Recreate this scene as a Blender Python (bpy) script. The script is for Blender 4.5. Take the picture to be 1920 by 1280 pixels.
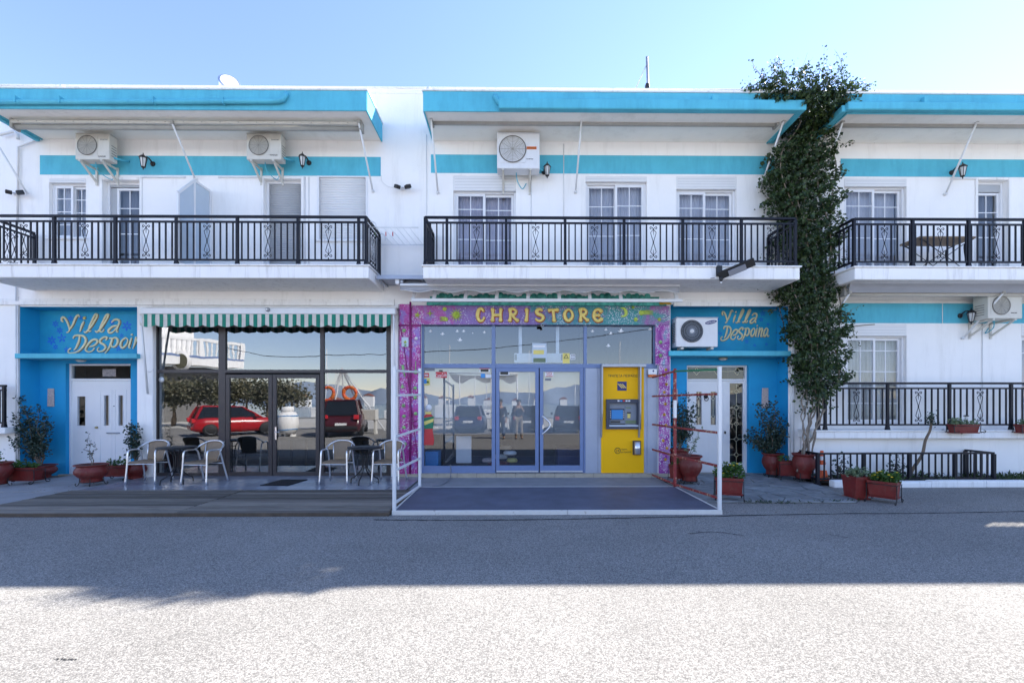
import bpy, bmesh, math, random
from mathutils import Vector, Matrix
R = math.radians
random.seed(11)
for o in list(bpy.data.objects): bpy.data.objects.remove(o)
S = bpy.context.scene
COL = S.collection

# ------------------------------------------------------------------ camera, sky, sun, exposure
W = 9.92            # distance of the street facade
CAMZ, F, HY, VPX, YAW = 1.63, 853.333, 755.0, 960.0, R(-0.54)
PCX = VPX + F * math.tan(R(0.54))
cam = bpy.data.cameras.new('camera'); camo = bpy.data.objects.new('camera', cam); COL.objects.link(camo)
camo.location = (0, 0, CAMZ); camo.rotation_euler = (R(90), 0, YAW)
cam.lens = 16.0; cam.sensor_width = 36; cam.sensor_fit = 'HORIZONTAL'
cam.shift_x = (960 - PCX) / 1920; cam.shift_y = (HY - 640) / 1920
cam.clip_start = 0.05; cam.clip_end = 9000
S.camera = camo
SUN = Vector((1.72, 1.0, 1.61)).normalized()        # towards the sun: behind the building, right
EL = math.asin(SUN.z); AZ = math.atan2(SUN.x, SUN.y)
S.world = bpy.data.worlds.new('World'); S.world.use_nodes = True
wn = S.world.node_tree.nodes; wl = S.world.node_tree.links
sky = wn.new('ShaderNodeTexSky'); sky.sky_type = 'NISHITA'; sky.sun_disc = False
sky.sun_elevation = EL; sky.sun_rotation = AZ
sky.air_density = 1.0; sky.dust_density = 0.02; sky.ozone_density = 2.6
wn['Background'].inputs[1].default_value = 0.09
tint = wn.new('ShaderNodeMix'); tint.data_type = 'RGBA'; tint.blend_type = 'MULTIPLY'; tint.inputs['Factor'].default_value = 1.0
tint.inputs['B'].default_value = (1.0, 0.905, 0.965, 1)
wl.new(sky.outputs[0], tint.inputs['A']); wl.new(tint.outputs['Result'], wn['Background'].inputs[0])
sl = bpy.data.lights.new('sun', 'SUN'); sl.energy = 3.5; sl.angle = R(0.53); sl.color = (1.0, 0.945, 0.865)
slo = bpy.data.objects.new('sun', sl); COL.objects.link(slo)
slo.rotation_euler = SUN.to_track_quat('Z', 'Y').to_euler(); slo.location = (20, 12, 20)
S.view_settings.view_transform = 'Standard'; S.view_settings.look = 'None'
S.view_settings.gamma = 1.0; S.view_settings.exposure = 2.24
S.render.engine = 'CYCLES'
S.cycles.max_bounces = 8; S.cycles.diffuse_bounces = 4; S.cycles.glossy_bounces = 4
S.cycles.transparent_max_bounces = 12

# ------------------------------------------------------------------ helpers
def at(px, py, Y):
    u = (px - PCX) / F; v = (HY - py) / F
    dx = u * math.cos(YAW) - math.sin(YAW); dy = u * math.sin(YAW) + math.cos(YAW)
    t = Y / dy
    return Vector((t * dx, Y, CAMZ + t * v))
def X_(px, Y=W): return at(px, HY, Y).x
def Z_(py, Y=W, px=960): return at(px, py, Y).z
def rect(px0, py0, px1, py1, Y=W):
    a = at(px0, py0, Y); b = at(px1, py1, Y); m = (px0 + px1) / 2
    return a.x, b.x, at(m, py1, Y).z, at(m, py0, Y).z
def ground(px, py, z=0.0):          # point on the ground seen at a pixel
    Y = 5.0
    for _ in range(20):
        d = at(px, py, Y)
        k = (CAMZ - z) / max(1e-6, CAMZ - d.z)
        Y *= k
    return at(px, py, Y)

WLOC = {}
def wloc(o):
    return WLOC.get(o.name, Vector((0, 0, 0))) if o else Vector((0, 0, 0))
def tag(o, label=None, cat=None, group=None, kind=None):
    if label: o['label'] = label
    if cat: o['category'] = cat
    if group: o['group'] = group
    if kind: o['kind'] = kind
    return o
def thing(name, label, cat, loc=(0, 0, 0), group=None):
    o = bpy.data.objects.new(name, None); COL.objects.link(o)
    o.empty_display_size = 0.2; o.location = loc; WLOC[o.name] = Vector(loc)
    return tag(o, label, cat, group)
def copy_tree(o, parent=None):
    c = o.copy(); COL.objects.link(c); c.parent = parent
    WLOC[c.name] = wloc(o)
    for ch in o.children: copy_tree(ch, c)
    return c
def copy_thing(o, loc, rz=0.0, label=None, group=None, sc=None):
    c = copy_tree(o); c.location = loc; c.rotation_euler = (0, 0, rz); WLOC[c.name] = Vector(loc)
    if sc: c.scale = sc if not isinstance(sc, (int, float)) else (sc, sc, sc)
    if label: c['label'] = label
    if group: c['group'] = group
    return c

class MB:
    def __init__(s): s.v = []; s.f = []; s.sm = []; s.mi = []; s.cur = 0
    def add(s, vs, fs, smooth=False):
        n = len(s.v); s.v += [tuple(v) for v in vs]
        for f in fs: s.f.append([i + n for i in f]); s.sm.append(smooth); s.mi.append(s.cur)
        return s
    def box(s, x0, x1, y0, y1, z0, z1):
        if x0 > x1: x0, x1 = x1, x0
        if y0 > y1: y0, y1 = y1, y0
        if z0 > z1: z0, z1 = z1, z0
        v = [(x, y, z) for z in (z0, z1) for y in (y0, y1) for x in (x0, x1)]
        return s.add(v, [(0, 2, 3, 1), (4, 5, 7, 6), (0, 1, 5, 4), (2, 6, 7, 3), (0, 4, 6, 2), (1, 3, 7, 5)])
    def beam(s, p0, p1, w, h, up=(0, 0, 1)):
        p0 = Vector(p0); p1 = Vector(p1); d = (p1 - p0).normalized(); up = Vector(up)
        if abs(d.dot(up)) > 0.99: up = Vector((0, 1, 0))
        a = d.cross(up).normalized() * w / 2; b = a.cross(d).normalized() * h / 2
        v = [p + sa * a + sb * b for p in (p0, p1) for sb in (-1, 1) for sa in (-1, 1)]
        return s.add(v, [(0, 1, 3, 2), (4, 6, 7, 5), (0, 4, 5, 1), (2, 3, 7, 6), (0, 2, 6, 4), (1, 5, 7, 3)])
    def tube(s, pts, r, n=8, caps=True, flat=None, closed=False):
        pts = [Vector(p) for p in pts]; m = len(pts)
        if not isinstance(r, (list, tuple)): r = [r] * m
        vs = []; prev = None
        for i, p in enumerate(pts):
            d = pts[min(i + 1, m - 1)] - pts[max(i - 1, 0)]
            if closed: d = pts[(i + 1) % m] - pts[i - 1]
            if d.length < 1e-9: d = Vector((0, 0, 1))
            d.normalize()
            if prev is None:
                up = Vector((0, 0, 1)) if abs(d.z) < 0.9 else Vector((0, 1, 0))
                a = d.cross(up).normalized()
            else:
                a = (prev - d * prev.dot(d))
                a = a.normalized() if a.length > 1e-6 else d.cross(Vector((0, 1, 0))).normalized()
            prev = a; b = d.cross(a)
            for k in range(n):
                t = 2 * math.pi * k / n
                q = (a * math.cos(t) + b * math.sin(t)) * r[i]
                if flat: q = Vector((q.x, q.y * flat, q.z))
                vs.append(p + q)
        fs = []
        for i in range(m if closed else m - 1):
            j = (i + 1) % m
            for k in range(n):
                fs.append((i * n + k, i * n + (k + 1) % n, j * n + (k + 1) % n, j * n + k))
        n0 = len(s.v); s.add(vs, fs, True)
        if caps and not closed:
            s.f.append([n0 + k for k in range(n)][::-1]); s.sm.append(False); s.mi.append(s.cur)
            s.f.append([n0 + (m - 1) * n + k for k in range(n)]); s.sm.append(False); s.mi.append(s.cur)
        return s
    def lathe(s, prof, c=(0, 0, 0), n=24, axis='z'):
        vs = []
        for r, z in prof:
            for k in range(n):
                t = 2 * math.pi * k / n
                if axis == 'z': vs.append((c[0] + r * math.cos(t), c[1] + r * math.sin(t), c[2] + z))
                elif axis == 'y': vs.append((c[0] + r * math.cos(t), c[1] + z, c[2] + r * math.sin(t)))
                else: vs.append((c[0] + z, c[1] + r * math.cos(t), c[2] + r * math.sin(t)))
        fs = []
        for i in range(len(prof) - 1):
            for k in range(n):
                f = (i * n + k, i * n + (k + 1) % n, (i + 1) * n + (k + 1) % n, (i + 1) * n + k)
                fs.append(f if axis != 'y' else f[::-1])
        return s.add(vs, fs, True)
    def prism(s, out, y0, y1):           # outline in x,z extruded along y
        n = len(out)
        v = [(x, y0, z) for x, z in out] + [(x, y1, z) for x, z in out]
        ar = sum(out[i][0] * out[(i + 1) % n][1] - out[(i + 1) % n][0] * out[i][1] for i in range(n))
        f = [list(range(n)), list(range(2 * n - 1, n - 1, -1))] + [(i, i + n, (i + 1) % n + n, (i + 1) % n) for i in range(n)]
        if ar < 0: f = [list(q)[::-1] for q in f]
        return s.add(v, f)
    def slab(s, out, z0, z1):            # outline in x,y extruded along z
        n = len(out)
        v = [(x, y, z0) for x, y in out] + [(x, y, z1) for x, y in out]
        ar = sum(out[i][0] * out[(i + 1) % n][1] - out[(i + 1) % n][0] * out[i][1] for i in range(n))
        f = [list(range(n))[::-1], list(range(n, 2 * n))] + [(i, (i + 1) % n, (i + 1) % n + n, i + n) for i in range(n)]
        if ar < 0: f = [list(q)[::-1] for q in f]
        return s.add(v, f)
    def build(s, name, mat, parent=None, bevel=0.0, seg=1):
        me = bpy.data.meshes.new(name)
        off = wloc(parent)
        if parent is None:
            xs = [v[0] for v in s.v]; ys = [v[1] for v in s.v]; zs = [v[2] for v in s.v]
            off = Vector(((min(xs) + max(xs)) / 2, (min(ys) + max(ys)) / 2, min(zs)))
        me.from_pydata([(v[0] - off.x, v[1] - off.y, v[2] - off.z) for v in s.v], [], s.f)
        me.polygons.foreach_set('use_smooth', s.sm)
        for m_ in (mat if isinstance(mat, (list, tuple)) else [mat]): me.materials.append(MT[m_] if isinstance(m_, str) else m_)
        me.polygons.foreach_set('material_index', s.mi)
        me.update()
        o = bpy.data.objects.new(name, me); COL.objects.link(o)
        if parent is None: o.location = off
        else: o.parent = parent
        WLOC[o.name] = off
        if bevel:
            b = o.modifiers.new('bevel', 'BEVEL'); b.width = bevel; b.segments = seg; b.limit_method = 'ANGLE'; b.angle_limit = R(40)
        return o
def B(name, mat, parent, x0, x1, y0, y1, z0, z1, bevel=0.0):
    return MB().box(x0, x1, y0, y1, z0, z1).build(name, mat, parent, bevel)
def share(o, parent, dx=0, dy=0, dz=0, name=None):      # another piece with the same mesh
    c = bpy.data.objects.new(name or o.name.split('.')[0], o.data); COL.objects.link(c)
    c.parent = parent; c.location = o.location + Vector((dx, dy, dz)); WLOC[c.name] = wloc(o)
    for m_ in o.modifiers:
        b = c.modifiers.new(m_.name, m_.type); b.width = m_.width; b.segments = m_.segments; b.limit_method = 'ANGLE'; b.angle_limit = m_.angle_limit
    return c
def smoothline(p, n=6, closed=False):
    p = [Vector(q) for q in p]; out = []; m = len(p)
    for i in range(m if closed else m - 1):
        a = p[(i - 1) % m] if closed else p[max(i - 1, 0)]
        b = p[i]; c = p[(i + 1) % m]; d = p[(i + 2) % m] if closed else p[min(i + 2, m - 1)]
        for k in range(n):
            t = k / n
            out.append(0.5 * ((2 * b) + (c - a) * t + (2 * a - 5 * b + 4 * c - d) * t * t + (3 * b - a - 3 * c + d) * t ** 3))
    if not closed: out.append(p[-1])
    return out
def text(name, body, px, py, Y, hpx, mat, parent, ext=0.002, wpx=None, rot=0.0):
    cu = bpy.data.curves.new(name, 'FONT'); cu.body = body; cu.extrude = ext; cu.align_x = 'CENTER'; cu.align_y = 'CENTER'; cu.resolution_u = 2
    to = bpy.data.objects.new(name, cu); COL.objects.link(to)
    bpy.context.view_layer.update()
    me = bpy.data.meshes.new_from_object(to.evaluated_get(bpy.context.evaluated_depsgraph_get()))
    bpy.data.objects.remove(to); bpy.data.curves.remove(cu)
    xs = [v.co.x for v in me.vertices]; ys = [v.co.y for v in me.vertices]
    h = hpx * Y / F; k = h / max(1e-6, max(ys) - min(ys)); kx = k if not wpx else wpx * Y / F / max(1e-6, max(xs) - min(xs))
    c = at(px, py, Y); off = wloc(parent); mx = (max(xs) + min(xs)) / 2; my = (max(ys) + min(ys)) / 2
    for v in me.vertices:
        x = (v.co.x - mx) * kx; z = (v.co.y - my) * k
        xr = x * math.cos(rot) - z * math.sin(rot); zr = x * math.sin(rot) + z * math.cos(rot)
        v.co = (c.x + xr - off.x, c.y - v.co.z - off.y, c.z + zr - off.z)
    me.materials.clear(); me.materials.append(MT[mat]); me.update()
    o = bpy.data.objects.new(name, me); COL.objects.link(o); o.parent = parent; WLOC[o.name] = off
    return o
# ------------------------------------------------------------------ materials
MT = {}
def M(name, col, rough=0.6, metal=0.0, var=0.10, scale=3.0, bump=0.0, bscale=60.0, spec=0.5, stretch=None, col2=None, hue=None):
    m = bpy.data.materials.new(name); m.use_nodes = True; MT[name] = m
    n = m.node_tree.nodes; l = m.node_tree.links; p = n['Principled BSDF']
    p.inputs['Roughness'].default_value = rough; p.inputs['Metallic'].default_value = metal
    p.inputs['Specular IOR Level'].default_value = spec
    tc = n.new('ShaderNodeTexCoord'); geo = n.new('ShaderNodeNewGeometry'); src = geo.outputs['Position']
    if stretch:
        mp = n.new('ShaderNodeMapping'); mp.inputs['Scale'].default_value = stretch; l.new(src, mp.inputs[0]); src = mp.outputs[0]
    nz = n.new('ShaderNodeTexNoise'); nz.inputs['Scale'].default_value = scale; nz.inputs['Detail'].default_value = 6; nz.inputs['Roughness'].default_value = 0.65
    l.new(src, nz.inputs['Vector'])
    mx = n.new('ShaderNodeMix'); mx.data_type = 'RGBA'
    c1 = [max(0, c * (1 - var)) for c in col]; c2 = [min(1, c * (1 + var)) for c in (col2 or col)]
    mx.inputs['A'].default_value = (*c1, 1); mx.inputs['B'].default_value = (*c2, 1)
    mr = n.new('ShaderNodeMapRange'); mr.inputs['From Min'].default_value = 0.3; mr.inputs['From Max'].default_value = 0.7
    l.new(nz.outputs['Fac'], mr.inputs['Value']); l.new(mr.outputs[0], mx.inputs['Factor'])
    l.new(mx.outputs['Result'], p.inputs['Base Color'])
    if bump:
        nb = n.new('ShaderNodeTexNoise'); nb.inputs['Scale'].default_value = bscale; nb.inputs['Detail'].default_value = 4
        l.new(geo.outputs['Position'] if not stretch else src, nb.inputs['Vector'])
        bp = n.new('ShaderNodeBump'); bp.inputs['Strength'].default_value = bump; bp.inputs['Distance'].default_value = 0.01
        l.new(nb.outputs['Fac'], bp.inputs['Height']); l.new(bp.outputs[0], p.inputs['Normal'])
    return m
def parts(m): n = m.node_tree.nodes; return n, m.node_tree.links, n['Principled BSDF']
def node(n, t, **kw):
    x = n.new(t)
    for k, v in kw.items():
        if k in x.inputs: x.inputs[k].default_value = v
        else: setattr(x, k, v)
    return x
def grime(m, dirt=(0.33, 0.31, 0.27), amount=0.35, sc=(1.6, 1.6, 0.35), lo=0.52, hi=0.8):
    n, l, p = parts(m)
    base = p.inputs['Base Color'].links[0].from_socket
    geo = n.new('ShaderNodeNewGeometry'); mp = n.new('ShaderNodeMapping'); mp.inputs['Scale'].default_value = sc
    l.new(geo.outputs['Position'], mp.inputs[0])
    nz = node(n, 'ShaderNodeTexNoise', Scale=1.7, Detail=9.0, Roughness=0.72); l.new(mp.outputs[0], nz.inputs['Vector'])
    mr = n.new('ShaderNodeMapRange'); mr.inputs['From Min'].default_value = lo; mr.inputs['From Max'].default_value = hi; mr.inputs['To Max'].default_value = amount
    l.new(nz.outputs['Fac'], mr.inputs['Value'])
    mx = n.new('ShaderNodeMix'); mx.data_type = 'RGBA'; mx.inputs['B'].default_value = (*dirt, 1)
    l.new(mr.outputs[0], mx.inputs['Factor']); l.new(base, mx.inputs['A']); l.new(mx.outputs['Result'], p.inputs['Base Color'])
    return m
grime(M('white_stucco', (0.90, 0.885, 0.865), 0.85, var=0.025, scale=1.2, bump=0.25, bscale=45, spec=0.2), amount=0.24, sc=(2.2, 2.2, 0.25))
grime(M('white_slab', (0.86, 0.85, 0.835), 0.8, var=0.03, scale=2, bump=0.25, bscale=40, spec=0.2), amount=0.6, sc=(6, 6, 0.5), lo=0.52)
grime(M('cream_soffit', (0.90, 0.87, 0.81), 0.85, var=0.04, scale=1.0, bump=0.2, bscale=40, spec=0.2), dirt=(0.38, 0.34, 0.26), amount=0.35, sc=(1, 1, 1))
grime(M('blue_paint', (0.10, 0.47, 0.60), 0.7, var=0.09, scale=1.5, bump=0.2, bscale=45, spec=0.3), dirt=(0.05, 0.25, 0.40), amount=0.5, sc=(3, 3, 0.6), lo=.46)
grime(M('deep_blue_paint', (0.015, 0.33, 0.62), 0.6, var=0.06, scale=1.2, bump=0.2, bscale=45, spec=0.3), dirt=(0.01, 0.17, 0.5), amount=0.25, sc=(1.5, 1.5, 1.2))
grime(M('sign_blue', (0.015, 0.30, 0.52), 0.6, var=0.12, scale=2.5, bump=0.15, bscale=45, spec=0.3), dirt=(0.02, 0.36, 0.52), amount=0.6, sc=(1.5, 1.5, 2.4), lo=0.45, hi=0.65)
M('flower_blue', (0.008, 0.15, 0.62), 0.7, var=0.1)
M('white_plastic', (0.78, 0.78, 0.79), 0.35, var=0.02)
M('shutter_white', (0.74, 0.74, 0.74), 0.45, var=0.03, scale=2)
M('shutter_grey', (0.42, 0.43, 0.44), 0.5, var=0.04, scale=2)
M('white_metal', (0.72, 0.73, 0.74), 0.4, var=0.04, scale=6)
grime(M('old_white_metal', (0.66, 0.65, 0.62), 0.5, var=0.06, scale=8), dirt=(0.22, 0.13, 0.07), amount=0.7, sc=(6, 6, 6), lo=0.6, hi=0.7)
M('railing_navy', (0.006, 0.007, 0.014), 0.5, spec=0.3, var=0.15, scale=8)
M('black_iron', (0.010, 0.010, 0.012), 0.45, var=0.15, scale=8)
M('black_matte', (0.012, 0.012, 0.013), 0.7, var=0.15, scale=8)
M('brown_frame', (0.040, 0.034, 0.036), 0.4, var=0.08, scale=8)
M('blue_frame', (0.16, 0.225, 0.40), 0.42, var=0.04, scale=8)
M('grey_panel', (0.36, 0.40, 0.49), 0.4, metal=0.2, var=0.05, scale=5)
M('grey_metal', (0.36, 0.38, 0.42), 0.38, metal=0.5, var=0.05, scale=8)
M('steel', (0.62, 0.63, 0.65), 0.25, metal=0.95, var=0.04, scale=8)
M('aluminium', (0.80, 0.81, 0.84), 0.28, metal=0.75, var=0.04, scale=10)
M('atm_yellow', (0.95, 0.50, 0.004), 0.5, var=0.02, scale=3, spec=0.2)
M('atm_dark', (0.045, 0.055, 0.085), 0.45, var=0.06, scale=8)
M('atm_grey', (0.22, 0.25, 0.30), 0.45, var=0.06, scale=8)
M('logo_blue', (0.012, 0.022, 0.15), 0.4, var=0.03)
M('logo_gold', (0.75, 0.55, 0.15), 0.4, var=0.03)
M('ink', (0.03, 0.028, 0.02), 0.5, var=0.05)
M('ink_grey', (0.20, 0.21, 0.24), 0.5, var=0.05)
M('sticker_white', (0.78, 0.78, 0.78), 0.4, var=0.02)
M('sticker_red', (0.55, 0.02, 0.03), 0.35, var=0.05)
M('sticker_yellow', (0.75, 0.62, 0.16), 0.4, var=0.05)
M('sticker_blue', (0.03, 0.25, 0.60), 0.4, var=0.05)
M('orange_print', (0.70, 0.16, 0.02), 0.4, var=0.05)
grime(M('ac_cream', (0.60, 0.58, 0.52), 0.5, var=0.04, scale=4), amount=0.35, sc=(6, 6, 2))
grime(M('ac_white', (0.72, 0.73, 0.75), 0.42, var=0.02, scale=4), amount=0.15, sc=(6, 6, 2))
M('ac_grille', (0.16, 0.155, 0.145), 0.6, var=0.1, scale=20)
M('ac_fan', (0.36, 0.345, 0.31), 0.6, var=0.1, scale=20)
M('ac_dark', (0.02, 0.02, 0.02), 0.7, var=0.1)
grime(M('pot_red', (0.15, 0.015, 0.011), 0.55, var=0.25, scale=7, bump=0.1, bscale=60), dirt=(0.20, 0.12, 0.09), amount=0.6, sc=(5, 5, 3), lo=0.5, hi=0.75)
grime(M('planter_red', (0.18, 0.017, 0.013), 0.55, var=0.18, scale=7), dirt=(0.16, 0.09, 0.07), amount=0.5, sc=(5, 5, 3), lo=0.5, hi=0.75)
M('soil', (0.035, 0.024, 0.016), 0.95, var=0.3, scale=30, bump=0.6, bscale=80)
M('bark', (0.16, 0.12, 0.085), 0.85, var=0.3, scale=18, bump=0.5, bscale=60, stretch=(1, 1, 0.3))
M('ivy_stem', (0.22, 0.18, 0.14), 0.85, var=0.3, scale=18, bump=0.5, bscale=60)
M('petal_yellow', (0.75, 0.52, 0.02), 0.6, var=0.1)
M('cream_letter', (0.72, 0.66, 0.40), 0.55, var=0.08, scale=14)
M('ochre_edge', (0.30, 0.16, 0.03), 0.6, var=0.15, scale=14)
M('letter_shadow_paint', (0.008, 0.05, 0.14), 0.6, var=0.15, scale=14)
M('yellow_letter', (0.78, 0.60, 0.17), 0.5, var=0.10, scale=16)
M('orange_edge', (0.48, 0.10, 0.03), 0.55, var=0.15, scale=14)
M('lime_relief', (0.50, 0.62, 0.10), 0.5, var=0.15, scale=18)
M('mint_relief', (0.28, 0.52, 0.20), 0.5, var=0.2, scale=18)
M('magenta_rope', (0.22, 0.008, 0.13), 0.6, var=0.2, scale=18)
M('gold_straw', (0.60, 0.36, 0.03), 0.7, var=0.25, scale=25)
M('awning_green', (0.010, 0.20, 0.14), 0.8, var=0.12, scale=9, bump=0.15, bscale=120)
M('awning_white', (0.60, 0.58, 0.53), 0.8, var=0.08, scale=9, bump=0.15, bscale=120)
M('awning_grey', (0.37, 0.39, 0.44), 0.85, var=0.07, scale=3, bump=0.3, bscale=8, stretch=(1.2, 4, 4))
grime(M('awning_cream', (0.55, 0.53, 0.48), 0.8, var=0.06, scale=3), amount=0.5, sc=(3, 3, 8))
M('roll_grey', (0.34, 0.33, 0.30), 0.75, var=0.1, scale=4)
M('wicker', (0.27, 0.195, 0.125), 0.7, var=0.12, scale=30, bump=0.6, bscale=150)
M('wood_edge', (0.09, 0.068, 0.048), 0.85, var=0.3, scale=8, bump=0.3, bscale=40)
M('mat_blue', (0.105, 0.118, 0.165), 0.55, var=0.22, scale=2.2, bump=0.3, bscale=180, spec=0.35)
M('doormat', (0.008, 0.008, 0.010), 0.95, var=0.2, scale=40, bump=0.5, bscale=200)
grime(M('tile_grey', (0.25, 0.27, 0.31), 0.22, var=0.06, scale=3), amount=0.2, dirt=(0.12, 0.12, 0.12), sc=(2, 2, 2))
M('tile_step', (0.42, 0.37, 0.29), 0.5, var=0.14, scale=10)
M('flagstone', (0.17, 0.19, 0.20), 0.65, var=0.28, scale=4.5, bump=0.5, bscale=25, col2=(0.24, 0.25, 0.25))
M('pale_concrete', (0.52, 0.50, 0.46), 0.9, var=0.1, scale=0.6, spec=0.1)
M('mortar', (0.13, 0.13, 0.125), 0.9, var=0.15, scale=20, bump=0.4, bscale=80)
M('concrete', (0.27, 0.275, 0.285), 0.85, var=0.14, scale=2.5, bump=0.4, bscale=60)
M('curtain', (0.56, 0.54, 0.57), 0.85, var=0.05, scale=2)
M('curtain_grey', (0.20, 0.20, 0.22), 0.85, var=0.08, scale=2)
M('curtain_warm', (0.50, 0.45, 0.50), 0.85, var=0.12, scale=3)
M('blind', (0.52, 0.52, 0.50), 0.6, var=0.05, scale=3)
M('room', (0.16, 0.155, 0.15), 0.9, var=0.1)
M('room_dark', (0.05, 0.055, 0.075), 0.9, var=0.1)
M('glass_frosted', (0.50, 0.58, 0.66), 0.35, var=0.04, scale=2)
M('brass', (0.42, 0.34, 0.16), 0.35, metal=0.7, var=0.1, scale=20)
M('lead_came', (0.60, 0.55, 0.38), 0.4, metal=0.3, var=0.05)
M('lamp_glass', (0.62, 0.63, 0.62), 0.25, var=0.05)
M('ceramic', (0.46, 0.43, 0.42), 0.6, var=0.35, scale=28, col2=(0.50, 0.38, 0.34))
grime(M('rusty_red', (0.26, 0.028, 0.030), 0.6, var=0.2, scale=14, bump=0.2, bscale=80), dirt=(0.62, 0.48, 0.30), amount=0.95, sc=(9, 9, 9), lo=0.55, hi=0.62)
M('green_paint', (0.02, 0.20, 0.10), 0.55, var=0.2, scale=14)
M('cone_orange', (0.70, 0.10, 0.02), 0.5, var=0.08)
M('tank_steel', (0.75, 0.76, 0.78), 0.22, metal=0.9, var=0.04)
M('cable', (0.10, 0.10, 0.11), 0.6)
M('pipe_white', (0.70, 0.70, 0.70), 0.5, var=0.05, scale=5)
M('sea', (0.02, 0.06, 0.10), 0.15, var=0.2, scale=0.2, bump=0.3, bscale=1.5)
M('far_hill', (0.20, 0.25, 0.33), 0.9, var=0.15, scale=0.01)
M('roof_tile', (0.30, 0.09, 0.05), 0.8, var=0.15)
M('car_red', (0.38, 0.012, 0.018), 0.25, var=0.02); M('car_maroon', (0.06, 0.008, 0.012), 0.25, var=0.02); M('car_blue', (0.012, 0.02, 0.07), 0.25, var=0.02); M('car_grey', (0.02, 0.022, 0.028), 0.25, var=0.02)
M('car_glass', (0.012, 0.014, 0.016), 0.06, var=0.02)
M('skin_tone', (0.42, 0.25, 0.17), 0.55, var=0.05); M('jacket_dark', (0.02, 0.025, 0.04), 0.8, var=0.1); M('trousers_khaki', (0.26, 0.21, 0.15), 0.8, var=0.1); M('trousers_blue', (0.05, 0.07, 0.12), 0.8, var=0.1)
M('tar', (0.05, 0.05, 0.052), 0.85, var=0.3, scale=12, spec=0.1)
M('teal_wave', (0.015, 0.25, 0.19), 0.6, var=0.35, scale=9, col2=(0.10, 0.45, 0.36))

# glass: mirror-like front over a dark or curtained room, very slightly wavy
def glass(name, refl, tint, wav=0.02, wsc=1.1):
    m = bpy.data.materials.new(name); m.use_nodes = True; MT[name] = m
    n = m.node_tree.nodes; l = m.node_tree.links; n.remove(n['Principled BSDF']); out = n['Material Output']
    tr = node(n, 'ShaderNodeBsdfTransparent'); tr.inputs[0].default_value = (*tint, 1)
    gl = node(n, 'ShaderNodeBsdfGlossy'); gl.inputs['Roughness'].default_value = 0.0; gl.inputs[0].default_value = (0.95, 0.97, 1.0, 1)
    lw = n.new('ShaderNodeLayerWeight'); lw.inputs['Blend'].default_value = 0.5
    pw5 = node(n, 'ShaderNodeMath', operation='POWER'); pw5.inputs[1].default_value = 4.0; l.new(lw.outputs['Facing'], pw5.inputs[0])
    sch = n.new('ShaderNodeMapRange'); sch.inputs['To Min'].default_value = refl; sch.inputs['To Max'].default_value = 1.0; l.new(pw5.outputs[0], sch.inputs['Value'])
    gb = n.new('ShaderNodeNewGeometry'); inv = node(n, 'ShaderNodeMath', operation='SUBTRACT'); inv.inputs[0].default_value = 1.0; l.new(gb.outputs['Backfacing'], inv.inputs[1])
    mr = node(n, 'ShaderNodeMath', operation='MULTIPLY'); l.new(sch.outputs[0], mr.inputs[0]); l.new(inv.outputs[0], mr.inputs[1])
    geo = n.new('ShaderNodeNewGeometry')
    nz = node(n, 'ShaderNodeTexNoise', Scale=wsc, Detail=1.5); l.new(geo.outputs['Position'], nz.inputs['Vector'])
    bp = node(n, 'ShaderNodeBump', Strength=1.0, Distance=wav); l.new(nz.outputs['Fac'], bp.inputs['Height']); l.new(bp.outputs[0], gl.inputs['Normal'])
    mx = n.new('ShaderNodeMixShader'); l.new(mr.outputs[0], mx.inputs[0]); l.new(tr.outputs[0], mx.inputs[1]); l.new(gl.outputs[0], mx.inputs[2])
    l.new(mx.outputs[0], out.inputs[0])
glass('shop_glass', 0.19, (0.60, 0.65, 0.68), 0.0012, 1.6)
glass('store_glass', 0.14, (0.84, 0.87, 0.90), 0.0007, 1.4)
glass('window_glass', 0.07, (0.90, 0.92, 0.94), 0.001, 1.2)

# leaves: colour differs leaf by leaf, some light passes through
def leaf(name, c1, c2, trans=0.3, rough=0.45):
    m = bpy.data.materials.new(name); m.use_nodes = True; MT[name] = m
    n, l, p = parts(m); geo = n.new('ShaderNodeNewGeometry')
    mx = n.new('ShaderNodeMix'); mx.data_type = 'RGBA'; mx.inputs['A'].default_value = (*c1, 1); mx.inputs['B'].default_value = (*c2, 1)
    l.new(geo.outputs['Random Per Island'], mx.inputs['Factor']); l.new(mx.outputs['Result'], p.inputs['Base Color'])
    p.inputs['Roughness'].default_value = rough
    tl = n.new('ShaderNodeBsdfTranslucent'); l.new(mx.outputs['Result'], tl.inputs[0])
    ms = n.new('ShaderNodeMixShader'); ms.inputs[0].default_value = trans
    l.new(p.outputs[0], ms.inputs[1]); l.new(tl.outputs[0], ms.inputs[2]); l.new(ms.outputs[0], n['Material Output'].inputs[0])
leaf('ivy_leaf', (0.012, 0.034, 0.014), (0.075, 0.120, 0.036))
leaf('olive_leaf', (0.016, 0.036, 0.026), (0.045, 0.075, 0.050), 0.15)
leaf('herb_leaf', (0.03, 0.09, 0.02), (0.10, 0.20, 0.04))
leaf('succulent_leaf', (0.10, 0.16, 0.09), (0.20, 0.26, 0.14), 0.1)
leaf('dry_leaf', (0.10, 0.05, 0.02), (0.20, 0.14, 0.05), 0.1)
leaf('far_leaf', (0.06, 0.07, 0.04), (0.20, 0.18, 0.11), 0.2)

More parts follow.
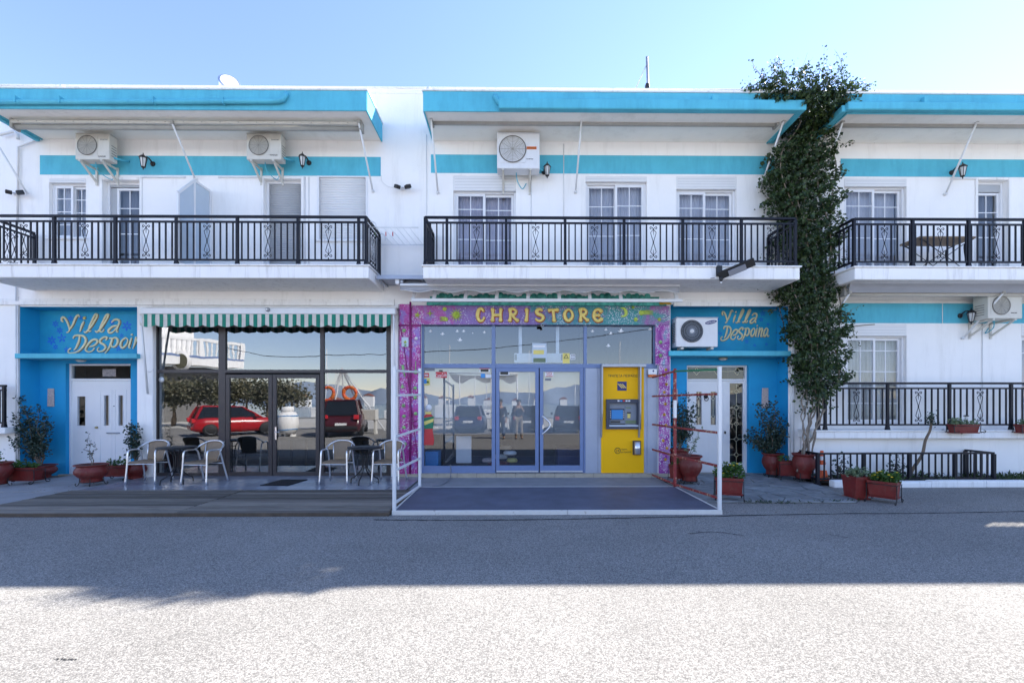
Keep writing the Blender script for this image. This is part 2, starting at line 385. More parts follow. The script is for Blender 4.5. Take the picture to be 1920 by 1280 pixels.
# road: bound chippings
def road():
    m = M('road', (0.292, 0.281, 0.264), 0.95, var=0.13, scale=0.45, spec=0.08); n, l, p = parts(m)
    base = p.inputs['Base Color'].links[0].from_socket
    geo = n.new('ShaderNodeNewGeometry')
    vo = node(n, 'ShaderNodeTexVoronoi', Scale=115.0); l.new(geo.outputs['Position'], vo.inputs['Vector'])
    nz = node(n, 'ShaderNodeTexNoise', Scale=34.0, Detail=5.0, Roughness=0.7); l.new(geo.outputs['Position'], nz.inputs['Vector'])
    sep = n.new('ShaderNodeSeparateColor'); l.new(vo.outputs['Color'], sep.inputs[0])
    ramp = n.new('ShaderNodeValToRGB'); e = ramp.color_ramp.elements
    e[0].color = (0.62, 0.62, 0.62, 1); e[1].color = (1.36, 1.35, 1.33, 1); e[0].position = 0.0; e[1].position = 1.0
    l.new(sep.outputs[0], ramp.inputs[0])
    edge = n.new('ShaderNodeMapRange'); edge.inputs['From Min'].default_value = 0.25; edge.inputs['From Max'].default_value = 0.75; edge.inputs['To Min'].default_value = 1.08; edge.inputs['To Max'].default_value = 0.66
    l.new(vo.outputs['Distance'], edge.inputs['Value'])
    m1 = n.new('ShaderNodeMix'); m1.data_type = 'RGBA'; m1.blend_type = 'MULTIPLY'; m1.inputs['Factor'].default_value = 1
    l.new(base, m1.inputs['A']); l.new(ramp.outputs[0], m1.inputs['B'])
    nr = n.new('ShaderNodeMapRange'); nr.inputs['From Min'].default_value = 0.3; nr.inputs['From Max'].default_value = 0.7; nr.inputs['To Min'].default_value = 0.78; nr.inputs['To Max'].default_value = 1.2
    l.new(nz.outputs['Fac'], nr.inputs['Value'])
    mm = n.new('ShaderNodeMath'); mm.operation = 'MULTIPLY'; l.new(edge.outputs[0], mm.inputs[0]); l.new(nr.outputs[0], mm.inputs[1])
    m2 = n.new('ShaderNodeMix'); m2.data_type = 'RGBA'; m2.blend_type = 'MULTIPLY'; m2.inputs['Factor'].default_value = 1
    l.new(m1.outputs['Result'], m2.inputs['A']); l.new(mm.outputs[0], m2.inputs['B'])
    # old stains and scuffs with shapes of their own
    mp = n.new('ShaderNodeMapping'); mp.inputs['Scale'].default_value = (0.5, 2.0, 1); l.new(geo.outputs['Position'], mp.inputs[0])
    st = node(n, 'ShaderNodeTexNoise', Scale=1.3, Detail=9.0, Roughness=0.8); l.new(mp.outputs[0], st.inputs['Vector'])
    sr = n.new('ShaderNodeMapRange'); sr.inputs['From Min'].default_value = 0.56; sr.inputs['From Max'].default_value = 0.74; sr.inputs['To Max'].default_value = 0.42
    l.new(st.outputs['Fac'], sr.inputs['Value'])
    m3 = n.new('ShaderNodeMix'); m3.data_type = 'RGBA'; m3.inputs['B'].default_value = (0.13, 0.125, 0.115, 1)
    l.new(sr.outputs[0], m3.inputs['Factor']); l.new(m2.outputs['Result'], m3.inputs['A']); l.new(m3.outputs['Result'], p.inputs['Base Color'])
    bp = node(n, 'ShaderNodeBump', Strength=0.35, Distance=0.004); bp.invert = True
    l.new(vo.outputs['Distance'], bp.inputs['Height']); l.new(bp.outputs[0], p.inputs['Normal'])
road()
# weathered deck boards: grain along the board, tone per board
def deck():
    m = M('deck_wood', (0.165, 0.145, 0.12), 0.8, var=0.45, scale=3.0, bump=0.5, bscale=9, stretch=(0.7, 14, 14)); n, l, p = parts(m)
    base = p.inputs['Base Color'].links[0].from_socket
    oi = n.new('ShaderNodeObjectInfo'); mr = n.new('ShaderNodeMapRange'); mr.inputs['To Min'].default_value = 0.5; mr.inputs['To Max'].default_value = 1.5
    l.new(oi.outputs['Random'], mr.inputs['Value'])
    mx = n.new('ShaderNodeMix'); mx.data_type = 'RGBA'; mx.blend_type = 'MULTIPLY'; mx.inputs['Factor'].default_value = 1
    l.new(base, mx.inputs['A']); l.new(mr.outputs[0], mx.inputs['B']); l.new(mx.outputs['Result'], p.inputs['Base Color'])
deck()
for nm in ('flagstone', 'tile_grey'):
    n, l, p = parts(MT[nm]); base = p.inputs['Base Color'].links[0].from_socket
    oi = n.new('ShaderNodeObjectInfo'); mr = n.new('ShaderNodeMapRange'); mr.inputs['To Min'].default_value = 0.85; mr.inputs['To Max'].default_value = 1.15
    l.new(oi.outputs['Random'], mr.inputs['Value'])
    mx = n.new('ShaderNodeMix'); mx.data_type = 'RGBA'; mx.blend_type = 'MULTIPLY'; mx.inputs['Factor'].default_value = 1
    l.new(base, mx.inputs['A']); l.new(mr.outputs[0], mx.inputs['B']); l.new(mx.outputs['Result'], p.inputs['Base Color'])
# hand-painted galaxy on the shop surround: purple to sea green along x, clouds and dabbed white dots
def mural(name, stops, dots=0.55, dens=0.5, dscale=34.0):
    m = bpy.data.materials.new(name); m.use_nodes = True; MT[name] = m
    n, l, p = parts(m); p.inputs['Roughness'].default_value = 0.5
    geo = n.new('ShaderNodeNewGeometry'); sp = n.new('ShaderNodeSeparateXYZ'); l.new(geo.outputs['Position'], sp.inputs[0])
    nz = node(n, 'ShaderNodeTexNoise', Scale=3.2, Detail=5.0, Roughness=0.6, Distortion=1.2); l.new(geo.outputs['Position'], nz.inputs['Vector'])
    a = n.new('ShaderNodeMapRange'); a.inputs['From Min'].default_value = -2.6; a.inputs['From Max'].default_value = 3.5; l.new(sp.outputs[0], a.inputs['Value'])
    b = n.new('ShaderNodeMapRange'); b.inputs['From Min'].default_value = 0.25; b.inputs['From Max'].default_value = 0.75; b.inputs['To Min'].default_value = -0.22; b.inputs['To Max'].default_value = 0.22
    l.new(nz.outputs['Fac'], b.inputs['Value'])
    ad = n.new('ShaderNodeMath'); ad.operation = 'ADD'; l.new(a.outputs[0], ad.inputs[0]); l.new(b.outputs[0], ad.inputs[1])
    rp = n.new('ShaderNodeValToRGB'); rp.color_ramp.elements.remove(rp.color_ramp.elements[1])
    for i, (t, c) in enumerate(stops):
        e = rp.color_ramp.elements[0] if i == 0 else rp.color_ramp.elements.new(t)
        e.position = t; e.color = (*c, 1)
    l.new(ad.outputs[0], rp.inputs[0])
    n2 = node(n, 'ShaderNodeTexNoise', Scale=9.0, Detail=4.0, Distortion=2.0); l.new(geo.outputs['Position'], n2.inputs['Vector'])
    ln = n.new('ShaderNodeMapRange'); ln.inputs['From Min'].default_value = 0.0; ln.inputs['From Max'].default_value = 0.025; ln.inputs['To Min'].default_value = 0.55; ln.inputs['To Max'].default_value = 0.0
    sb = n.new('ShaderNodeMath'); sb.operation = 'SUBTRACT'; sb.inputs[1].default_value = 0.5; l.new(n2.outputs['Fac'], sb.inputs[0])
    ab = n.new('ShaderNodeMath'); ab.operation = 'ABSOLUTE'; l.new(sb.outputs[0], ab.inputs[0]); l.new(ab.outputs[0], ln.inputs['Value'])
    c1 = n.new('ShaderNodeMix'); c1.data_type = 'RGBA'; c1.inputs['B'].default_value = (0.42, 0.48, 0.62, 1)
    l.new(ln.outputs[0], c1.inputs['Factor']); l.new(rp.outputs[0], c1.inputs['A'])
    vo = node(n, 'ShaderNodeTexVoronoi', Scale=dscale); l.new(geo.outputs['Position'], vo.inputs['Vector'])
    th = n.new('ShaderNodeMath'); th.operation = 'LESS_THAN'; th.inputs[1].default_value = 0.30; l.new(vo.outputs['Distance'], th.inputs[0])
    n3 = node(n, 'ShaderNodeTexNoise', Scale=2.6, Detail=2.0); l.new(geo.outputs['Position'], n3.inputs['Vector'])
    gt = n.new('ShaderNodeMath'); gt.operation = 'GREATER_THAN'; gt.inputs[1].default_value = dens; l.new(n3.outputs['Fac'], gt.inputs[0])
    ml = n.new('ShaderNodeMath'); ml.operation = 'MULTIPLY'; l.new(th.outputs[0], ml.inputs[0]); l.new(gt.outputs[0], ml.inputs[1])
    c2 = n.new('ShaderNodeMix'); c2.data_type = 'RGBA'; c2.inputs['B'].default_value = (0.72, 0.70, 0.72, 1)
    l.new(ml.outputs[0], c2.inputs['Factor']); l.new(c1.outputs['Result'], c2.inputs['A']); l.new(c2.outputs['Result'], p.inputs['Base Color'])
mural('mural_board', [(0.0, (0.34, 0.03, 0.18)), (0.12, (0.40, 0.08, 0.34)), (0.2, (0.27, 0.13, 0.37)), (0.34, (0.22, 0.12, 0.38)), (0.5, (0.17, 0.11, 0.30)), (0.58, (0.05, 0.22, 0.28)), (0.85, (0.03, 0.25, 0.24)), (1.0, (0.28, 0.10, 0.30))], dens=0.50)
mural('mural_left', [(0.0, (0.40, 0.012, 0.22)), (0.10, (0.46, 0.05, 0.34)), (0.16, (0.32, 0.16, 0.50)), (1.0, (0.2, 0.08, 0.4))], dens=0.44, dscale=30)
mural('mural_right', [(0.0, (0.2, 0.08, 0.4)), (0.80, (0.06, 0.28, 0.36)), (0.93, (0.44, 0.14, 0.40)), (1.0, (0.26, 0.02, 0.26))], dens=0.40, dscale=30)
# ------------------------------------------------------------------ ground
def sheet(name, x0, x1, y0, y1, z, mat):
    o = MB().add([(x0, y0, z), (x1, y0, z), (x1, y1, z), (x0, y1, z)], [(0, 1, 2, 3)]).build(name, mat)
    return tag(o, kind='structure')
sheet('ground', -3000, 3000, -14, 3000, -0.02, 'concrete')
sheet('road', -90, 90, -13.5, 8.95, 0.0, 'road')
# concrete apron before the left door and along the facade
ap = MB()
ap.slab([(X_(-60, 8.3), 8.35), (-7.98, 8.35), (-7.98, W + 0.42), (X_(-60, 8.3), W + 0.42)], -0.015, 0.022)
tag(ap.build('pavement', 'concrete', bevel=0.004), kind='structure')
ap = MB(); ap.slab([(-12.5, 6.75), (-7.99, 6.75), (-7.99, 8.34), (-12.5, 8.34)], -0.015, 0.010)
tag(ap.build('pavement', 'concrete'), kind='structure')
ap = MB(); ap.slab([(-1.93, 8.30), (3.12, 8.30), (3.12, W + 0.05), (-1.93, W + 0.05)], -0.015, 0.012)
tag(ap.build('shop_apron', 'concrete'), kind='structure')
ap = MB(); ap.slab([(6.0, 8.97), (16, 8.97), (16, W + 0.3), (6.3, W + 0.3)], -0.012, 0.02)
tag(ap.build('flower_bed_ground', 'soil'), kind='structure')

# tiled terrace floor before the cafe
fl = MB().box(-7.95, -1.95, 8.32, W + 0.12, -0.01, 0.030).build('terrace_floor', 'mortar'); tag(fl, kind='structure')
tile = None; nx, ny = 15, 4
tw = 6.0 / nx; td = (W + 0.10 - 8.30) / ny
for i in range(nx):
    for j in range(ny):
        x = -7.95 + i * tw; y = 8.31 + j * td
        if tile is None:
            tile = MB().box(x + .003, x + tw - .003, y + .003, y + td - .003, 0.020, 0.037).build('tile', 'tile_grey', fl, bevel=0.002); tx, ty = x, y
        else: share(tile, fl, x - tx, y - ty)

# stone paving before the right door, each flag its own piece
def clip(poly, p, q):
    mx, my = (p[0] + q[0]) / 2, (p[1] + q[1]) / 2; nx_, ny_ = q[0] - p[0], q[1] - p[1]; out = []
    for i in range(len(poly)):
        a, b = poly[i], poly[(i + 1) % len(poly)]
        da = (a[0] - mx) * nx_ + (a[1] - my) * ny_; db = (b[0] - mx) * nx_ + (b[1] - my) * ny_
        if da <= 0: out.append(a)
        if da * db < 0: t = da / (da - db); out.append((a[0] + t * (b[0] - a[0]), a[1] + t * (b[1] - a[1])))
    return out
fr = ground(1625, 944); fl_ = ground(1365, 944)
reg = [(3.14, W + 0.42), (3.14, 7.38), (fr.x - 0.15, 7.32), (fr.x, 7.5), (X_(1545, 8.6), 8.62), (X_(1530, 8.95), 8.98), (X_(1500, 9.6), W - 0.2), (X_(1480), W + 0.42)]
pv = MB().slab(reg, -0.015, 0.016).build('stone_paving', 'mortar'); tag(pv, kind='structure')
rnd = random.Random(4); sites = []
while len(sites) < 58:
    c = (rnd.uniform(3.0, 6.6), rnd.uniform(7.2, W + 0.4))
    if all((c[0] - s_[0]) ** 2 + (c[1] - s_[1]) ** 2 > 0.085 for s_ in sites): sites.append(c)
for s_ in sites:
    poly = [tuple(p) for p in reg]
    for q in sites:
        if q is not s_: poly = clip(poly, s_, q)
        if len(poly) < 3: break
    if len(poly) < 3: continue
    cx = sum(p[0] for p in poly) / len(poly); cy = sum(p[1] for p in poly) / len(poly)
    k = 0.955
    MB().slab([(cx + (p[0] - cx) * k, cy + (p[1] - cy) * k) for p in poly], 0.0, 0.026 + rnd.uniform(0, .006)).build('flagstone', 'flagstone', pv, bevel=0.004)

# ------------------------------------------------------------------ buildings
def wall_mb(x0, x1, z0, z1, y0, y1, holes):
    xs = sorted({x0, x1, *[min(max(h[k], x0), x1) for h in holes for k in (0, 1)]})
    zs = sorted({z0, z1, *[min(max(h[k], z0), z1) for h in holes for k in (2, 3)]})
    mb = MB(); nx_, nz_ = len(xs) - 1, len(zs) - 1
    def solid(i, j):
        if i < 0 or j < 0 or i >= nx_ or j >= nz_: return False
        cx, cz = (xs[i] + xs[i + 1]) / 2, (zs[j] + zs[j + 1]) / 2
        return not any(h[0] < cx < h[1] and h[2] < cz < h[3] for h in holes)
    for i in range(nx_):
        for j in range(nz_):
            if not solid(i, j): continue
            a, b, c, d = xs[i], xs[i + 1], zs[j], zs[j + 1]
            mb.add([(a, y0, c), (b, y0, c), (b, y0, d), (a, y0, d)], [(0, 1, 2, 3)])
            mb.add([(a, y1, c), (b, y1, c), (b, y1, d), (a, y1, d)], [(3, 2, 1, 0)])
            if not solid(i - 1, j): mb.add([(a, y0, c), (a, y1, c), (a, y1, d), (a, y0, d)], [(3, 2, 1, 0)])
            if not solid(i + 1, j): mb.add([(b, y0, c), (b, y1, c), (b, y1, d), (b, y0, d)], [(0, 1, 2, 3)])
            if not solid(i, j - 1): mb.add([(a, y0, c), (b, y0, c), (b, y1, c), (a, y1, c)], [(3, 2, 1, 0)])
            if not solid(i, j + 1): mb.add([(a, y0, d), (b, y0, d), (b, y1, d), (a, y1, d)], [(0, 1, 2, 3)])
    return mb
H = lambda *a: rect(*a)
XJ = X_(1500)                          # joint between the two buildings
bA = thing('villa_building', 'long white two-storey building with blue trim, striped-awning cafe and purple-framed shop', 'building', (-3, W, 0))
bB = thing('villa_building', 'white wing with blue bands on the right, behind the potted ivy', 'building', (9, W, 0))
nL = rect(37, 575, 258, 900); nR = rect(1257, 571, 1478, 900)
caf = rect(288, 596, 733, 900); sto = rect(790, 600, 1234, 900)
U = {'u1': rect(92, 335, 161, 446), 'u2': rect(193, 338, 262, 497), 'u3': rect(495, 336, 565, 497), 'u4': rect(594, 330, 690, 450),
     'm1': rect(850, 330, 967, 497), 'm2': rect(1098, 331, 1213, 497), 'm3': rect(1268, 331, 1381, 497),
     'r1': rect(1583, 335, 1700, 497), 'r2': rect(1833, 338, 1890, 497), 'g1': rect(1586, 608, 1700, 796), 'g2': rect(1915, 608, 2010, 796)}
FZ = 4.30                              # upper floor level
for k in ('u2', 'u3', 'm1', 'm2', 'm3', 'r1', 'r2'): U[k] = (U[k][0], U[k][1], FZ, U[k][3])
GZ = 1.12
for k in ('g1', 'g2'): U[k] = (U[k][0], U[k][1], GZ + 0.06, U[k][3])
TOP = Z_(168, W)
x0A = -15.0; x1B = 13.0
zero = lambda h: (h[0], h[1], -0.02, h[3])
wall_mb(x0A, XJ, -0.02, TOP, W, W + 0.30, [zero(nL), zero(caf), zero(sto), zero(nR)] + [U[k] for k in ('u1', 'u2', 'u3', 'u4', 'm1', 'm2', 'm3')]).build('wall', 'white_stucco', bA)
wall_mb(XJ + 0.004, x1B, -0.02, TOP - 0.01, W + 0.002, W + 0.30, [U[k] for k in ('r1', 'r2', 'g1', 'g2')]).build('wall', 'white_stucco', bB)
def shell(x0, x1, par):                # closed rooms behind: floors, roof, back and side walls
    mb = MB()
    mb.box(x0, x1, W + 6.0, W + 6.2, -0.02, 8.0).box(x0, x0 + 0.2, W + 0.3, W + 6.0, -0.02, 8.0).box(x1 - 0.2, x1, W + 0.3, W + 6.0, -0.02, 8.0)
    mb.box(x0 + .2, x1 - .2, W + 0.3, W + 6.0, 7.4, 7.7).box(x0 + .2, x1 - .2, W + 0.3, W + 6.0, 4.05, 4.28)
    mb.build('rear_walls', 'room', par)
    MB().box(x0 + .2, x1 - .2, W + 0.3, W + 6.0, -0.015, 0.0).build('room_floor', 'room', par)
shell(x0A, XJ, bA); shell(XJ + 0.01, x1B, bB)
for xa_, xb_ in ((X_(742) - 0.08, X_(742) + 0.08), (nL[1] + 0.05, nL[1] + .18), (nR[0] - .18, nR[0] - 0.05)): B('partition_wall', 'room', bA, xa_, xb_, W + .55, W + 6.0, 0, 4.05)

# parapet capping and roof joint between the cornices
MB().box(x0A, XJ, W - 0.03, W + 0.33, TOP, TOP + 0.03).build('parapet_cap', 'white_slab', bA, bevel=0.008)
MB().box(XJ + .01, x1B, W - 0.03, W + 0.33, TOP - 0.01, TOP + 0.02).build('parapet_cap', 'white_slab', bB, bevel=0.008)
MB().box(X_(690), X_(793), W - 0.012, W, Z_(178), Z_(178) + 0.02).build('wall_ledge', 'white_slab', bA)

# painted blue bands (a few millimetres of paint and render)
def band(px0, py0, px1, py1, par, name='painted_band'):
    a = rect(px0, py0, px1, py1); return MB().box(a[0], a[1], W - 0.006, W + 0.002, a[2], a[3]).build(name, 'blue_paint', par, bevel=0.002)
band(75, 293, 714, 329, bA); band(808, 291.5, 1452, 326, bA); band(1576, 299, 2050, 332, bB); band(1578, 568, 2050, 606, bB)

# eaves: slab with white soffit and blue fascia
YC = 8.86; EZ0, EZ1 = Z_(207.5, YC), Z_(172, YC)
def eave(x0, x1, par, dz=0.0, right=True, left=True):
    z0, z1 = EZ0 + dz, EZ1 + dz
    MB().box(x0 + 0.03, x1 - 0.03, YC + 0.03, W - 0.001, z0 + .004, z1 - .02).build('eave_soffit', 'cream_soffit', par)
    f = MB().box(x0, x1, YC, YC + 0.028, z0 - 0.02, z1).build('eave_fascia', 'blue_paint', par, bevel=0.006)
    if right: MB().box(x1 - 0.028, x1, YC + 0.03, W - .001, z0 - 0.02, z1).build('eave_fascia', 'blue_paint', par, bevel=0.004)
    if left: MB().box(x0, x0 + 0.028, YC + 0.03, W - .001, z0 - 0.02, z1).build('eave_fascia', 'blue_paint', par, bevel=0.004)
    MB().box(x0 - .02, x1 + .02, YC - .02, W - .001, z1 + .001, z1 + 0.035).build('eave_roof_sheet', 'white_slab', par, bevel=0.006)
eLx0 = X_(78); eLx1 = X_(688, YC); eMx0 = X_(793, YC); eMx1 = X_(1496, YC); eRx0 = X_(1588, YC)
eave(eLx0, eLx1, bA); eave(eMx0, eMx1, bA); eave(eRx0, 13.6, bB)
# gutters on the fascias
def gut(pts, r, par, name='gutter_pipe'): MB().tube(pts, r, 8).build(name, 'blue_paint', par)
g = YC - 0.05
zz = lambda py, px=960, Y=g: at(px, py, Y).z
gut([(eLx0 - .3, g, zz(198)), (X_(300, g), g, zz(195.5)), (X_(522, g), g, zz(193)), (X_(531, g), g, zz(190)), (X_(535, g), g, zz(183)), (X_(536, g), g + .04, zz(176))], 0.045, bA)
gut([(X_(928, g), g + .04, zz(178)), (X_(930, g), g, zz(184)), (X_(934, g), g, zz(192)), (X_(945, g), g, zz(196.5)), (X_(1200, g), g, zz(199.5)), (X_(1490, g), g, zz(203))], 0.045, bA)
for px in (32, 115, 290, 420): B('pipe_clip', 'blue_paint', bA, X_(px, g) - .01, X_(px, g) + .01, g - .05, YC, zz(200), zz(188))
for px in (980, 1125, 1235, 1400): B('pipe_clip', 'blue_paint', bA, X_(px, g) - .01, X_(px, g) + .01, g - .05, YC, zz(204), zz(191))
MB().box(X_(935, g), eMx1 + .10, g - 0.07, YC - .001, zz(207), zz(190, 1300)).build('gutter', 'blue_paint', bA, bevel=0.015)
MB().beam((eMx1 + 0.06, YC - .02, EZ0 + .06), (eMx1 + 0.05, W - 0.05, EZ0 + 0.02), 0.10, 0.13).build('gutter', 'blue_paint', bA, bevel=0.01)
MB().box(eRx0 - 0.06, 13.6, g - 0.07, YC - .001, zz(210, 1750), zz(195, 1750)).build('gutter', 'blue_paint', bB, bevel=0.015)
MB().beam((eRx0 - 0.07, YC - .04, EZ0 + .06), (eRx0 - 0.04, W - 0.05, EZ0 + .02), 0.11, 0.13).build('gutter', 'blue_paint', bB, bevel=0.01)
MB().beam((eLx0 - 0.05, YC - .6, EZ0 + .02), (eLx0 - 0.05, W - .02, EZ0), 0.09, 0.13).build('gutter', 'blue_paint', bA, bevel=0.01)
for px, par in ((1340, bA), (1735, bB)): B('gutter_outlet', 'blue_paint', par, X_(px, g) - .06, X_(px, g) + .06, g - .05, YC, zz(192), zz(178), 0.01)

# balconies
YB = 8.85; SZ0 = Z_(522.5, YB); SZ1 = Z_(497, YB); FZ = SZ1
def balcony(x0, x1, par, back=W):
    MB().box(x0, x1, YB, back - .001, SZ0, SZ1 - 0.03).build('balcony_slab', 'white_slab', par, bevel=0.012)
    MB().box(x0 - .03, x1 + .03, YB - .03, back - .001, SZ1 - 0.029, SZ1).build('balcony_coping', 'white_slab', par, bevel=0.008)
bLx0 = X_(72); bLx1 = X_(691, YB); bMx0 = X_(793, YB); bMx1 = X_(1500, YB); bRx0 = X_(1603, YB)
balcony(bLx0 - .1, bLx1, bA); balcony(bMx0, bMx1, bA); balcony(bRx0, 13.2, bB)
# beam and moulding below the balconies
for x0, x1, par in ((x0A, X_(740), bA), (X_(1262), X_(1485), bA)):
    MB().box(x0, x1, W - 0.05, W - .001, Z_(574), Z_(567)).build('wall_moulding', 'white_slab', par, bevel=0.006)
    MB().box(x0, x1, W - 0.03, W - .001, Z_(567) + .002, Z_(562)).build('wall_moulding', 'white_slab', par, bevel=0.006)
MB().box(X_(1580), 13, W - 0.05, W - .001, Z_(567.5), Z_(562)).build('wall_moulding', 'cream_soffit', bB, bevel=0.006)
# sheet-metal bridge between the two balconies
mb = MB(); mb.box(bLx1 + .03, bMx0 - .04, W - 0.62, W - 0.01, SZ0 + .13, SZ0 + .16); mb.box(bLx1 + .03, bMx0 - .04, W - .66, W - .62, SZ0 + .10, SZ0 + .18)
mb.build('bridge_sheet', 'grey_panel', bA, bevel=0.004)
for t in (0.02, 0.5, 0.97):
    x = bLx1 + .06 + t * (bMx0 - bLx1 - .14); MB().beam((x, W - .6, SZ0 + .11), (x, W - .02, SZ0 + .11), .035, .035).build('bracket', 'grey_metal', bA)
MB().tube([(X_(800), W - .015, TOP - 1.0), (X_(800), W - .015, SZ1)], 0.006, 6).build('conduit', 'pipe_white', bA)

# raised terrace of the right wing
YT = 9.42; TZ0, TZ1 = Z_(822, YT, 1700), Z_(806, YT, 1700); GZ = TZ1
tx0 = X_(1522, YT)
MB().box(tx0, 13, YT, W, TZ0, TZ1 - .03).build('terrace_ledge', 'white_slab', bB, bevel=0.012)
MB().box(tx0 - .02, 13, YT - .025, W, TZ1 - .029, TZ1).build('terrace_coping', 'white_slab', bB, bevel=0.008)
MB().box(tx0 + .06, 13, YT + 0.18, W, -.02, TZ0).build('terrace_base', 'white_stucco', bB)
# wall pier by the ivy with pipes
MB().box(X_(1481), X_(1498), W - 0.06, W - .001, -.02, Z_(575)).build('pier', 'white_stucco', bA, bevel=0.01)
MB().box(X_(258) + .003, X_(288) - .003, W - 0.02, W - .001, -.01, Z_(574)).build('pier', 'white_stucco', bA, bevel=0.006)
MB().box(X_(733) + .003, X_(747), W - 0.02, W - .001, -.01, Z_(574)).build('pier', 'white_stucco', bA, bevel=0.006)
for px, a, b in ((33, 530, 893), (36.5, 560, 893), (1484, 600, 890)):
    MB().tube([(X_(px), W - .085 if px > 1000 else W - .03, Z_(a)), (X_(px), W - .085 if px > 1000 else W - .03, 0)], 0.016, 8).build('downpipe', 'pipe_white', bA)
MB().tube([at(76, 258, W - .04), at(60, 266, W - .04), at(34, 276, W - .04), at(33, 420, W - .04)], 0.02, 8).build('downpipe', 'pipe_white', bA)
MB().tube([at(0, 253, W - .08), at(26, 246, W - .08), at(33, 252, W - .08), at(34, 262, W - .06)], 0.03, 8).build('downpipe', 'pipe_white', bA)

# neighbour's terrace edge at the far left
nbx = X_(14, W - .25)
MB().box(x0A, nbx, W - .3, W - .001, Z_(815, 9.2), Z_(803, 9.2)).build('neighbour_ledge', 'white_slab', bA, bevel=0.01)

# ------------------------------------------------------------------ windows
def folds(x0, x1, y, z0, z1, mat, par, per=0.075, amp=0.018, name='curtain'):
    mb = MB(); n = max(8, int((x1 - x0) / per * 6)); vs = []
    for i in range(n + 1):
        x = x0 + (x1 - x0) * i / n; w_ = amp * math.sin(2 * math.pi * (x / per)) + amp * .6 * math.sin(2 * math.pi * x / (per * 2.7) + 1)
        vs += [(x, y + w_ * .7, z0), (x, y + w_, z1)]
    mb.add(vs, [(2 * i, 2 * i + 2, 2 * i + 3, 2 * i + 1) for i in range(n)], True)
    return mb.build(name, mat, par)
def sash(par, x0, x1, z0, z1, y, mat='white_plastic', fw=0.05, cols=2, rows=(), glassm='window_glass', curtain=None):
    mb = MB().box(x0, x0 + fw, y, y + .045, z0, z1).box(x1 - fw, x1, y, y + .045, z0, z1)
    mb.box(x0 + fw, x1 - fw, y, y + .045, z0, z0 + fw).box(x0 + fw, x1 - fw, y, y + .045, z1 - fw, z1)
    mb.build('sash', mat, par, bevel=0.003)
    g_ = MB().box(x0 + fw - .004, x1 - fw + .004, y + .018, y + .024, z0 + fw - .004, z1 - fw + .004).build('pane', glassm, par)
    for c in range(1, cols):
        x = x0 + fw + (x1 - x0 - 2 * fw) * c / cols; B('glazing_bar', mat, par, x - .009, x + .009, y + .008, y + .017, z0 + fw, z1 - fw)
    for t in rows:
        z = z0 + (z1 - z0) * t; B('glazing_bar', mat, par, x0 + fw, x1 - fw, y + .0085, y + .0165, z - .009, z + .009)
    if curtain: folds(x0, x1, y + 0.16, z0 + .02, z1, curtain, par)
def window(par, key, split, boxpy, rows=(.22, .47, .82), lh=True, sill=False, sides=(0, 0), shutter_guides=True, curtain='curtain', glassm='window_glass'):
    x0, x1, z0, z1 = U[key]; y = W + 0.07
    zb = at((split or 960), boxpy, W).z; fw = 0.045
    f = MB().box(x0 + .001, x0 + fw, y, y + .1, z0, zb).box(x1 - fw, x1 - .001, y, y + .1, z0, zb).box(x0 + fw, x1 - fw, y, y + .1, zb - .03, zb).box(x0 + fw, x1 - fw, y, y + .1, z0, z0 + .03)
    w_ = f.build('window', 'white_plastic', par, bevel=0.004)
    b_ = MB().box(x0 + .001, x1 - .001, W - .004, y + .06, zb + .003, z1 - .002).build('shutter_box', 'shutter_white', w_, bevel=0.006)
    n = max(2, int((z1 - zb) / 0.055))
    for i in range(1, n): B('slat_line', 'shutter_grey', w_, x0 + .03, x1 - .03, W - .006, W - .003, zb + (z1 - zb) * i / n - .002, zb + (z1 - zb) * i / n + .002)
    xs_ = X_(split, y); a, b = y + .055, y + .004
    if not lh: a, b = b, a
    sash(w_, x0 + fw + .002 + sides[0], xs_ + .02, z0 + .032, zb - .032, b, rows=rows, curtain=curtain, glassm=glassm)
    sash(w_, xs_ - .02, x1 - fw - .002 - sides[1], z0 + .032, zb - .032, a, rows=rows, curtain=curtain, glassm=glassm)
    if sill: MB().box(x0 - .04, x1 + .04, W - .05, y - .002, z0 - .04, z0 + .001).build('sill', 'white_slab', w_, bevel=0.006)
    return w_
window(bA, 'm1', 908, 358, curtain='curtain_warm'); window(bA, 'm2', 1155, 341, lh=False, rows=(.2, .47, .78)); window(bA, 'm3', 1321, 355)
window(bB, 'r1', 1638, 350); window(bB, 'g1', 1640, 630, rows=(.22, .47, .60, .85), curtain=None)
w = window(bA, 'u1', 135, 343, sill=True, rows=(.25, .5, .75)); window(bB, 'g2', 1960, 630, curtain=None)
x0, x1, z0, z1 = U['g1']
folds(x0, x1, W + .28, z0, z1, 'awning_white', bB); folds(U['g2'][0], U['g2'][1], W + .28, z0, z1, 'curtain', bB)
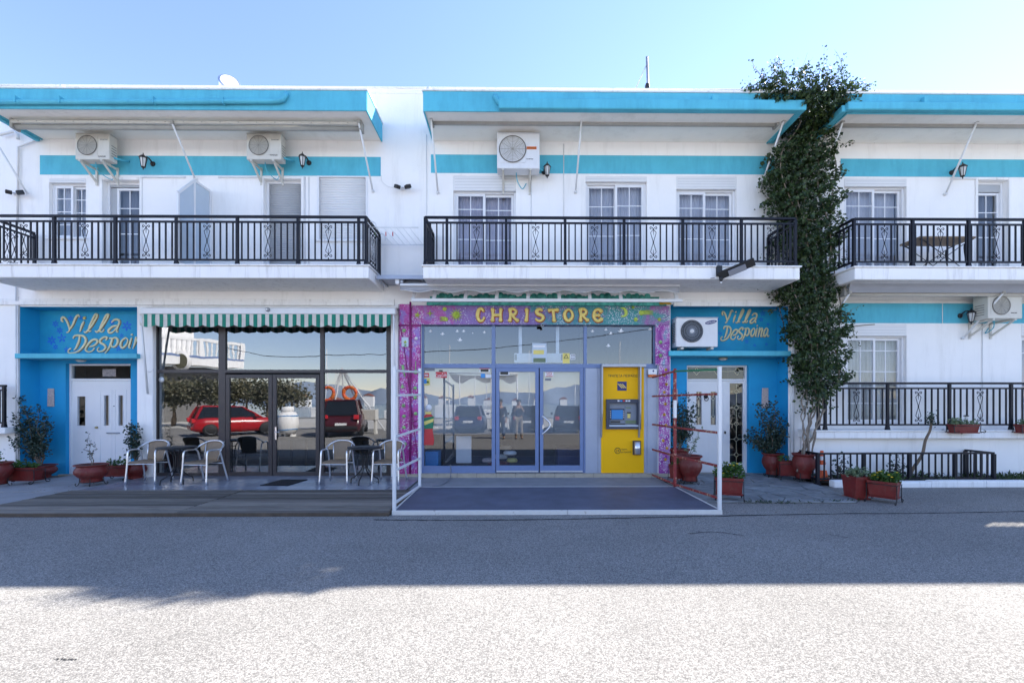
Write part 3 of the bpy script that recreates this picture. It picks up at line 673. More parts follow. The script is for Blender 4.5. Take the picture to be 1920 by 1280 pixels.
def balcony_door(par, key, boxpy, shut, dark):
    x0, x1, z0, z1 = U[key]; y = W + 0.10; fw = 0.055; zb = at(960, boxpy, W).z
    # proud surround
    MB().box(x0 - .06, x0 - .001, W - .02, W - .001, z0, z1 + .06).box(x1 + .001, x1 + .06, W - .02, W - .001, z0, z1 + .06).box(x0 - .001, x1 + .001, W - .02, W - .001, z1 + .001, z1 + .06).build('door_surround', 'white_slab', par, bevel=0.006)
    f = MB().box(x0 + .001, x0 + fw, y, y + .1, z0, z1).box(x1 - fw, x1 - .001, y, y + .1, z0, z1).box(x0 + fw, x1 - fw, y, y + .1, z1 - .05, z1 - .001)
    d = f.build('balcony_door', 'white_plastic', par, bevel=0.004)
    if shut:
        n = int((z1 - z0 - .06) / 0.048); zz0 = z0; h = (z1 - .05 - z0) / n; sl_ = None
        for i in range(n):
            z = z0 + i * h
            if sl_ is None:
                sl_ = MB().tube([(x0 + fw, y + .03, z + h / 2), (x1 - fw, y + .03, z + h / 2)], h * .52, 8, flat=.45).build('shutter_slat', 'shutter_grey', d); zs_ = z
            else: share(sl_, d, dz=z - zs_)
    else:
        B('shutter_box', 'shutter_grey', d, x0 + fw, x1 - fw, y + .01, y + .09, zb, z1 - .052, 0.004)
        sash(d, x0 + fw + dark, x1 - fw, z0 + .03, zb - .01, y + .035, rows=(.22, .5, .78), curtain='curtain_grey')
        if dark: B('half_shutter', 'shutter_grey', d, x0 + fw, x0 + fw + dark, y + .03, y + .09, z0, zb - .01, 0.004)
balcony_door(bA, 'u2', 350, False, 0.13); balcony_door(bA, 'u3', 340, True, 0); balcony_door(bB, 'r2', 352, False, 0.0)
# closed roller shutter window
x0, x1, z0, z1 = U['u4']; y = W + .03
f = MB().box(x0 + .001, x0 + .05, W - .01, y + .06, z0, z1).box(x1 - .05, x1 - .001, W - .01, y + .06, z0, z1).box(x0 + .05, x1 - .05, W - .01, y + .06, z1 - .03, z1 - .001).build('window', 'white_plastic', bA, bevel=0.004)
n = 26; h = (z1 - .03 - z0) / n; sl_ = None
for i in range(n):
    if sl_ is None: sl_ = MB().tube([(x0 + .05, y, z0 + h / 2), (x1 - .05, y, z0 + h / 2)], h * .52, 8, flat=.4).build('shutter_slat', 'shutter_white', f)
    else: share(sl_, f, dz=i * h)
MB().box(x0 - .05, x1 + .05, W - .05, W + .02, z0 - .04, z0 - .001).build('sill', 'white_slab', f, bevel=0.006)
# sliding shutter rails and flush shutter lines on the wall
for px0, px1, py, par in ((265, 348, 333, bA), (410, 490, 333, bA), (1780, 1830, 335.5, bB)):
    a = rect(px0, py - 1.6, px1, py + 1.6); B('shutter_rail', 'white_metal', par, a[0], a[1], W - .035, W - .001, a[2], a[3], 0.004)
for px, par in ((268, bA), (273, bA), (575, bA), (581, bA), (996, bA), (1058, bA), (1713, bB), (1845, bB)):
    pass
# conduits up the wall
for px, a, b, par in ((996, 330, 497, bA), (1057, 270, 420, bA), (572, 332, 495, bA), (579, 332, 495, bA), (1842, 606, 790, bB), (1767, 568, 606, bB)):
    MB().tube([at(px, a, W - .008), at(px, b, W - .008)], 0.009, 6).build('conduit', 'pipe_white', par)

# balcony divider: framed frosted panels standing between two balconies
px_w = 395; xd = X_(px_w)
ym = W - 0.52; yf = 8.97
dv = thing('balcony_divider', 'pale frosted privacy screen with sloping top standing across the left balcony', 'privacy screen', (xd, ym, SZ1))
MB().add([(xd, W - .06, SZ1 + .08), (xd, ym + .02, SZ1 + .08), (xd, ym + .02, 6.16), (xd, W - .06, 6.16), (xd + .012, W - .06, SZ1 + .08), (xd + .012, ym + .02, SZ1 + .08), (xd + .012, ym + .02, 6.16), (xd + .012, W - .06, 6.16)], [(0, 1, 2, 3), (7, 6, 5, 4), (2, 6, 7, 3), (0, 4, 5, 1), (1, 5, 6, 2), (0, 3, 7, 4)]).build('panel', 'glass_frosted', dv)
MB().add([(xd, ym - .02, SZ1 + .08), (xd, yf, SZ1 + .08), (xd, yf, 5.70), (xd, ym - .02, 6.14), (xd + .012, ym - .02, SZ1 + .08), (xd + .012, yf, SZ1 + .08), (xd + .012, yf, 5.70), (xd + .012, ym - .02, 6.14)], [(0, 1, 2, 3), (7, 6, 5, 4), (2, 6, 7, 3), (0, 4, 5, 1), (1, 5, 6, 2), (0, 3, 7, 4)]).build('panel', 'glass_frosted', dv)
for yy, zt in ((W - .03, 6.2), (ym, 6.2), (yf - .02, 5.72)): B('post', 'white_plastic', dv, xd - .01, xd + .025, yy - .025, yy + .025, SZ1, zt, 0.003)
MB().beam((xd + .006, W - .03, 6.19), (xd + .006, ym, 6.19), .035, .05).beam((xd + .006, ym, 6.19), (xd + .006, yf - .02, 5.73), .035, .05).beam((xd + .006, W - .03, SZ1 + .06), (xd + .006, yf, SZ1 + .06), .035, .05).build('frame_rail', 'white_plastic', dv)

# ------------------------------------------------------------------ entrance recesses
def recess(nr, dep, name):
    x0, x1, z0, z1 = nr
    mb = MB()
    yb = W + dep
    return x0, x1, yb
def niche(nr, dep, door, ledgepx, ledgey, sign_z):
    x0, x1, _, z1 = nr; yb = W + dep; zl = Z_(ledgey[1], W - .12)
    dx0, dx1, dz1 = door
    # back wall with the door opening, painted blue; side cheeks and ceiling
    wall_mb(x0, x1, -.01, zl + .03, yb, yb + .12, [(dx0, dx1, -.02, dz1)]).build('entrance_wall', 'deep_blue_paint', bA)
    MB().box(x0, x1, yb, yb + .12, zl + .031, z1).build('sign_wall', 'sign_blue', bA)
    for xa_, xb_ in ((x0 - .1, x0 + .004), (x1 - .004, x1 + .1)): B('entrance_cheek', 'deep_blue_paint', bA, xa_, xb_, W + .004, yb + .1, -.01, z1)
    MB().box(x0, x1, W + .004, yb + .1, z1 - .004, z1 + .1).build('entrance_ceiling', 'sign_blue', bA)
    lx0, lx1, lz0, lz1 = rect(ledgepx[0], ledgey[0], ledgepx[1], ledgey[1], W - .12)
    MB().box(lx0, lx1, W - .12, yb - .001, lz0, lz1).build('canopy_ledge', 'blue_paint', bA, bevel=0.008)
    return yb
dL = (X_(123, W + .41), X_(245, W + .41), Z_(682, W + .41)); ybL = niche(nL, 0.41, dL, (27, 256), (662.5, 671.5), 0)
dR = (X_(1288, W + .43), X_(1404, W + .43), Z_(684, W + .43)); ybR = niche(nR, 0.43, dR, (1255, 1483), (657.5, 667), 0)
def entry_door(d, yb, left):
    dx0, dx1, dz1 = d; y = yb + .10
    zt = Z_(714, y); fw = .05
    def zy(py): return Z_(py, y)
    f = MB().box(dx0 + .001, dx0 + fw, y - .02, y + .06, 0, dz1).box(dx1 - fw, dx1 - .001, y - .02, y + .06, 0, dz1).box(dx0 + fw, dx1 - fw, y - .02, y + .06, dz1 - .04, dz1 - .001).box(dx0 + fw, dx1 - fw, y - .02, y + .06, zt, zt + .05)
    dr = f.build('entrance_door', 'white_plastic', bA, bevel=0.005)
    B('transom_pane', 'window_glass', dr, dx0 + fw, dx1 - fw, y + .015, y + .021, zt + .05, dz1 - .04)
    B('door_step', 'tile_step', bA, dx0 - .08, dx1 + .08, yb - .10, yb - .003, 0, 0.035, 0.004)
    def panel_with(xa, xb, slots, name, yy):
        z0_ = 0.03; z1_ = zt - .004
        wall_mb(xa, xb, z0_, z1_, yy, yy + .045, slots).build(name, 'white_plastic', dr)
        for s_ in slots:
            B('pane', 'window_glass', dr, s_[0] - .002, s_[1] + .002, yy + .02, yy + .026, s_[2] - .002, s_[3] + .002)
            e = .012
            MB().box(s_[0] - e, s_[0], yy - .008, yy, s_[2] - e, s_[3] + e).box(s_[1], s_[1] + e, yy - .008, yy, s_[2] - e, s_[3] + e).box(s_[0], s_[1], yy - .008, yy, s_[3], s_[3] + e).box(s_[0], s_[1], yy - .008, yy, s_[2] - e, s_[2]).build('pane_bead', 'white_plastic', dr)
    return dr, y, zt, panel_with, zy
# left door: side light left, leaf with two slim panes right
dr, y, zt, pw, zy = entry_door(dL, ybL, True)
xs = X_(177, y)
pw(dL[0] + .05, xs - .006, [(X_(145.5, y), X_(160.5, y), zy(797), zy(743))], 'side_panel', y)
pw(xs + .006, dL[1] - .05, [(X_(196.5, y), X_(205, y), zy(797), zy(741)), (X_(223.5, y), X_(231.5, y), zy(797), zy(741))], 'door_leaf', y - .012)
B('leaf_gap', 'black_matte', dr, xs - .006, xs + .006, y + .03, y + .04, 0.02, zt)
for a in ((189, 730, 211, 806), (217, 730, 238, 806), (189, 815, 211, 882), (217, 815, 238, 882)):
    r_ = rect(*a, y); e = .008
    MB().box(r_[0], r_[0] + e, y - .018, y - .0125, r_[2], r_[3]).box(r_[1] - e, r_[1], y - .018, y - .0125, r_[2], r_[3]).box(r_[0] + e, r_[1] - e, y - .018, y - .0125, r_[3] - e, r_[3]).box(r_[0] + e, r_[1] - e, y - .018, y - .0125, r_[2], r_[2] + e).build('panel_moulding', 'white_plastic', dr)
MB().tube([at(200, 811.5, y - .035), at(224, 811.5, y - .035)], .014, 8).build('letter_slot', 'grey_metal', dr)
MB().lathe([(0, -.04), (.022, -.04), (.026, -.01), (.026, 0)], tuple(at(182, 801, y - .012)), 12, 'y').build('door_knob', 'brass', dr)
MB().lathe([(0, -.012), (.01, -.012), (.01, 0)], tuple(at(214, 761, y - .012)), 10, 'y').build('peephole', 'black_iron', dr)
B('glass_poster', 'ceramic', dr, X_(190, y), X_(215, y), y + .03, y + .034, zy(706), zy(692))
# right door: leaf with two arched leaded panes left, tall leaded side light right
dr, y, zt, pw, zy = entry_door(dR, ybR, False)
xs = X_(1352, y)
pw(dR[0] + .05, xs - .005, [(X_(1305, y), X_(1315, y), zy(796), zy(734)), (X_(1332, y), X_(1342, y), zy(796), zy(734))], 'door_leaf', y - .012)
pw(xs + .005, dR[1] - .05, [(X_(1368, y), X_(1393, y), zy(868), zy(718))], 'side_panel', y)
def came(pxc, pys, pxl, pxr, r=4.5, Yc=None):
    Yc = Yc or y + .012; mb = MB(); top = pys[0] - 14; bot = pys[-1] + 14; last = top
    for py in pys:
        mb.beam(at(pxc, last, Yc), at(pxc, py - r, Yc), .009, .006, (0, 1, 0)); last = py + r
        c = [at(pxc, py - r, Yc), at(pxc + r, py, Yc), at(pxc, py + r, Yc), at(pxc - r, py, Yc)]
        for i in range(4): mb.beam(c[i], c[(i + 1) % 4], .009, .006, (0, 1, 0))
        mb.beam(at(pxl, py, Yc), at(pxc - r, py, Yc), .009, .006, (0, 1, 0)).beam(at(pxc + r, py, Yc), at(pxr, py, Yc), .009, .006, (0, 1, 0))
    mb.beam(at(pxc, last, Yc), at(pxc, bot, Yc), .009, .006, (0, 1, 0))
    mb.build('lead_came', 'lead_came', dr)
came(1380.5, (734, 764, 794, 823, 852), 1368, 1393)
came(1310, (747, 781), 1305, 1315, 3.4); came(1337, (747, 781), 1332, 1342, 3.4)
yt = y + .012
for pc in (1306, 1345, 1382):
    mb = MB(); c = [at(pc, 689, yt), at(pc + 6, 696, yt), at(pc, 703, yt), at(pc - 6, 696, yt)]
    for i in range(4): mb.beam(c[i], c[(i + 1) % 4], .009, .006, (0, 1, 0))
    mb.beam(at(pc - 19, 696, yt), at(pc - 6, 696, yt), .009, .006, (0, 1, 0)).beam(at(pc + 6, 696, yt), at(pc + 19, 696, yt), .009, .006, (0, 1, 0))
    mb.build('lead_came', 'lead_came', dr)
for a in ((1298, 726, 1349, 884), (1303, 808, 1320, 876), (1328, 808, 1345, 876)):
    r_ = rect(*a, y); e = .008
    MB().box(r_[0], r_[0] + e, y - .018, y - .0125, r_[2], r_[3]).box(r_[1] - e, r_[1], y - .018, y - .0125, r_[2], r_[3]).box(r_[0] + e, r_[1] - e, y - .018, y - .0125, r_[3] - e, r_[3]).box(r_[0] + e, r_[1] - e, y - .018, y - .0125, r_[2], r_[2] + e).build('panel_moulding', 'white_plastic', dr)
kn = at(1323.5, 743, y - .02)
MB().lathe([(0, -.03), (.03, -.028), (.05, -.005), (.05, .006)], tuple(kn), 14, 'y').tube([(kn.x + .045 * math.cos(t), kn.y - .03, kn.z - .05 + .05 * math.sin(t)) for t in [i * math.pi / 8 for i in range(16)]], .009, 6, closed=True).build('door_knocker', 'black_iron', dr)
B('door_handle', 'black_iron', dr, X_(1357.5, y), X_(1359.5, y), y - .05, y - .001, zy(813), zy(808), .003)
# lamps under the ledges: flush round fittings
for px, py, yy in ((152, 676, ybL), (1356, 673, ybR)):
    c = at(px, py, yy - .16)
    t = thing('ceiling_lamp', 'flush white ceiling lamp above the %s white entrance door' % ('left' if px < 900 else 'right'), 'lamp', tuple(c))
    MB().lathe([(.0, -.035), (.05, -.03), (.085, -.01), (.09, .012), (.0, .012)], tuple(c), 20).build('lamp_shade', 'lamp_glass', t)
    MB().lathe([(.095, .010), (.10, .012), (.10, .03), (0, .03)], tuple(c), 20).build('lamp_base', 'brass', t)
    MB().box(c.x - .012, c.x + .012, c.y - .012, c.y + .012, c.z + .03, Z_(671.5 if px < 900 else 667, W - .12) + .004).build('stem', 'brass', t)
# ceramic house plaques on the blue walls
for i, (px, py, h, w_, yy, lb) in enumerate(((94, 745, 34, 13, ybL, 'tall painted ceramic plaque left of the left entrance door'), (1266, 747, 36, 11, ybR, 'speckled ceramic plaque on blue wall behind the rusty gate'), (1435, 746, 38, 13, ybR, 'ceramic plaque on blue wall right of the right entrance door'))):
    r_ = rect(px - w_ / 2, py - h / 2, px + w_ / 2, py + h / 2, yy - .03)
    o = MB().prism([(r_[0], r_[2]), (r_[1], r_[2]), (r_[1] - .006, r_[3]), (r_[0] + .012, r_[3])], yy - .03, yy - .001).build('wall_plaque', 'ceramic', bevel=0.01)
    tag(o, lb, 'plaque', 'ceramic plaques by the doors')

# tar seam along the shop fronts and a long crack
sm = MB()
def seam(pts, w, seed):
    r_ = random.Random(seed); L_ = []
    g_ = [ground(a, b) for a, b in pts]; f_ = smoothline(g_, 14)
    for i, q in enumerate(f_):
        ww = w * r_.uniform(.45, 1.3); j = r_.uniform(-.012, .012); L_ += [(q.x, q.y - ww + j, .003), (q.x, q.y + ww + j, .003)]
    o = MB().add(L_, [(2 * i, 2 * i + 2, 2 * i + 3, 2 * i + 1) for i in range(len(f_) - 1)]).build('road_seam', 'tar'); tag(o, kind='structure')
seam([(700, 974), (860, 975), (1060, 973), (1300, 968), (1560, 963), (1780, 961), (1990, 957)], .022, 1)
seam([(1290, 1000), (1340, 997), (1395, 1004)], .010, 2)
seam([(1545, 1000), (1590, 1008), (1612, 1014)], .010, 3)
seam([(105, 1234), (125, 1236), (146, 1235)], .006, 4)
# unseen blocks added beyond the right edge; their slot shapes the sun patch
nb = thing('sun_gap_blocker', 'unseen white blocks added beyond the right edge to shape the sun patch on the road', 'building', (17, W, 0))
B('lower_wall', 'white_stucco', nb, 13.02, 24, W, W + 5, -.02, 6.08); B('upper_blocker', 'white_stucco', nb, 13.02, 24, W + .002, W + .3, 6.86, 8.45); B('pier', 'white_stucco', nb, 14.2, 24, W + .004, W + .298, 6.081, 6.859)  # added blockers below, above and beside the sun slot
# ------------------------------------------------------------------ cafe glazing (brown aluminium)
YG = W + 0.10
cg = MB(); xr = lambda px: X_(px, YG); zr = lambda py: Z_(py, YG)
def bar(mb, px0, py0, px1, py1, y0=YG - .03, y1=YG + .05):
    a = rect(px0, py0, px1, py1, YG); mb.box(a[0], a[1], y0, y1, max(a[2], 0.037), a[3])
fr = MB()
for a in ((289, 606, 296, 893), (411, 606, 424, 893), (601, 606, 608, 893), (725, 606, 733, 893)): bar(fr, *a)
for a in ((296, 606, 411, 613), (424, 606, 601, 613), (608, 606, 725, 613), (296, 693, 411, 699), (424, 693, 601, 699), (608, 693, 725, 699), (296, 886, 411, 894), (608, 886, 725, 894)): bar(fr, *a)
cafe_frame = fr.build('storefront', 'brown_frame', bA, bevel=0.004)
for k, a in enumerate(((296, 613, 411, 693), (424, 613, 601, 693), (608, 613, 725, 693), (296, 699, 411, 886), (608, 699, 725, 886))):
    r_ = rect(*a, YG); o = MB().box(r_[0] - .004, r_[1] + .004, YG + .01, YG + .018, r_[2] - .004, r_[3] + .004).build('pane', 'shop_glass', cafe_frame)
for xa, xb in ((425, 511.5), (512.5, 600)):
    d = MB(); s_ = 7
    for a in ((xa, 702, xa + s_, 893), (xb - s_, 702, xb, 893), (xa + s_, 702, xb - s_, 709), (xa + s_, 884, xb - s_, 893)): bar(d, *a, YG - .038, YG + .03)
    dd = d.build('cafe_door', 'brown_frame', bA, bevel=0.004)
    r_ = rect(xa + s_, 709, xb - s_, 884, YG); MB().box(r_[0] - .004, r_[1] + .004, YG - .008, YG, r_[2] - .004, r_[3] + .004).build('pane', 'shop_glass', dd)
    if xa > 500:
        h = at(517, 812, YG - .04)
        MB().box(h.x - .018, h.x + .018, h.y - .006, h.y, h.z - .14, h.z + .14).tube([(h.x, h.y - .005, h.z + .03), (h.x, h.y - .05, h.z + .03), (h.x + .11, h.y - .05, h.z + .03)], .010, 8).build('door_handle', 'steel', dd, bevel=0.002)
# cafe interior: tables and chairs in the dark, a ceiling light strip
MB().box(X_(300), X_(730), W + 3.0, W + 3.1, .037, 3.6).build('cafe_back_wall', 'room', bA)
o = MB().lathe([(0, 0), (.055, 0), (.06, -.004), (0, -.006)], tuple(at(303, 711.5, YG + .006)), 20, 'y').build('round_sticker', 'sticker_white', cafe_frame)
for i, (px, yy) in enumerate(((340, 11.1), (560, 11.4), (660, 11.0))):
    x = X_(px, yy)
    t = thing('wooden_table', ('wooden table dimly seen inside the cafe, left pane', 'wooden table dimly seen behind the cafe door', 'wooden table dimly seen inside the cafe, right pane')[i], 'table', (x, yy, .037), 'tables inside the cafe')
    B('table_top', 'wood_edge', t, x - .4, x + .4, yy - .4, yy + .4, .74, .77, .006)
    for sx in (-.34, .34):
        for sy in (-.34, .34): B('leg', 'wood_edge', t, x + sx - .025, x + sx + .025, yy + sy - .025, yy + sy + .025, .0, .74)

# doormat before the cafe doors
a = ground(487, 910, .04); b = ground(540, 910, .04); c = ground(577, 899, .04); d = ground(528, 899, .04)
o = MB().slab([(a.x, a.y), (b.x, b.y), (c.x, c.y), (d.x, d.y)], .038, .05).build('doormat', 'doormat', bevel=.003)
tag(o, 'black rubber doormat on tiles before the brown cafe doors', 'doormat')

# ------------------------------------------------------------------ shop glazing (blue aluminium)
YS = W + 0.08
def sbar(mb, px0, py0, px1, py1, y0=YS - .03, y1=YS + .05):
    a = rect(px0, py0, px1, py1, YS); mb.box(a[0], a[1], y0, y1, a[2], a[3])
fr = MB()
for a in ((789, 606, 795, 887), (922, 606, 929, 887), (1094, 606, 1100, 690), (1094, 690, 1098, 887), (1225, 606, 1234, 690)): sbar(fr, *a)
for a in ((795, 604, 922, 611), (929, 604, 1094, 611), (1100, 604, 1225, 611), (795, 682, 922, 690), (929, 682, 1094, 690), (1100, 682, 1225, 690), (795, 873, 922, 887)): sbar(fr, *a)
shop_frame = fr.build('storefront', 'blue_frame', bA, bevel=0.004)
for a in ((795, 611, 922, 682), (929, 611, 1094, 682), (1100, 611, 1225, 682), (795, 690, 922, 873)):
    r_ = rect(*a, YS); MB().box(r_[0] - .004, r_[1] + .004, YS + .01, YS + .018, r_[2] - .004, r_[3] + .004).build('pane', 'store_glass', shop_frame)
for xa, xb in ((930, 1010), (1012, 1093.5)):
    d = MB(); s_ = 6.5
    for a in ((xa, 690, xa + s_, 885), (xb - s_, 690, xb, 885), (xa + s_, 690, xb - s_, 697), (xa + s_, 872, xb - s_, 885)): sbar(d, *a, YS - .036, YS + .03)
    dd = d.build('shop_door', 'blue_frame', bA, bevel=0.004)
    r_ = rect(xa + s_, 697, xb - s_, 872, YS); MB().box(r_[0] - .004, r_[1] + .004, YS - .008, YS, r_[2] - .004, r_[3] + .004).build('pane', 'store_glass', dd)
    r_ = rect(xa + 1, 882, xb - 1, 884.5, YS - .04); B('kick_strip', 'aluminium', dd, r_[0], r_[1], YS - .045, YS - .037, r_[2], r_[3])
    if xa > 1000:
        pts = [at(1017, 781, YS - .04), at(1019, 781, YS - .09), at(1032, 796, YS - .10), at(1019, 812, YS - .09), at(1017, 812, YS - .04)]
        MB().tube(smoothline(pts, 4), .016, 8).build('door_handle', 'aluminium', dd)
        c = at(1018, 800, YS - .04); MB().box(c.x - .014, c.x + .014, c.y - .012, c.y, c.z - .05, c.z + .05).build('lock_plate', 'steel', dd, bevel=.002)
# tiled step under the shop front
st = MB().box(X_(748), X_(1257), W - .05, W + .16, 0.005, Z_(887, W)).build('shop_step', 'mortar', bA)
tile = None; n = 14; x0 = X_(748); dx = (X_(1257) - x0) / n
for i in range(n):
    if tile is None: tile = MB().box(x0 + .003, x0 + dx - .003, W - .062, W - .048, .012, Z_(887, W) - .012).build('step_tile', 'tile_step', st, bevel=.002)
    else: share(tile, st, i * dx)
tile = None
for i in range(n):
    if tile is None: tile = MB().box(x0 + .003, x0 + dx - .003, W - .065, W + .05, Z_(887, W) - .011, Z_(887, W) + .001).build('step_tile', 'tile_step', st, bevel=.002)
    else: share(tile, st, i * dx)
# grey cladding panels beside the cash machine
for a in ((1098, 690, 1121, 887), (1121.4, 690, 1128, 887), (1207, 690, 1213, 887), (1213.4, 690, 1233.5, 887)):
    r_ = rect(*a, W + .03); B('cladding_panel', 'grey_panel', bA, r_[0], r_[1], W + .03, W + .07, r_[2], r_[3], .003)
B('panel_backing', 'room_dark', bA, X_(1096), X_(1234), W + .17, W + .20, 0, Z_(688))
# venetian blinds behind the lower panes
for px0, px1 in ((796, 921), (937, 1003), (1019, 1087)):
    mb = MB(); x0, x1 = X_(px0, YS + .12), X_(px1, YS + .12); z = Z_(690, YS); zb = Z_(812, YS)
    while z > zb:
        mb.beam((x0, YS + .12, z), (x1, YS + .12, z), .026, .0016, (0, .92, .39)); z -= .0235
    mb.box(x0, x1, YS + .105, YS + .135, zb - .02, zb - .004)
    tag(mb.build('blind', 'blind', bA), kind='stuff')
# shop interior: ceiling frame, counter, stacked goods
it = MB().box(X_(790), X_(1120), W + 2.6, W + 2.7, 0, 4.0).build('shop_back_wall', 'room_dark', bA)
def shopbox(name, px0, py0, px1, py1, yy, d, mat, label, cat):
    r_ = rect(px0, py0, px1, py1, yy); o = MB().box(r_[0], r_[1], yy, yy + d, r_[2], r_[3]).build(name, mat, bevel=.01); return tag(o, label, cat)
shopbox('display_case', 797, 846, 822, 876, W + .3, .4, 'sticker_blue', 'blue display case low behind the shop window', 'display case')
shopbox('cardboard_sheet', 855, 817, 884, 868, W + .45, .03, 'sticker_white', 'white board leaning behind the left shop pane', 'board')
shopbox('paper_box', 834, 816, 851, 829, W + .5, .3, 'awning_white', 'small white box on shelf behind the left shop pane', 'box')
shopbox('chest_freezer', 1045, 840, 1090, 876, W + 1.1, .6, 'logo_blue', 'dark blue chest freezer behind the right shop door', 'freezer')
t = thing('goods_pile', 'pile of folded goods on a stand behind the shop door', 'goods pile', tuple(at(945, 873, W + .5)))
for k, (px, py, w_, m_) in enumerate(((915, 862, 22, 'ceramic'), (938, 855, 26, 'awning_cream'), (956, 848, 24, 'sticker_white'), (948, 838, 22, 'wicker'), (935, 868, 40, 'pot_red'), (960, 862, 20, 'sticker_yellow'))):
    c = at(px, py, W + .5); MB().lathe([(0, -.05), (w_ * .006, -.045), (w_ * .0065, 0), (w_ * .005, .04), (0, .05)], tuple(c), 14).build('bundle', m_, t)
MB().lathe([(.0, 0), (.28, 0), (.28, .05), (.03, .06), (.03, .16), (.0, .16)], (at(945, 870, W + .6).x, W + .6, 0.0), 16).build('stand', 'black_matte', t)
# air curtain unit and poster behind the top pane over the door
t = thing('air_curtain', 'white unit on two white posts behind the pane above the shop doors', 'air curtain', tuple(at(1010, 680, W + .35)))
for px in (975.5, 1045.5):
    r_ = rect(px - 3, 606, px + 3, 680, W + .35); B('post', 'white_plastic', t, r_[0], r_[1], W + .35, W + .40, r_[2], r_[3])
r_ = rect(964, 662, 1058, 680, W + .32); B('casing', 'white_plastic', t, r_[0], r_[1], W + .32, W + .349, r_[2], r_[3], .006)
for px in (967, 1054): r_ = rect(px - 2, 664, px + 2, 675, W + .31); B('vent', 'ac_grille', t, r_[0], r_[1], W + .31, W + .318, r_[2], r_[3])
def sticker(px0, py0, px1, py1, mat, label, name='window_sticker', yy=None, cat='sticker', rows=()):
    yy = yy if yy is not None else YS + .004
    r_ = rect(px0, py0, px1, py1, yy)
    t = thing(name, label, cat, ((r_[0] + r_[1]) / 2, yy, r_[2]))
    B('sheet', mat, t, r_[0], r_[1], yy, yy + .003, r_[2], r_[3])
    for (a, b, c, d, m_) in rows:
        q = rect(a, b, c, d, yy); B('print', m_, t, q[0], q[1], yy - .002, yy - .0005, q[2], q[3])
    return t
sticker(998, 643, 1025, 680, 'glass_frosted', 'pale blue poster stuck on the pane above the shop doors', 'poster', cat='poster', rows=((1000, 656, 1020, 664, 'sticker_yellow'), (1000, 647, 1022, 651, 'sticker_white'), (1000, 671, 1023, 679, 'succulent_leaf')))
t = sticker(1055, 662, 1068, 681, 'sticker_yellow', 'yellow warning triangle notice on pane above the shop doors', 'warning_notice', cat='notice')
c = at(1061.5, 669, YS); tri = [(c.x - .06, c.z - .035), (c.x + .06, c.z - .035), (c.x, c.z + .065)]
tri2 = [(c.x - .038, c.z - .023), (c.x + .038, c.z - .023), (c.x, c.z + .04)]
MB().prism(tri, YS + .000, YS + .003).build('triangle', 'ink', t); MB().prism(tri2, YS - .002, YS - .0005).build('triangle_centre', 'sticker_yellow', t)
sticker(1069.5, 664, 1078.5, 674, 'sticker_white', 'small white symbols notice beside the yellow triangle notice', 'symbols_notice', cat='notice', rows=((1071, 665, 1073.5, 668, 'ink_grey'), (1075, 665, 1077.5, 668, 'ink_grey'), (1071, 670, 1073.5, 673, 'ink_grey'), (1075, 670, 1077.5, 673, 'ink_grey')))
t = sticker(817, 697, 838, 708, 'sticker_red', 'red drink sign with white script on the left shop pane', 'drink_sign', cat='sign', rows=((823, 693.5, 830, 696.5, 'ink'),))
text('script', 'Coca-Cola', 827, 703, YS + .002, 7, 'sticker_white', t, wpx=20, rot=.12)
t = sticker(794.5, 699, 804.5, 707, 'sticker_red', 'red no-entry round sticker on the left shop pane', 'no_entry_sticker', rows=((796, 702, 803, 704.2, 'sticker_white'),))
t = sticker(793, 708.5, 806, 722, 'sticker_yellow', 'small yellow picture card on the left shop pane', 'picture_card', cat='card', rows=((794, 710, 800, 719, 'sticker_blue'), (800, 714, 804, 718, 'herb_leaf')))
t = sticker(795, 690.5, 815, 695, 'ink_grey', 'dark strip of lettering at top of the left shop pane', 'lettering_strip')
for px0, lb in ((899, 'black red-topped card on the left shop pane'), (936, 'black red-topped card on the left shop door'),):
    sticker(px0, 689.5 if px0 < 920 else 694.5, px0 + 19, 697 if px0 < 920 else 703, 'sticker_white', lb, 'black_card', cat='card', yy=YS + .004 if px0 < 920 else YS - .012, rows=((px0, 689.5 if px0 < 920 else 694.5, px0 + 19, 691.5 if px0 < 920 else 696.5, 'sticker_red'), (px0 + 2, 692 if px0 < 920 else 697, px0 + 17, 696.5 if px0 < 920 else 702, 'ink')))
sticker(901.5, 700, 909.5, 708, 'sticker_blue', 'square sky-blue sticker on the left shop pane', 'blue_sticker')
sticker(910.5, 702, 921.5, 708, 'sticker_white', 'white strip sticker beside the sky-blue one', 'white_sticker')
t = sticker(1022, 696, 1037.5, 706, 'sticker_white', 'white sticker with red lettering on the right shop door', 'red_lettered_sticker', yy=YS - .012, rows=((1023, 704.5, 1036.5, 705.7, 'sticker_red'), (1023, 696.4, 1036.5, 697.4, 'sticker_red')))
text('lettering', 'VISA', 1030, 700.8, YS - .014, 4.6, 'sticker_red', t, wpx=11)
sticker(1022, 709, 1033, 713.5, 'ink_grey', 'small grey lettering under the red sticker on the shop door', 'grey_sticker', yy=YS - .012)
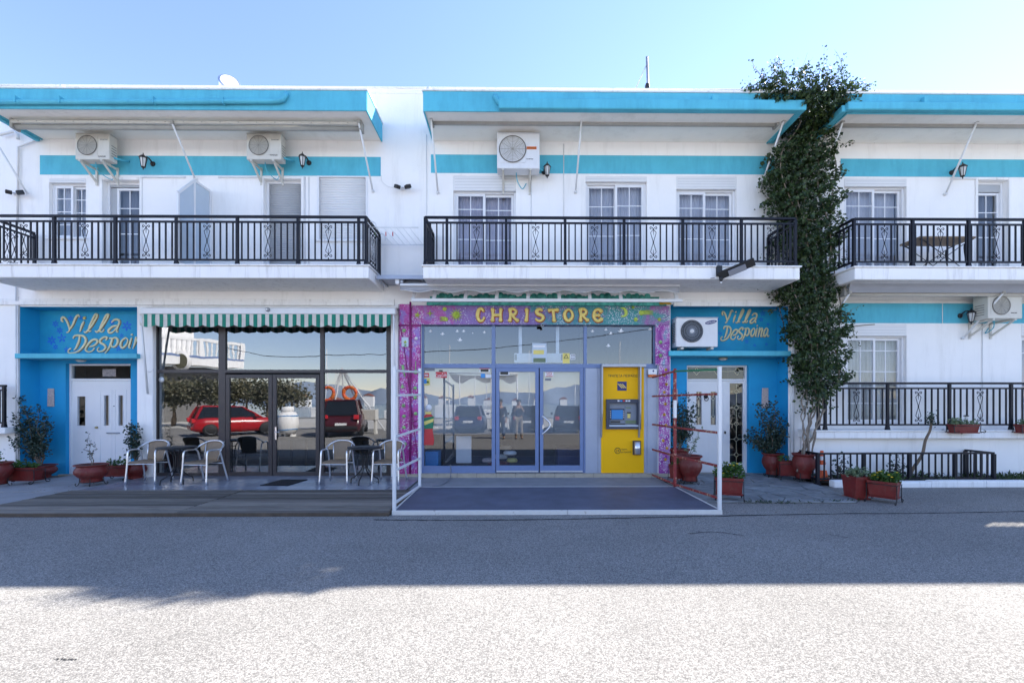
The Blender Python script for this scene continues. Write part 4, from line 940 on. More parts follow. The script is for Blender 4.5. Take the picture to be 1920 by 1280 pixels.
# bottle-shaped cut-out on the left pane
t = thing('bottle_cutout', 'bottle-shaped red and green advert on the left shop pane', 'advert', tuple(at(803.5, 834, YS)))
def outl(pp, yy): return [(at(px, py, yy).x, at(px, py, yy).z) for px, py in pp]
MB().prism(outl([(794, 834), (812.5, 834), (814, 825), (811, 806), (814, 790), (812, 780), (807, 775), (800, 775), (795, 780), (793, 792), (796, 808), (793, 824)], YS), YS - .0, YS + .004).build('bottle', 'sticker_red', t)
MB().prism(outl([(794.5, 783), (813, 780), (813.5, 790), (812, 803), (796, 804), (794, 794)], YS), YS - .003, YS - .001).build('label_band', 'green_paint', t)
MB().prism(outl([(795, 790), (813, 784), (812.5, 790), (796, 797)], YS), YS - .006, YS - .004).build('stripe', 'sticker_yellow', t)
MB().prism(outl([(797.5, 772), (808.5, 772), (808.5, 776), (797.5, 776)], YS), YS - .003, YS + .001).build('neck_band', 'sticker_yellow', t)
MB().lathe([(0, -.002), (.074, -.002), (.074, .002)], tuple(at(803.5, 764, YS)), 20, 'y').build('cap_disc', 'sticker_white', t)
# dove stickers on the upper panes
dv_ = [(-6, 1), (-2, 1.5), (-1.5, -3.5), (.5, -1.5), (1.5, -4.5), (3, .5), (6, 1.8), (3, 3), (0, 4), (-3.5, 3)]
k = 0
for px, py, sc_ in ((807, 620, .62), (829.5, 625, .7), (857, 620, .65), (869, 620, .62), (862, 636, .85), (908, 622, .6), (886, 624, .3), (1111, 620, .65), (1136, 617, .62), (1145, 624, .7), (1164, 619, 1.0), (1140.5, 647, .75), (1219, 616, .7)):
    o = MB().prism(outl([(px + a * sc_, py + b * sc_) for a, b in dv_], YS), YS + .004, YS + .007).build('dove_sticker', 'sticker_white')
    tag(o, 'small white dove sticker on the upper %s shop pane' % ('left' if px < 1000 else 'right'), 'sticker', 'white doves on the %s pane' % ('left' if px < 1000 else 'right'))

# ------------------------------------------------------------------ painted surround of the shop
YM = W - 0.05
sg = thing('shop_surround', 'hand-painted purple and sea-green shop surround with raised stars and yellow letters', 'shop sign', (X_(1000), YM, 0))
def pan(px0, py0, px1, py1, mat, name, y0=YM, y1=W - .021):
    a = rect(px0, py0, px1, py1, y0); return MB().box(a[0], a[1], y0, y1, a[2], a[3]).build(name, mat, sg, bevel=.004)
pan(768.4, 573, 1256, 608.5, 'mural_board', 'sign_board')
pan(749, 570, 768, 890, 'mural_left', 'column_panel', YM - .01); pan(770.5, 609, 789, 890, 'mural_left', 'column_panel')
pan(1229, 609, 1256, 684, 'mural_right', 'column_panel'); pan(1235.5, 684.5, 1256, 890, 'mural_right', 'column_panel')
pan(800, 566.5, 1250, 572.5, 'teal_wave', 'top_strip', YM - .012)
a = rect(747.5, 608, 790, 612.5, YM); MB().box(a[0], a[1], YM - .022, YM - .011, a[2], a[3]).build('rope_band', 'magenta_rope', sg, bevel=.004)
rp = lambda pts, r=.012, m_='magenta_rope', yy=YM - .02, nm='rope': MB().tube([at(px, py, yy) for px, py in pts], r, 6).build(nm, m_, sg)
rp([(769.5, 566), (770, 640), (769, 720), (770, 800), (769, 888)], .022)
rp([(756, 641), (763, 690), (768, 740), (776, 800), (783, 860), (784, 888)], .009)
rp([(750, 612), (757, 640)], .008)
rp([(783, 788), (776, 790), (774, 796), (779, 799), (788, 797)], .012)
# beaded edges
for px, pa, pb in ((748, 572, 888), (788.5, 612, 888)):
    mb = MB(); py = pa
    while py < pb:
        c = at(px, py, YM - .012); mb.lathe([(0, -.012), (.012, -.006), (.014, .004), (0, .012)], tuple(c), 6, 'y'); py += 3.6
    tag(mb.build('bead_edge', 'magenta_rope', sg), kind='stuff')
# straw tuft at the top right corner
mb = MB()
for i in range(60):
    t0 = random.uniform(0, 1); a = at(1238 + random.uniform(-2, 4), 566 + 5 * t0, YM - .03); b = at(1255 + random.uniform(-3, 4), 566 + 5 * random.uniform(0, 1), YM - .05 - random.uniform(0, .04))
    mb.tube([a, (a + b) / 2 + Vector((0, -.02, .006)), b], .004, 4)
tag(mb.build('straw_tuft', 'gold_straw', sg), kind='stuff')
# the shop letters: bone-shaped raised strokes. coordinates in target pixels
def K(cx, cy, s_=1.0): return lambda *p: [(cx + x * s_, cy + y * s_) for x, y in p]
def stroke_letter(name, strokes, yy, rad, m1, m2, par, edge=1.45, bulb=False, flat=.7, n=5):
    a = MB(); b = MB()
    for s_ in strokes:
        raw = [at(px, py, yy) for px, py in s_]
        pts = smoothline(raw, n) if len(raw) > 2 else [raw[0].lerp(raw[1], i / 6) for i in range(7)]
        m_ = len(pts); rr = []
        for i in range(m_):
            t = i / (m_ - 1); r_ = rad * (0.85 + .5 * abs(2 * t - 1) ** 2.5) if bulb else rad * (0.72 + .45 * math.sin(math.pi * min(1, t * 1.1 + .05)))
            rr.append(max(r_, rad * .5))
        e0 = rr[0]; pts2 = [pts[0] - (pts[1] - pts[0]).normalized() * e0 * .8] + pts + [pts[-1] + (pts[-1] - pts[-2]).normalized() * rr[-1] * .8]
        rr2 = [e0 * .5] + rr + [rr[-1] * .5]
        a.tube(pts2, rr2, 8, flat=flat)
        b.tube([p + Vector((.006, rad * .9, -.006)) for p in pts2], [r_ * edge + .002 for r_ in rr2], 8, flat=.35)
    o = a.build(name, m1, par)
    e = b.build('letter_edge', m2, o)
    return o
cz = 590.5
LET = {
 'C': [[(906.5, 583), (903.5, 579), (898.5, 580), (895.5, 588), (896, 596), (900, 601.5), (905, 600), (907.5, 595)]],
 'H': [[(923.5, 580), (924, 590), (923.5, 600.5)], [(939, 580), (938.5, 590), (938.5, 600.5)], [(925, 590.5), (937.5, 590.5)]],
 'R1': [[(956.5, 581), (957, 590), (956, 600.5)], [(956, 580.5), (962, 579), (967.5, 583), (965.5, 588.5), (959, 590.5)], [(960.5, 591.5), (964.5, 596), (970, 600.5)]],
 'I': [[(987.5, 580.5), (988, 590), (986.5, 600.5)]],
 'S': [[(1016, 581.5), (1011.5, 579.5), (1006.5, 582.5), (1008, 588), (1014.5, 590.5), (1018.5, 595), (1015, 600.5), (1009, 601), (1005, 598)]],
 'T': [[(1030, 581.5), (1037, 580.8), (1045, 581)], [(1037.5, 582), (1038, 591), (1039, 600.5)]],
 'O': [[(1066, 579.5), (1060.5, 583.5), (1058.5, 590.5), (1061, 597.5), (1066, 601), (1071.5, 597), (1073.5, 590), (1071, 583), (1066.2, 579.5)]],
 'R2': [[(1088.5, 581), (1089, 590), (1088.5, 600.5)], [(1088, 580.5), (1094, 579), (1099, 583), (1097, 588.5), (1091, 590.5)], [(1092.5, 591.5), (1096.5, 596), (1101.5, 600)]],
 'E': [[(1127, 583.5), (1122, 579.5), (1115.5, 583), (1113, 590.5), (1115, 597.5), (1121, 601.5), (1127.5, 598.5)], [(1117, 590.8), (1122.5, 591)]]}
for k, s_ in LET.items():
    stroke_letter('letter', s_, YM - .03, .034 if k not in 'O' else .032, 'yellow_letter', 'orange_edge', sg, edge=1.28, bulb=k not in ('O', 'S', 'C'), flat=.6)
# raised stars, moon, comets
def star(px, py, n, r0, r1, mat, name, rot=0, yy=YM - .03):
    c = at(px, py, yy); k = yy / F
    out = [(c.x + k * (r0 if i % 2 == 0 else r1) * math.sin(rot + math.pi * i / n), c.z + k * (r0 if i % 2 == 0 else r1) * math.cos(rot + math.pi * i / n)) for i in range(2 * n)]
    vs = [(x, yy + .02, z) for x, z in out] + [(c.x, yy - .022, c.z)]
    MB().add(vs, [(i, (i + 1) % (2 * n), 2 * n) for i in range(2 * n)][::-1]).build(name, mat, sg)
star(855, 590, 12, 13.5, 5.5, 'lime_relief', 'sun_relief'); star(782, 590, 5, 6.5, 2.6, 'lime_relief', 'star_relief', .2); star(805.8, 587, 4, 7.5, 2, 'lime_relief', 'star_relief')
star(1187.5, 575.5, 5, 4.5, 2, 'lime_relief', 'star_relief'); star(1237, 598.5, 5, 5, 2.3, 'lime_relief', 'star_relief', .3)
def disc(px, py, r, mat, name, yy=YM - .025):
    MB().lathe([(0, -.03), (r * yy / F * .7, -.018), (r * yy / F, .02)], tuple(at(px, py, yy)), 14, 'y').build(name, mat, sg)
disc(833.5, 579, 4, 'lime_relief', 'planet_relief'); disc(1192.5, 598.5, 4, 'lime_relief', 'planet_relief')
MB().tube([at(*p, YM - .02) for p in smoothline([(1163.5, 577, 0), (1170, 578.5, 0), (1174, 585, 0), (1172, 591.5, 0), (1164, 593, 0)], 4) for p in [(p.x, p.y)]] if False else [at(p.x, p.y, YM - .02) for p in smoothline([(1163.5, 577, 0), (1170, 578.5, 0), (1174, 585, 0), (1172, 591.5, 0), (1164, 593, 0)], 4)], [.006 + .03 * math.sin(math.pi * i / 16) for i in range(17)], 8, flat=.5).build('moon_relief', 'lime_relief', sg)
for bx, by, L, sgn in ((836, 598, 12, -1), (1203, 586, 22, 1)):
    disc(bx, by, 4 if L < 20 else 4.8, 'lime_relief', 'comet_relief')
    for q in (-3, -1, 1, 3): MB().tube([at(bx, by + q, YM - .02), at(bx + sgn * L * .6, by + q * 1.1 - .6, YM - .02), at(bx + sgn * L, by + q * 1.2, YM - .015)], [.011, .009, .004], 6).build('comet_tail', 'lime_relief', sg)
for px, py, kd in ((757, 619, 'd'), (760, 647, 's'), (780, 634, 'd'), (779, 697, 'b'), (755, 692, 'l'), (755, 723, 't'), (778, 727, 'd'), (756, 760, 's'), (778, 745, 'd'), (757, 780, 'd'), (779, 775, 'd'), (757, 801, 'd'), (759, 832, 'd'), (1239, 641, 'd'), (1239, 666, 's')):
    m_ = 'mint_relief' if px != 780 or py > 640 else 'sticker_white'
    if kd == 'd': disc(px, py, 3.4, m_, 'shell_relief', YM - .03)
    elif kd == 's': star(px, py, 5, 5.5, 2.2, m_, 'starfish_relief', random.uniform(0, 1), YM - .035)
    elif kd == 't': MB().prism([(at(px - 3.5, py + 4, YM).x, at(px, py + 4, YM).z), (at(px + 3.5, py + 4, YM).x, at(px, py + 4, YM).z), (at(px, py - 4, YM).x, at(px, py - 4, YM).z)], YM - .035, YM - .008).build('shell_relief', m_, sg, bevel=.006)
    elif kd == 'b':
        disc(px, py, 4.2, m_, 'guitar_relief', YM - .03); MB().tube([at(px, py - 3, YM - .03), at(px + .5, py - 20, YM - .03)], .008, 6).build('guitar_neck', 'mint_relief', sg)
    else: MB().tube([at(px, py - 8, YM - .03), at(px + 1, py, YM - .03), at(px + 4, py + 14, YM - .03)], [.03, .026, .012], 8, flat=.6).build('fish_relief', m_, sg)
r_ = rect(753, 632, 766, 650, YM - .02); B('picture_tile', 'glass_frosted', sg, r_[0], r_[1], YM - .03, YM - .011, r_[2], r_[3], .004)
star(759.5, 641, 5, 5.5, 2.4, 'lime_relief', 'star_relief', 0, YM - .04)
for px, py in ((1249, 693), (1246, 703), (1250, 720), (1246, 735), (1248, 757), (1246, 777), (1249, 797), (1244, 826), (1251, 840), (1248, 861)):
    star(px, py, 8, 4.4, 2.6, 'gold_straw', 'daisy_relief', random.uniform(0, 1), YM - .012)
# wave fringe painted on the fascia above the board
mb = MB()
for i in range(44):
    px = 818 + i * 9.2 + random.uniform(-2, 2); py = 557 + random.uniform(-2, 4)
    c = at(px, py, W - .006); mb.lathe([(0, -.006), (.055 + random.uniform(0, .03), -.004), (.07, .004)], tuple(c), 14, 'y')
a = rect(806, 556, 1236, 567, W - .006); mb.box(a[0], a[1], W - .008, W - .001, a[2], a[3])
tag(mb.build('wave_fringe', 'teal_wave', sg), kind='stuff')
# small security camera under the board
t = thing('security_camera', 'small dark security camera under the sign board over the shop doors', 'camera', tuple(at(1016, 610, W - .12)))
c = at(1016, 610, W - .12)
MB().box(c.x - .09, c.x - .0, W - .07, W - .03, c.z - .02, c.z + .03).build('bracket', 'black_iron', t); MB().tube([c + Vector((0, .05, 0)), c + Vector((0.01, -.06, -.005))], .03, 12).build('housing', 'grey_metal', t); MB().lathe([(0, -.004), (.022, -.002), (.022, .004)], tuple(c + Vector((.011, -.063, -.005))), 12, 'y').build('lens', 'black_iron', t)

# ------------------------------------------------------------------ Villa lettering (traced in crop units: 9.143 per pixel from 80,565)
def cv(p): return [(80 + x / 9.143, 565 + y / 9.143) for x, y in p]
VIL = [[[(345, 345), (325, 330), (325, 290), (355, 270), (400, 310), (440, 400), (460, 480), (440, 520), (415, 530)], [(462, 480), (520, 390), (570, 270), (610, 232), (630, 262)]],
       [[(705, 345), (665, 430), (640, 515)], [(705, 285), (725, 265)]],
       [[(715, 520), (745, 525), (830, 430), (905, 310), (935, 235), (900, 225), (850, 320), (795, 440), (790, 510), (825, 505)]],
       [[(905, 510), (935, 520), (1020, 430), (1095, 310), (1130, 230), (1090, 235), (1040, 330), (990, 440), (985, 515), (1030, 515), (1050, 480)]],
       [[(1185, 355), (1235, 310), (1300, 315), (1315, 365), (1280, 450), (1265, 520), (1290, 515)], [(1270, 415), (1200, 430), (1130, 490), (1140, 535), (1200, 525), (1265, 455)]]]
DES = [[[(525, 630), (545, 590), (620, 580), (700, 595), (740, 650), (720, 730), (640, 830), (540, 880), (450, 880), (440, 835), (480, 805)], [(635, 590), (620, 680), (575, 790), (540, 830)]],
       [[(810, 775), (890, 750), (940, 690), (910, 650), (840, 670), (760, 760), (735, 830), (790, 865), (850, 845), (885, 800)]],
       [[(1085, 660), (1105, 620), (1060, 610), (995, 650), (985, 700), (1050, 740), (1080, 785), (1040, 840), (970, 860), (935, 830), (960, 790)]],
       [[(1150, 630), (1190, 640), (1170, 720), (1120, 820), (1070, 885)], [(1190, 640), (1240, 620), (1285, 650), (1280, 720), (1235, 775), (1185, 770), (1175, 725)]],
       [[(1425, 620), (1370, 660), (1340, 720), (1345, 780), (1385, 790), (1440, 730), (1460, 660), (1425, 620)]],
       [[(1525, 625), (1500, 700), (1478, 785), (1500, 795)], [(1520, 575), (1535, 560)]],
       [[(1600, 610), (1585, 700), (1550, 805)], [(1570, 730), (1640, 630), (1680, 640), (1650, 740), (1640, 800), (1680, 790)]],
       [[(1850, 650), (1800, 620), (1740, 680), (1720, 760), (1750, 800), (1820, 730), (1850, 650), (1830, 740), (1840, 800), (1880, 780)]]]
def villa_sign(par, yy, fV, fD, rad):
    for grp, fn in ((VIL, fV), (DES, fD)):
        for L in grp: stroke_letter('letter', [fn(s_) for s_ in L], yy, rad, 'cream_letter', 'ochre_edge', par, edge=1.35, flat=.5, n=4)
yl = ybL - .012
sL = thing('painted_lettering', 'large cream script lettering with ochre edges above the left entrance door', 'sign lettering', tuple(at(185, 662, ybL)), 'script lettering over the doors')
villa_sign(sL, yl, cv, cv, .021)
# sun over the first i
c = at(80 + 712 / 9.143, 565 + 285 / 9.143, yl - .01); MB().lathe([(0, -.012), (.03, -.006), (.032, .01)], tuple(c), 12, 'y').build('sun_dot', 'yellow_letter', sL)
sR = thing('painted_lettering', 'smaller cream script lettering on blue beside the white air conditioner', 'sign lettering', tuple(at(1396, 640, ybR)), 'script lettering over the doors')
mV = lambda p: [(1354 + (x - 320) / 1010 * 66, 580 + (y - 215) / 330 * 26) for x, y in p]
mD = lambda p: [(1351 + (x - 430) / 1450 * 91, 611 + (y - 575) / 310 * 27) for x, y in p]
villa_sign(sR, ybR - .012, mV, mD, .0165)
# blue flowers painted around the lettering
def flower(px, py, r, n, yy, par):
    c = at(px, py, yy); k = yy / F; mb = MB()
    for i in range(n):
        t = 2 * math.pi * i / n + .4; cx, cz_ = c.x + k * r * .62 * math.cos(t), c.z + k * r * .62 * math.sin(t)
        out = []
        for q in range(10):
            u = 2 * math.pi * q / 10; a, b = k * r * .45 * math.cos(u), k * r * .22 * math.sin(u)
            out.append((cx + a * math.cos(t) - b * math.sin(t), cz_ + a * math.sin(t) + b * math.cos(t)))
        mb.prism(out, yy - .002 - .0004 * i, yy)
    mb.build('painted_flower', 'flower_blue', par)
rnd = random.Random(9)
for px, py, r in ((97, 638, 8), (104, 607, 6), (238, 611, 9), (116, 634, 8), (152, 596, 4), (125, 655, 5), (210, 604, 5), (132, 597, 5), (228, 629, 4), (104, 650, 5), (222, 653, 5), (112, 619, 6), (143, 660, 4)): flower(px, py, r, rnd.choice((5, 6)), ybL - .001, sL)
for px, py, r in ((1430, 588, 5), (1427, 599, 4.5), (1345, 598, 4), (1350, 625, 4), (1400, 640, 4), (1437, 645, 3), (1415, 647, 3), (1440, 608, 3)): flower(px, py, r, 5, ybR - .001, sR)

# ------------------------------------------------------------------ cash machine
YA = W + .06
am = thing('cash_machine', 'yellow bank cash machine with grey hood and dark console beside the shop doors', 'cash machine', tuple(at(1167, 886, YA)))
def ab(name, mat, px0, py0, px1, py1, y0, y1, bev=.003):
    a = rect(px0, py0, px1, py1, y0); return B(name, mat, am, a[0], a[1], y0, y1, a[2], a[3], bev)
con = rect(1136, 748, 1201, 804, W + .02)
a = rect(1127, 688, 1207.5, 886, W + .02)
ya = wall_mb(a[0], a[1], a[2], a[3], W + .02, W + .075, [con]).build('yellow_panel', 'atm_yellow', am)
ab('hood', 'grey_metal', 1129, 682, 1212, 687.5, W - .16, W + .019)
for p0, p1, m_ in ((1128, 1133.5, 'grey_metal'), (1200, 1205.5, 'grey_metal')):
    x0, x1 = X_(p0, W - .14), X_(p1, W - .14)
    v = [(x0, W + .019, Z_(688)), (x0, W - .15, Z_(688)), (x0, W - .13, Z_(775)), (x0, W - .02, Z_(820)), (x0, W + .019, Z_(820))]
    w_ = .03
    MB().add(v + [(q[0] + w_, q[1], q[2]) for q in v], [(0, 1, 2, 3, 4), (9, 8, 7, 6, 5)] + [(i, i + 5, (i + 1) % 5 + 5, (i + 1) % 5) for i in range(5)]).build('hood_cheek', 'grey_metal', am)
text('lettering', 'ΤΡΑΠΕΖΑ ΠΕΙΡΑΪΩΣ', 1168, 703.5, W + .018, 6.2, 'ink', am, wpx=56)
ab('logo', 'logo_blue', 1157.5, 715, 1175, 732, W + .014, W + .019, 0)
for dx in (0, 4.2, 8.4):
    p = [(1158 + dx * .9 - .3, 719.2), (1160 + dx * .9, 719.2), (1167.5 + dx * .9, 727.5), (1165.3 + dx * .9, 727.5)]
    MB().prism(outl(p, W + .012), W + .009, W + .0125).build('logo_stroke', 'logo_gold', am)
MB().prism(outl([(1157.5, 718.6), (1160, 719), (1158.2, 720.2), (1157.5, 720.2)], W + .012), W + .009, W + .0125).build('logo_stroke', 'logo_gold', am)
# console: recessed steel face in a dark bezel
bz = wall_mb(con[0] + .001, con[1] - .001, con[2] + .001, con[3] - .001, W - .03, W + .08, [rect(1143, 755.5, 1195, 799, W - .03)]).build('console', 'atm_dark', am, bevel=.004)
q = lambda nm, m_, a0, b0, a1, b1, y0, y1, bev=.002: B(nm, m_, bz, *rect(a0, b0, a1, b1, y0)[:2], y0, y1, *rect(a0, b0, a1, b1, y0)[2:], bev)
q('face_plate', 'atm_grey', 1142.5, 755, 1195.5, 799.5, W + .05, W + .079)
q('screen_frame', 'atm_dark', 1143.5, 765.5, 1170.5, 787, W + .04, W + .049); q('screen', 'sticker_blue', 1146.5, 768, 1168, 785.5, W + .036, W + .0395)
for i in range(4):
    q('screen_button', 'sticker_white', 1143.8, 770 + i * 3.8, 1145.4, 771.6 + i * 3.8, W + .034, W + .0395, .0005); q('screen_button', 'sticker_white', 1168.8, 770 + i * 3.8, 1170.3, 771.6 + i * 3.8, W + .034, W + .0395, .0005)
q('keypad', 'ink', 1145, 789, 1163, 792, W + .036, W + .049); q('tray_slot', 'ink', 1144, 794, 1172, 795.5, W + .036, W + .049)
q('card_module', 'atm_grey', 1172, 760, 1194, 795, W + .036, W + .049); q('receipt_slot', 'ink', 1175.5, 772.2, 1183, 774.6, W + .028, W + .0355); q('card_slot', 'sticker_yellow', 1176.5, 775.5, 1182, 783.5, W + .024, W + .0355, .003); q('receipt_sign', 'succulent_leaf', 1173.5, 763, 1183, 765.2, W + .03, W + .0355, .001); q('info_label', 'succulent_leaf', 1172.8, 787.5, 1193, 793.5, W + .03, W + .0355, .001)
q('lower_lip', 'glass_frosted', 1142.5, 796.4, 1197, 799.5, W - .045, W - .031)
for px, m_ in ((1158, 'sticker_white'), (1163, 'sticker_blue'), (1168, 'sticker_red'), (1173, 'sticker_white'), (1178, 'sticker_white')): q('card_mark', m_, px, 749.8, px + 3.6, 752.6, W - .034, W - .0305, 0)
# waste slip bin and round-the-clock mark
b_ = ab('slip_bin', 'wood_edge', 1187.5, 826, 1202, 852.5, W - .05, W + .019, .004)
c0, c1 = at(1194.8, 828, W - .05), at(1194.8, 851, W - .05); MB().tube([c0 + Vector((0, -.01, 0)), c1 + Vector((0, -.01, 0))], .062, 20, flat=.7).build('bin_cover', 'aluminium', b_)
c = at(1158, 844.5, W + .018); k = .062
MB().tube([(c.x + k * math.cos(2 * math.pi * i / 24), c.y, c.z + k * math.sin(2 * math.pi * i / 24)) for i in range(24)], .006, 6, closed=True).build('ring_mark', 'ink', am)
text('lettering', '24', 1158, 844.5, W + .018, 4.8, 'ink', am, wpx=6.5)
text('lettering', 'ώρες', 1170.5, 842, W + .018, 3.6, 'ink', am, wpx=11); text('lettering', 'μετρητά', 1174, 847, W + .018, 4.0, 'ink', am, wpx=19)
# alarm box beside it
t = thing('alarm_box', 'white alarm box with orange lens on grey panel above the cash machine', 'alarm box', tuple(at(1224, 705, W)))
r_ = rect(1215.5, 692, 1232, 702, W - .04); B('casing', 'white_plastic', t, r_[0], r_[1], W - .04, W + .029, r_[2], r_[3], .006)
r_ = rect(1216, 702.2, 1231.5, 706.5, W - .035); B('lens', 'orange_print', t, r_[0], r_[1], W - .035, W + .029, r_[2], r_[3], .01)
r_ = rect(1223, 693, 1227, 697.5, W - .041); MB().prism([((r_[0] + r_[1]) / 2, r_[2]), (r_[1], (r_[2] + r_[3]) / 2), ((r_[0] + r_[1]) / 2, r_[3]), (r_[0], (r_[2] + r_[3]) / 2)], W - .043, W - .041).build('mark', 'logo_blue', t)
# ------------------------------------------------------------------ balcony railings
def scroll_mesh(z0, z1):
    """wrought scroll: two volute pairs and a double lozenge, standing in the xz plane about x=0"""
    mb = MB(); h = z1 - z0; zc = (z0 + z1) / 2
    for s_ in (1, -1):
        e = lambda z: zc + s_ * (z - zc)
        zt = z1
        mb.tube([(0, 0, e(zt)), (0, 0, e(zt - .055 * h))], .010, 6)
        for sx in (1, -1):
            v = [(0, e(zt - .14 * h)), (.022 * sx, e(zt - .10 * h)), (.055 * sx, e(zt - .075 * h)), (.068 * sx, e(zt - .105 * h)), (.052 * sx, e(zt - .135 * h)), (.040 * sx, e(zt - .115 * h))]
            mb.tube(smoothline([(a, 0, b) for a, b in v], 3), .0065, 6)
            l_ = [(0, e(zt - .14 * h)), (.056 * sx, e(zt - .235 * h)), (.035 * sx, e(zt - .34 * h)), (.006 * sx, e(zt - .47 * h)), (0.004 * sx, zc)]
            mb.tube([(a, 0, b) for a, b in l_], .006, 6)
        mb.tube([(0, 0, e(zt - .13 * h)), (0, 0, e(zt - .30 * h))], [.008, .003], 6)
    mb.lathe([(0, -.014), (.013, -.008), (.013, .008), (0, .014)], (0, 0, zc), 8)
    return mb
PROTO = {}
def piece(key, maker, name, mat, par, p, rz=0.0):
    """place one piece, sharing mesh data with its like"""
    if key not in PROTO:
        mb = maker(); me_o = mb.build(name, mat, None); me = me_o.data
        off = me_o.location.copy()
        for v in me.vertices: v.co += off
        bpy.data.objects.remove(me_o); PROTO[key] = me
    o = bpy.data.objects.new(name, PROTO[key]); COL.objects.link(o); o.parent = par
    o.location = Vector(p) - wloc(par); o.rotation_euler = (0, 0, rz); WLOC[o.name] = Vector(p)
    return o
def railing(label, P0, P1, z, posts, scrolls, mat='railing_navy', sides=(), hgt=0.97, name='balcony_railing', group=None, sp=1.0):
    """front run from P0 to P1 (x,y) with posts and scrolls at given x; sides = list of (x_front, y_front, x_back, y_back)"""
    t = thing(name, label, 'railing', ((P0[0] + P1[0]) / 2, P0[1], z), group)
    zt = z + hgt; zm = z + hgt * .872; zl = z + hgt * .11
    def run(a, b, key):
        ax, ay = a; bx, by = b
        L = math.hypot(bx - ax, by - ay); ang = math.atan2(by - ay, bx - ax)
        MB().beam((ax, ay, zt - .022), (bx, by, zt - .022), .055, .044).build('handrail', mat, t, bevel=.006)
        MB().beam((ax, ay, zm), (bx, by, zm), .030, .034).build('rail', mat, t)
        MB().beam((ax, ay, zl), (bx, by, zl), .030, .034).build('rail', mat, t)
        return L, ang
    run(P0, P1, 0)
    yy = P0[1]; h = zm - zl
    bal = lambda x, y_: piece(('bal', round(h, 3), mat), lambda: MB().box(-.0115, .0115, -.0115, .0115, -h / 2 + .001, h / 2 - .001), 'baluster', mat, t, (x, y_, (zm + zl) / 2))
    scr = lambda x, y_, rz=0: piece(('scr', round(h, 3), mat), lambda: scroll_mesh(-h / 2 + .012, h / 2 - .012), 'scroll', mat, t, (x, y_, (zm + zl) / 2), rz)
    def pst(x, y_):
        return piece(('post', round(hgt, 3), mat), lambda: MB().box(-.024, .024, -.024, .024, 0.0, hgt - .045).add([(-.036, -.036, 0), (.036, -.036, 0), (.036, .036, 0), (-.036, .036, 0), (-.026, -.026, .09), (.026, -.026, .09), (.026, .026, .09), (-.026, .026, .09)], [(0, 1, 5, 4), (1, 2, 6, 5), (2, 3, 7, 6), (3, 0, 4, 7)]), 'post', mat, t, (x, y_, z))
    for x in posts: pst(x, yy)
    lo, hi = min(P0[0], P1[0]), max(P0[0], P1[0])
    for x in scrolls:
        if lo < x < hi: scr(x, yy)
        for k in range(4):
            for s_ in (-1, 1):
                xb = x + s_ * (.136 + .1225 * k) * sp
                if lo + .02 < xb < hi - .02: bal(xb, yy)
    for (xf, yf, xb, yb, sc_) in sides:
        L, ang = run((xf, yf), (xb, yb), 1)
        pst(xb, yb)
        n = int(L / .118)
        for i in range(1, n):
            tt = i / n; x, y_ = xf + (xb - xf) * tt, yf + (yb - yf) * tt
            if sc_ and abs(tt - .5) < .6 / n: scr(x, y_, ang)
            else: bal(x, y_)
    return t
YR = YB + 0.07
xp = lambda L, Y=YR: [X_(p, Y) for p in L]
per = 1.178
L0 = X_(331, YR); xe = X_(686, YR)
postsL = [L0 + per * k for k in range(-3, 4)]; postsL = [p for p in postsL if p < xe - .1] + [xe]
xl = bLx0
railing('black balcony railing with scrolls on the left balcony', (xl, YR), (xe + .02, YR), SZ1, postsL + [xl], [L0 + per * (k + .5) for k in range(-4, 4)], sides=((xe, YR, xe, W - .08, True), (xl, YR, xl, W - .08, True)), group='upper balcony railings')
M0 = X_(1066, YR); xs, xe = X_(797, YR), X_(1491, YR); pm = (X_(1390, YR) - X_(838, YR)) / 5
railing('black balcony railing with scrolls on the middle balcony above the shop', (xs, YR), (xe, YR), SZ1, [xs, xe] + [X_(838, YR) + pm * k for k in range(6)], [X_(838, YR) + pm * (k + .5) for k in range(-1, 7)], sides=((xs, YR, xs, W - .06, False), (xe, YR, xe, W - .06, False)), group='upper balcony railings')
xs = X_(1601, YR); pr = X_(1816, YR) - X_(1711, YR)
railing('black balcony railing with scrolls on the right balcony', (xs, YR), (13.0, YR), SZ1, [xs] + [X_(1711, YR) + pr * k for k in range(4)], [X_(1711, YR) + pr * (k - .5) for k in range(0, 5)], sides=((xs, YR, xs, W - .06, False),), group='upper balcony railings')
YT2 = YT + .06; pg = X_(1780, YT2) - X_(1664, YT2)
railing('black railing with scrolls along the raised ground-floor terrace', (X_(1534, YT2), YT2), (13.0, YT2), TZ1, [X_(1534, YT2), X_(1547, YT2)] + [X_(1664, YT2) + pg * k for k in range(4)], [X_(1664, YT2) + pg * (k - .5) for k in range(0, 5)], hgt=1.0, sp=1.09)
xn = X_(8, W - .2)
railing('end of a dark railing on the neighbouring ledge at the far left', (xn - 1.3, W - .2), (xn + .04, W - .2), Z_(803, 9.2), [xn - 1.2, xn], [xn - .6], hgt=.9, name='neighbour_railing')

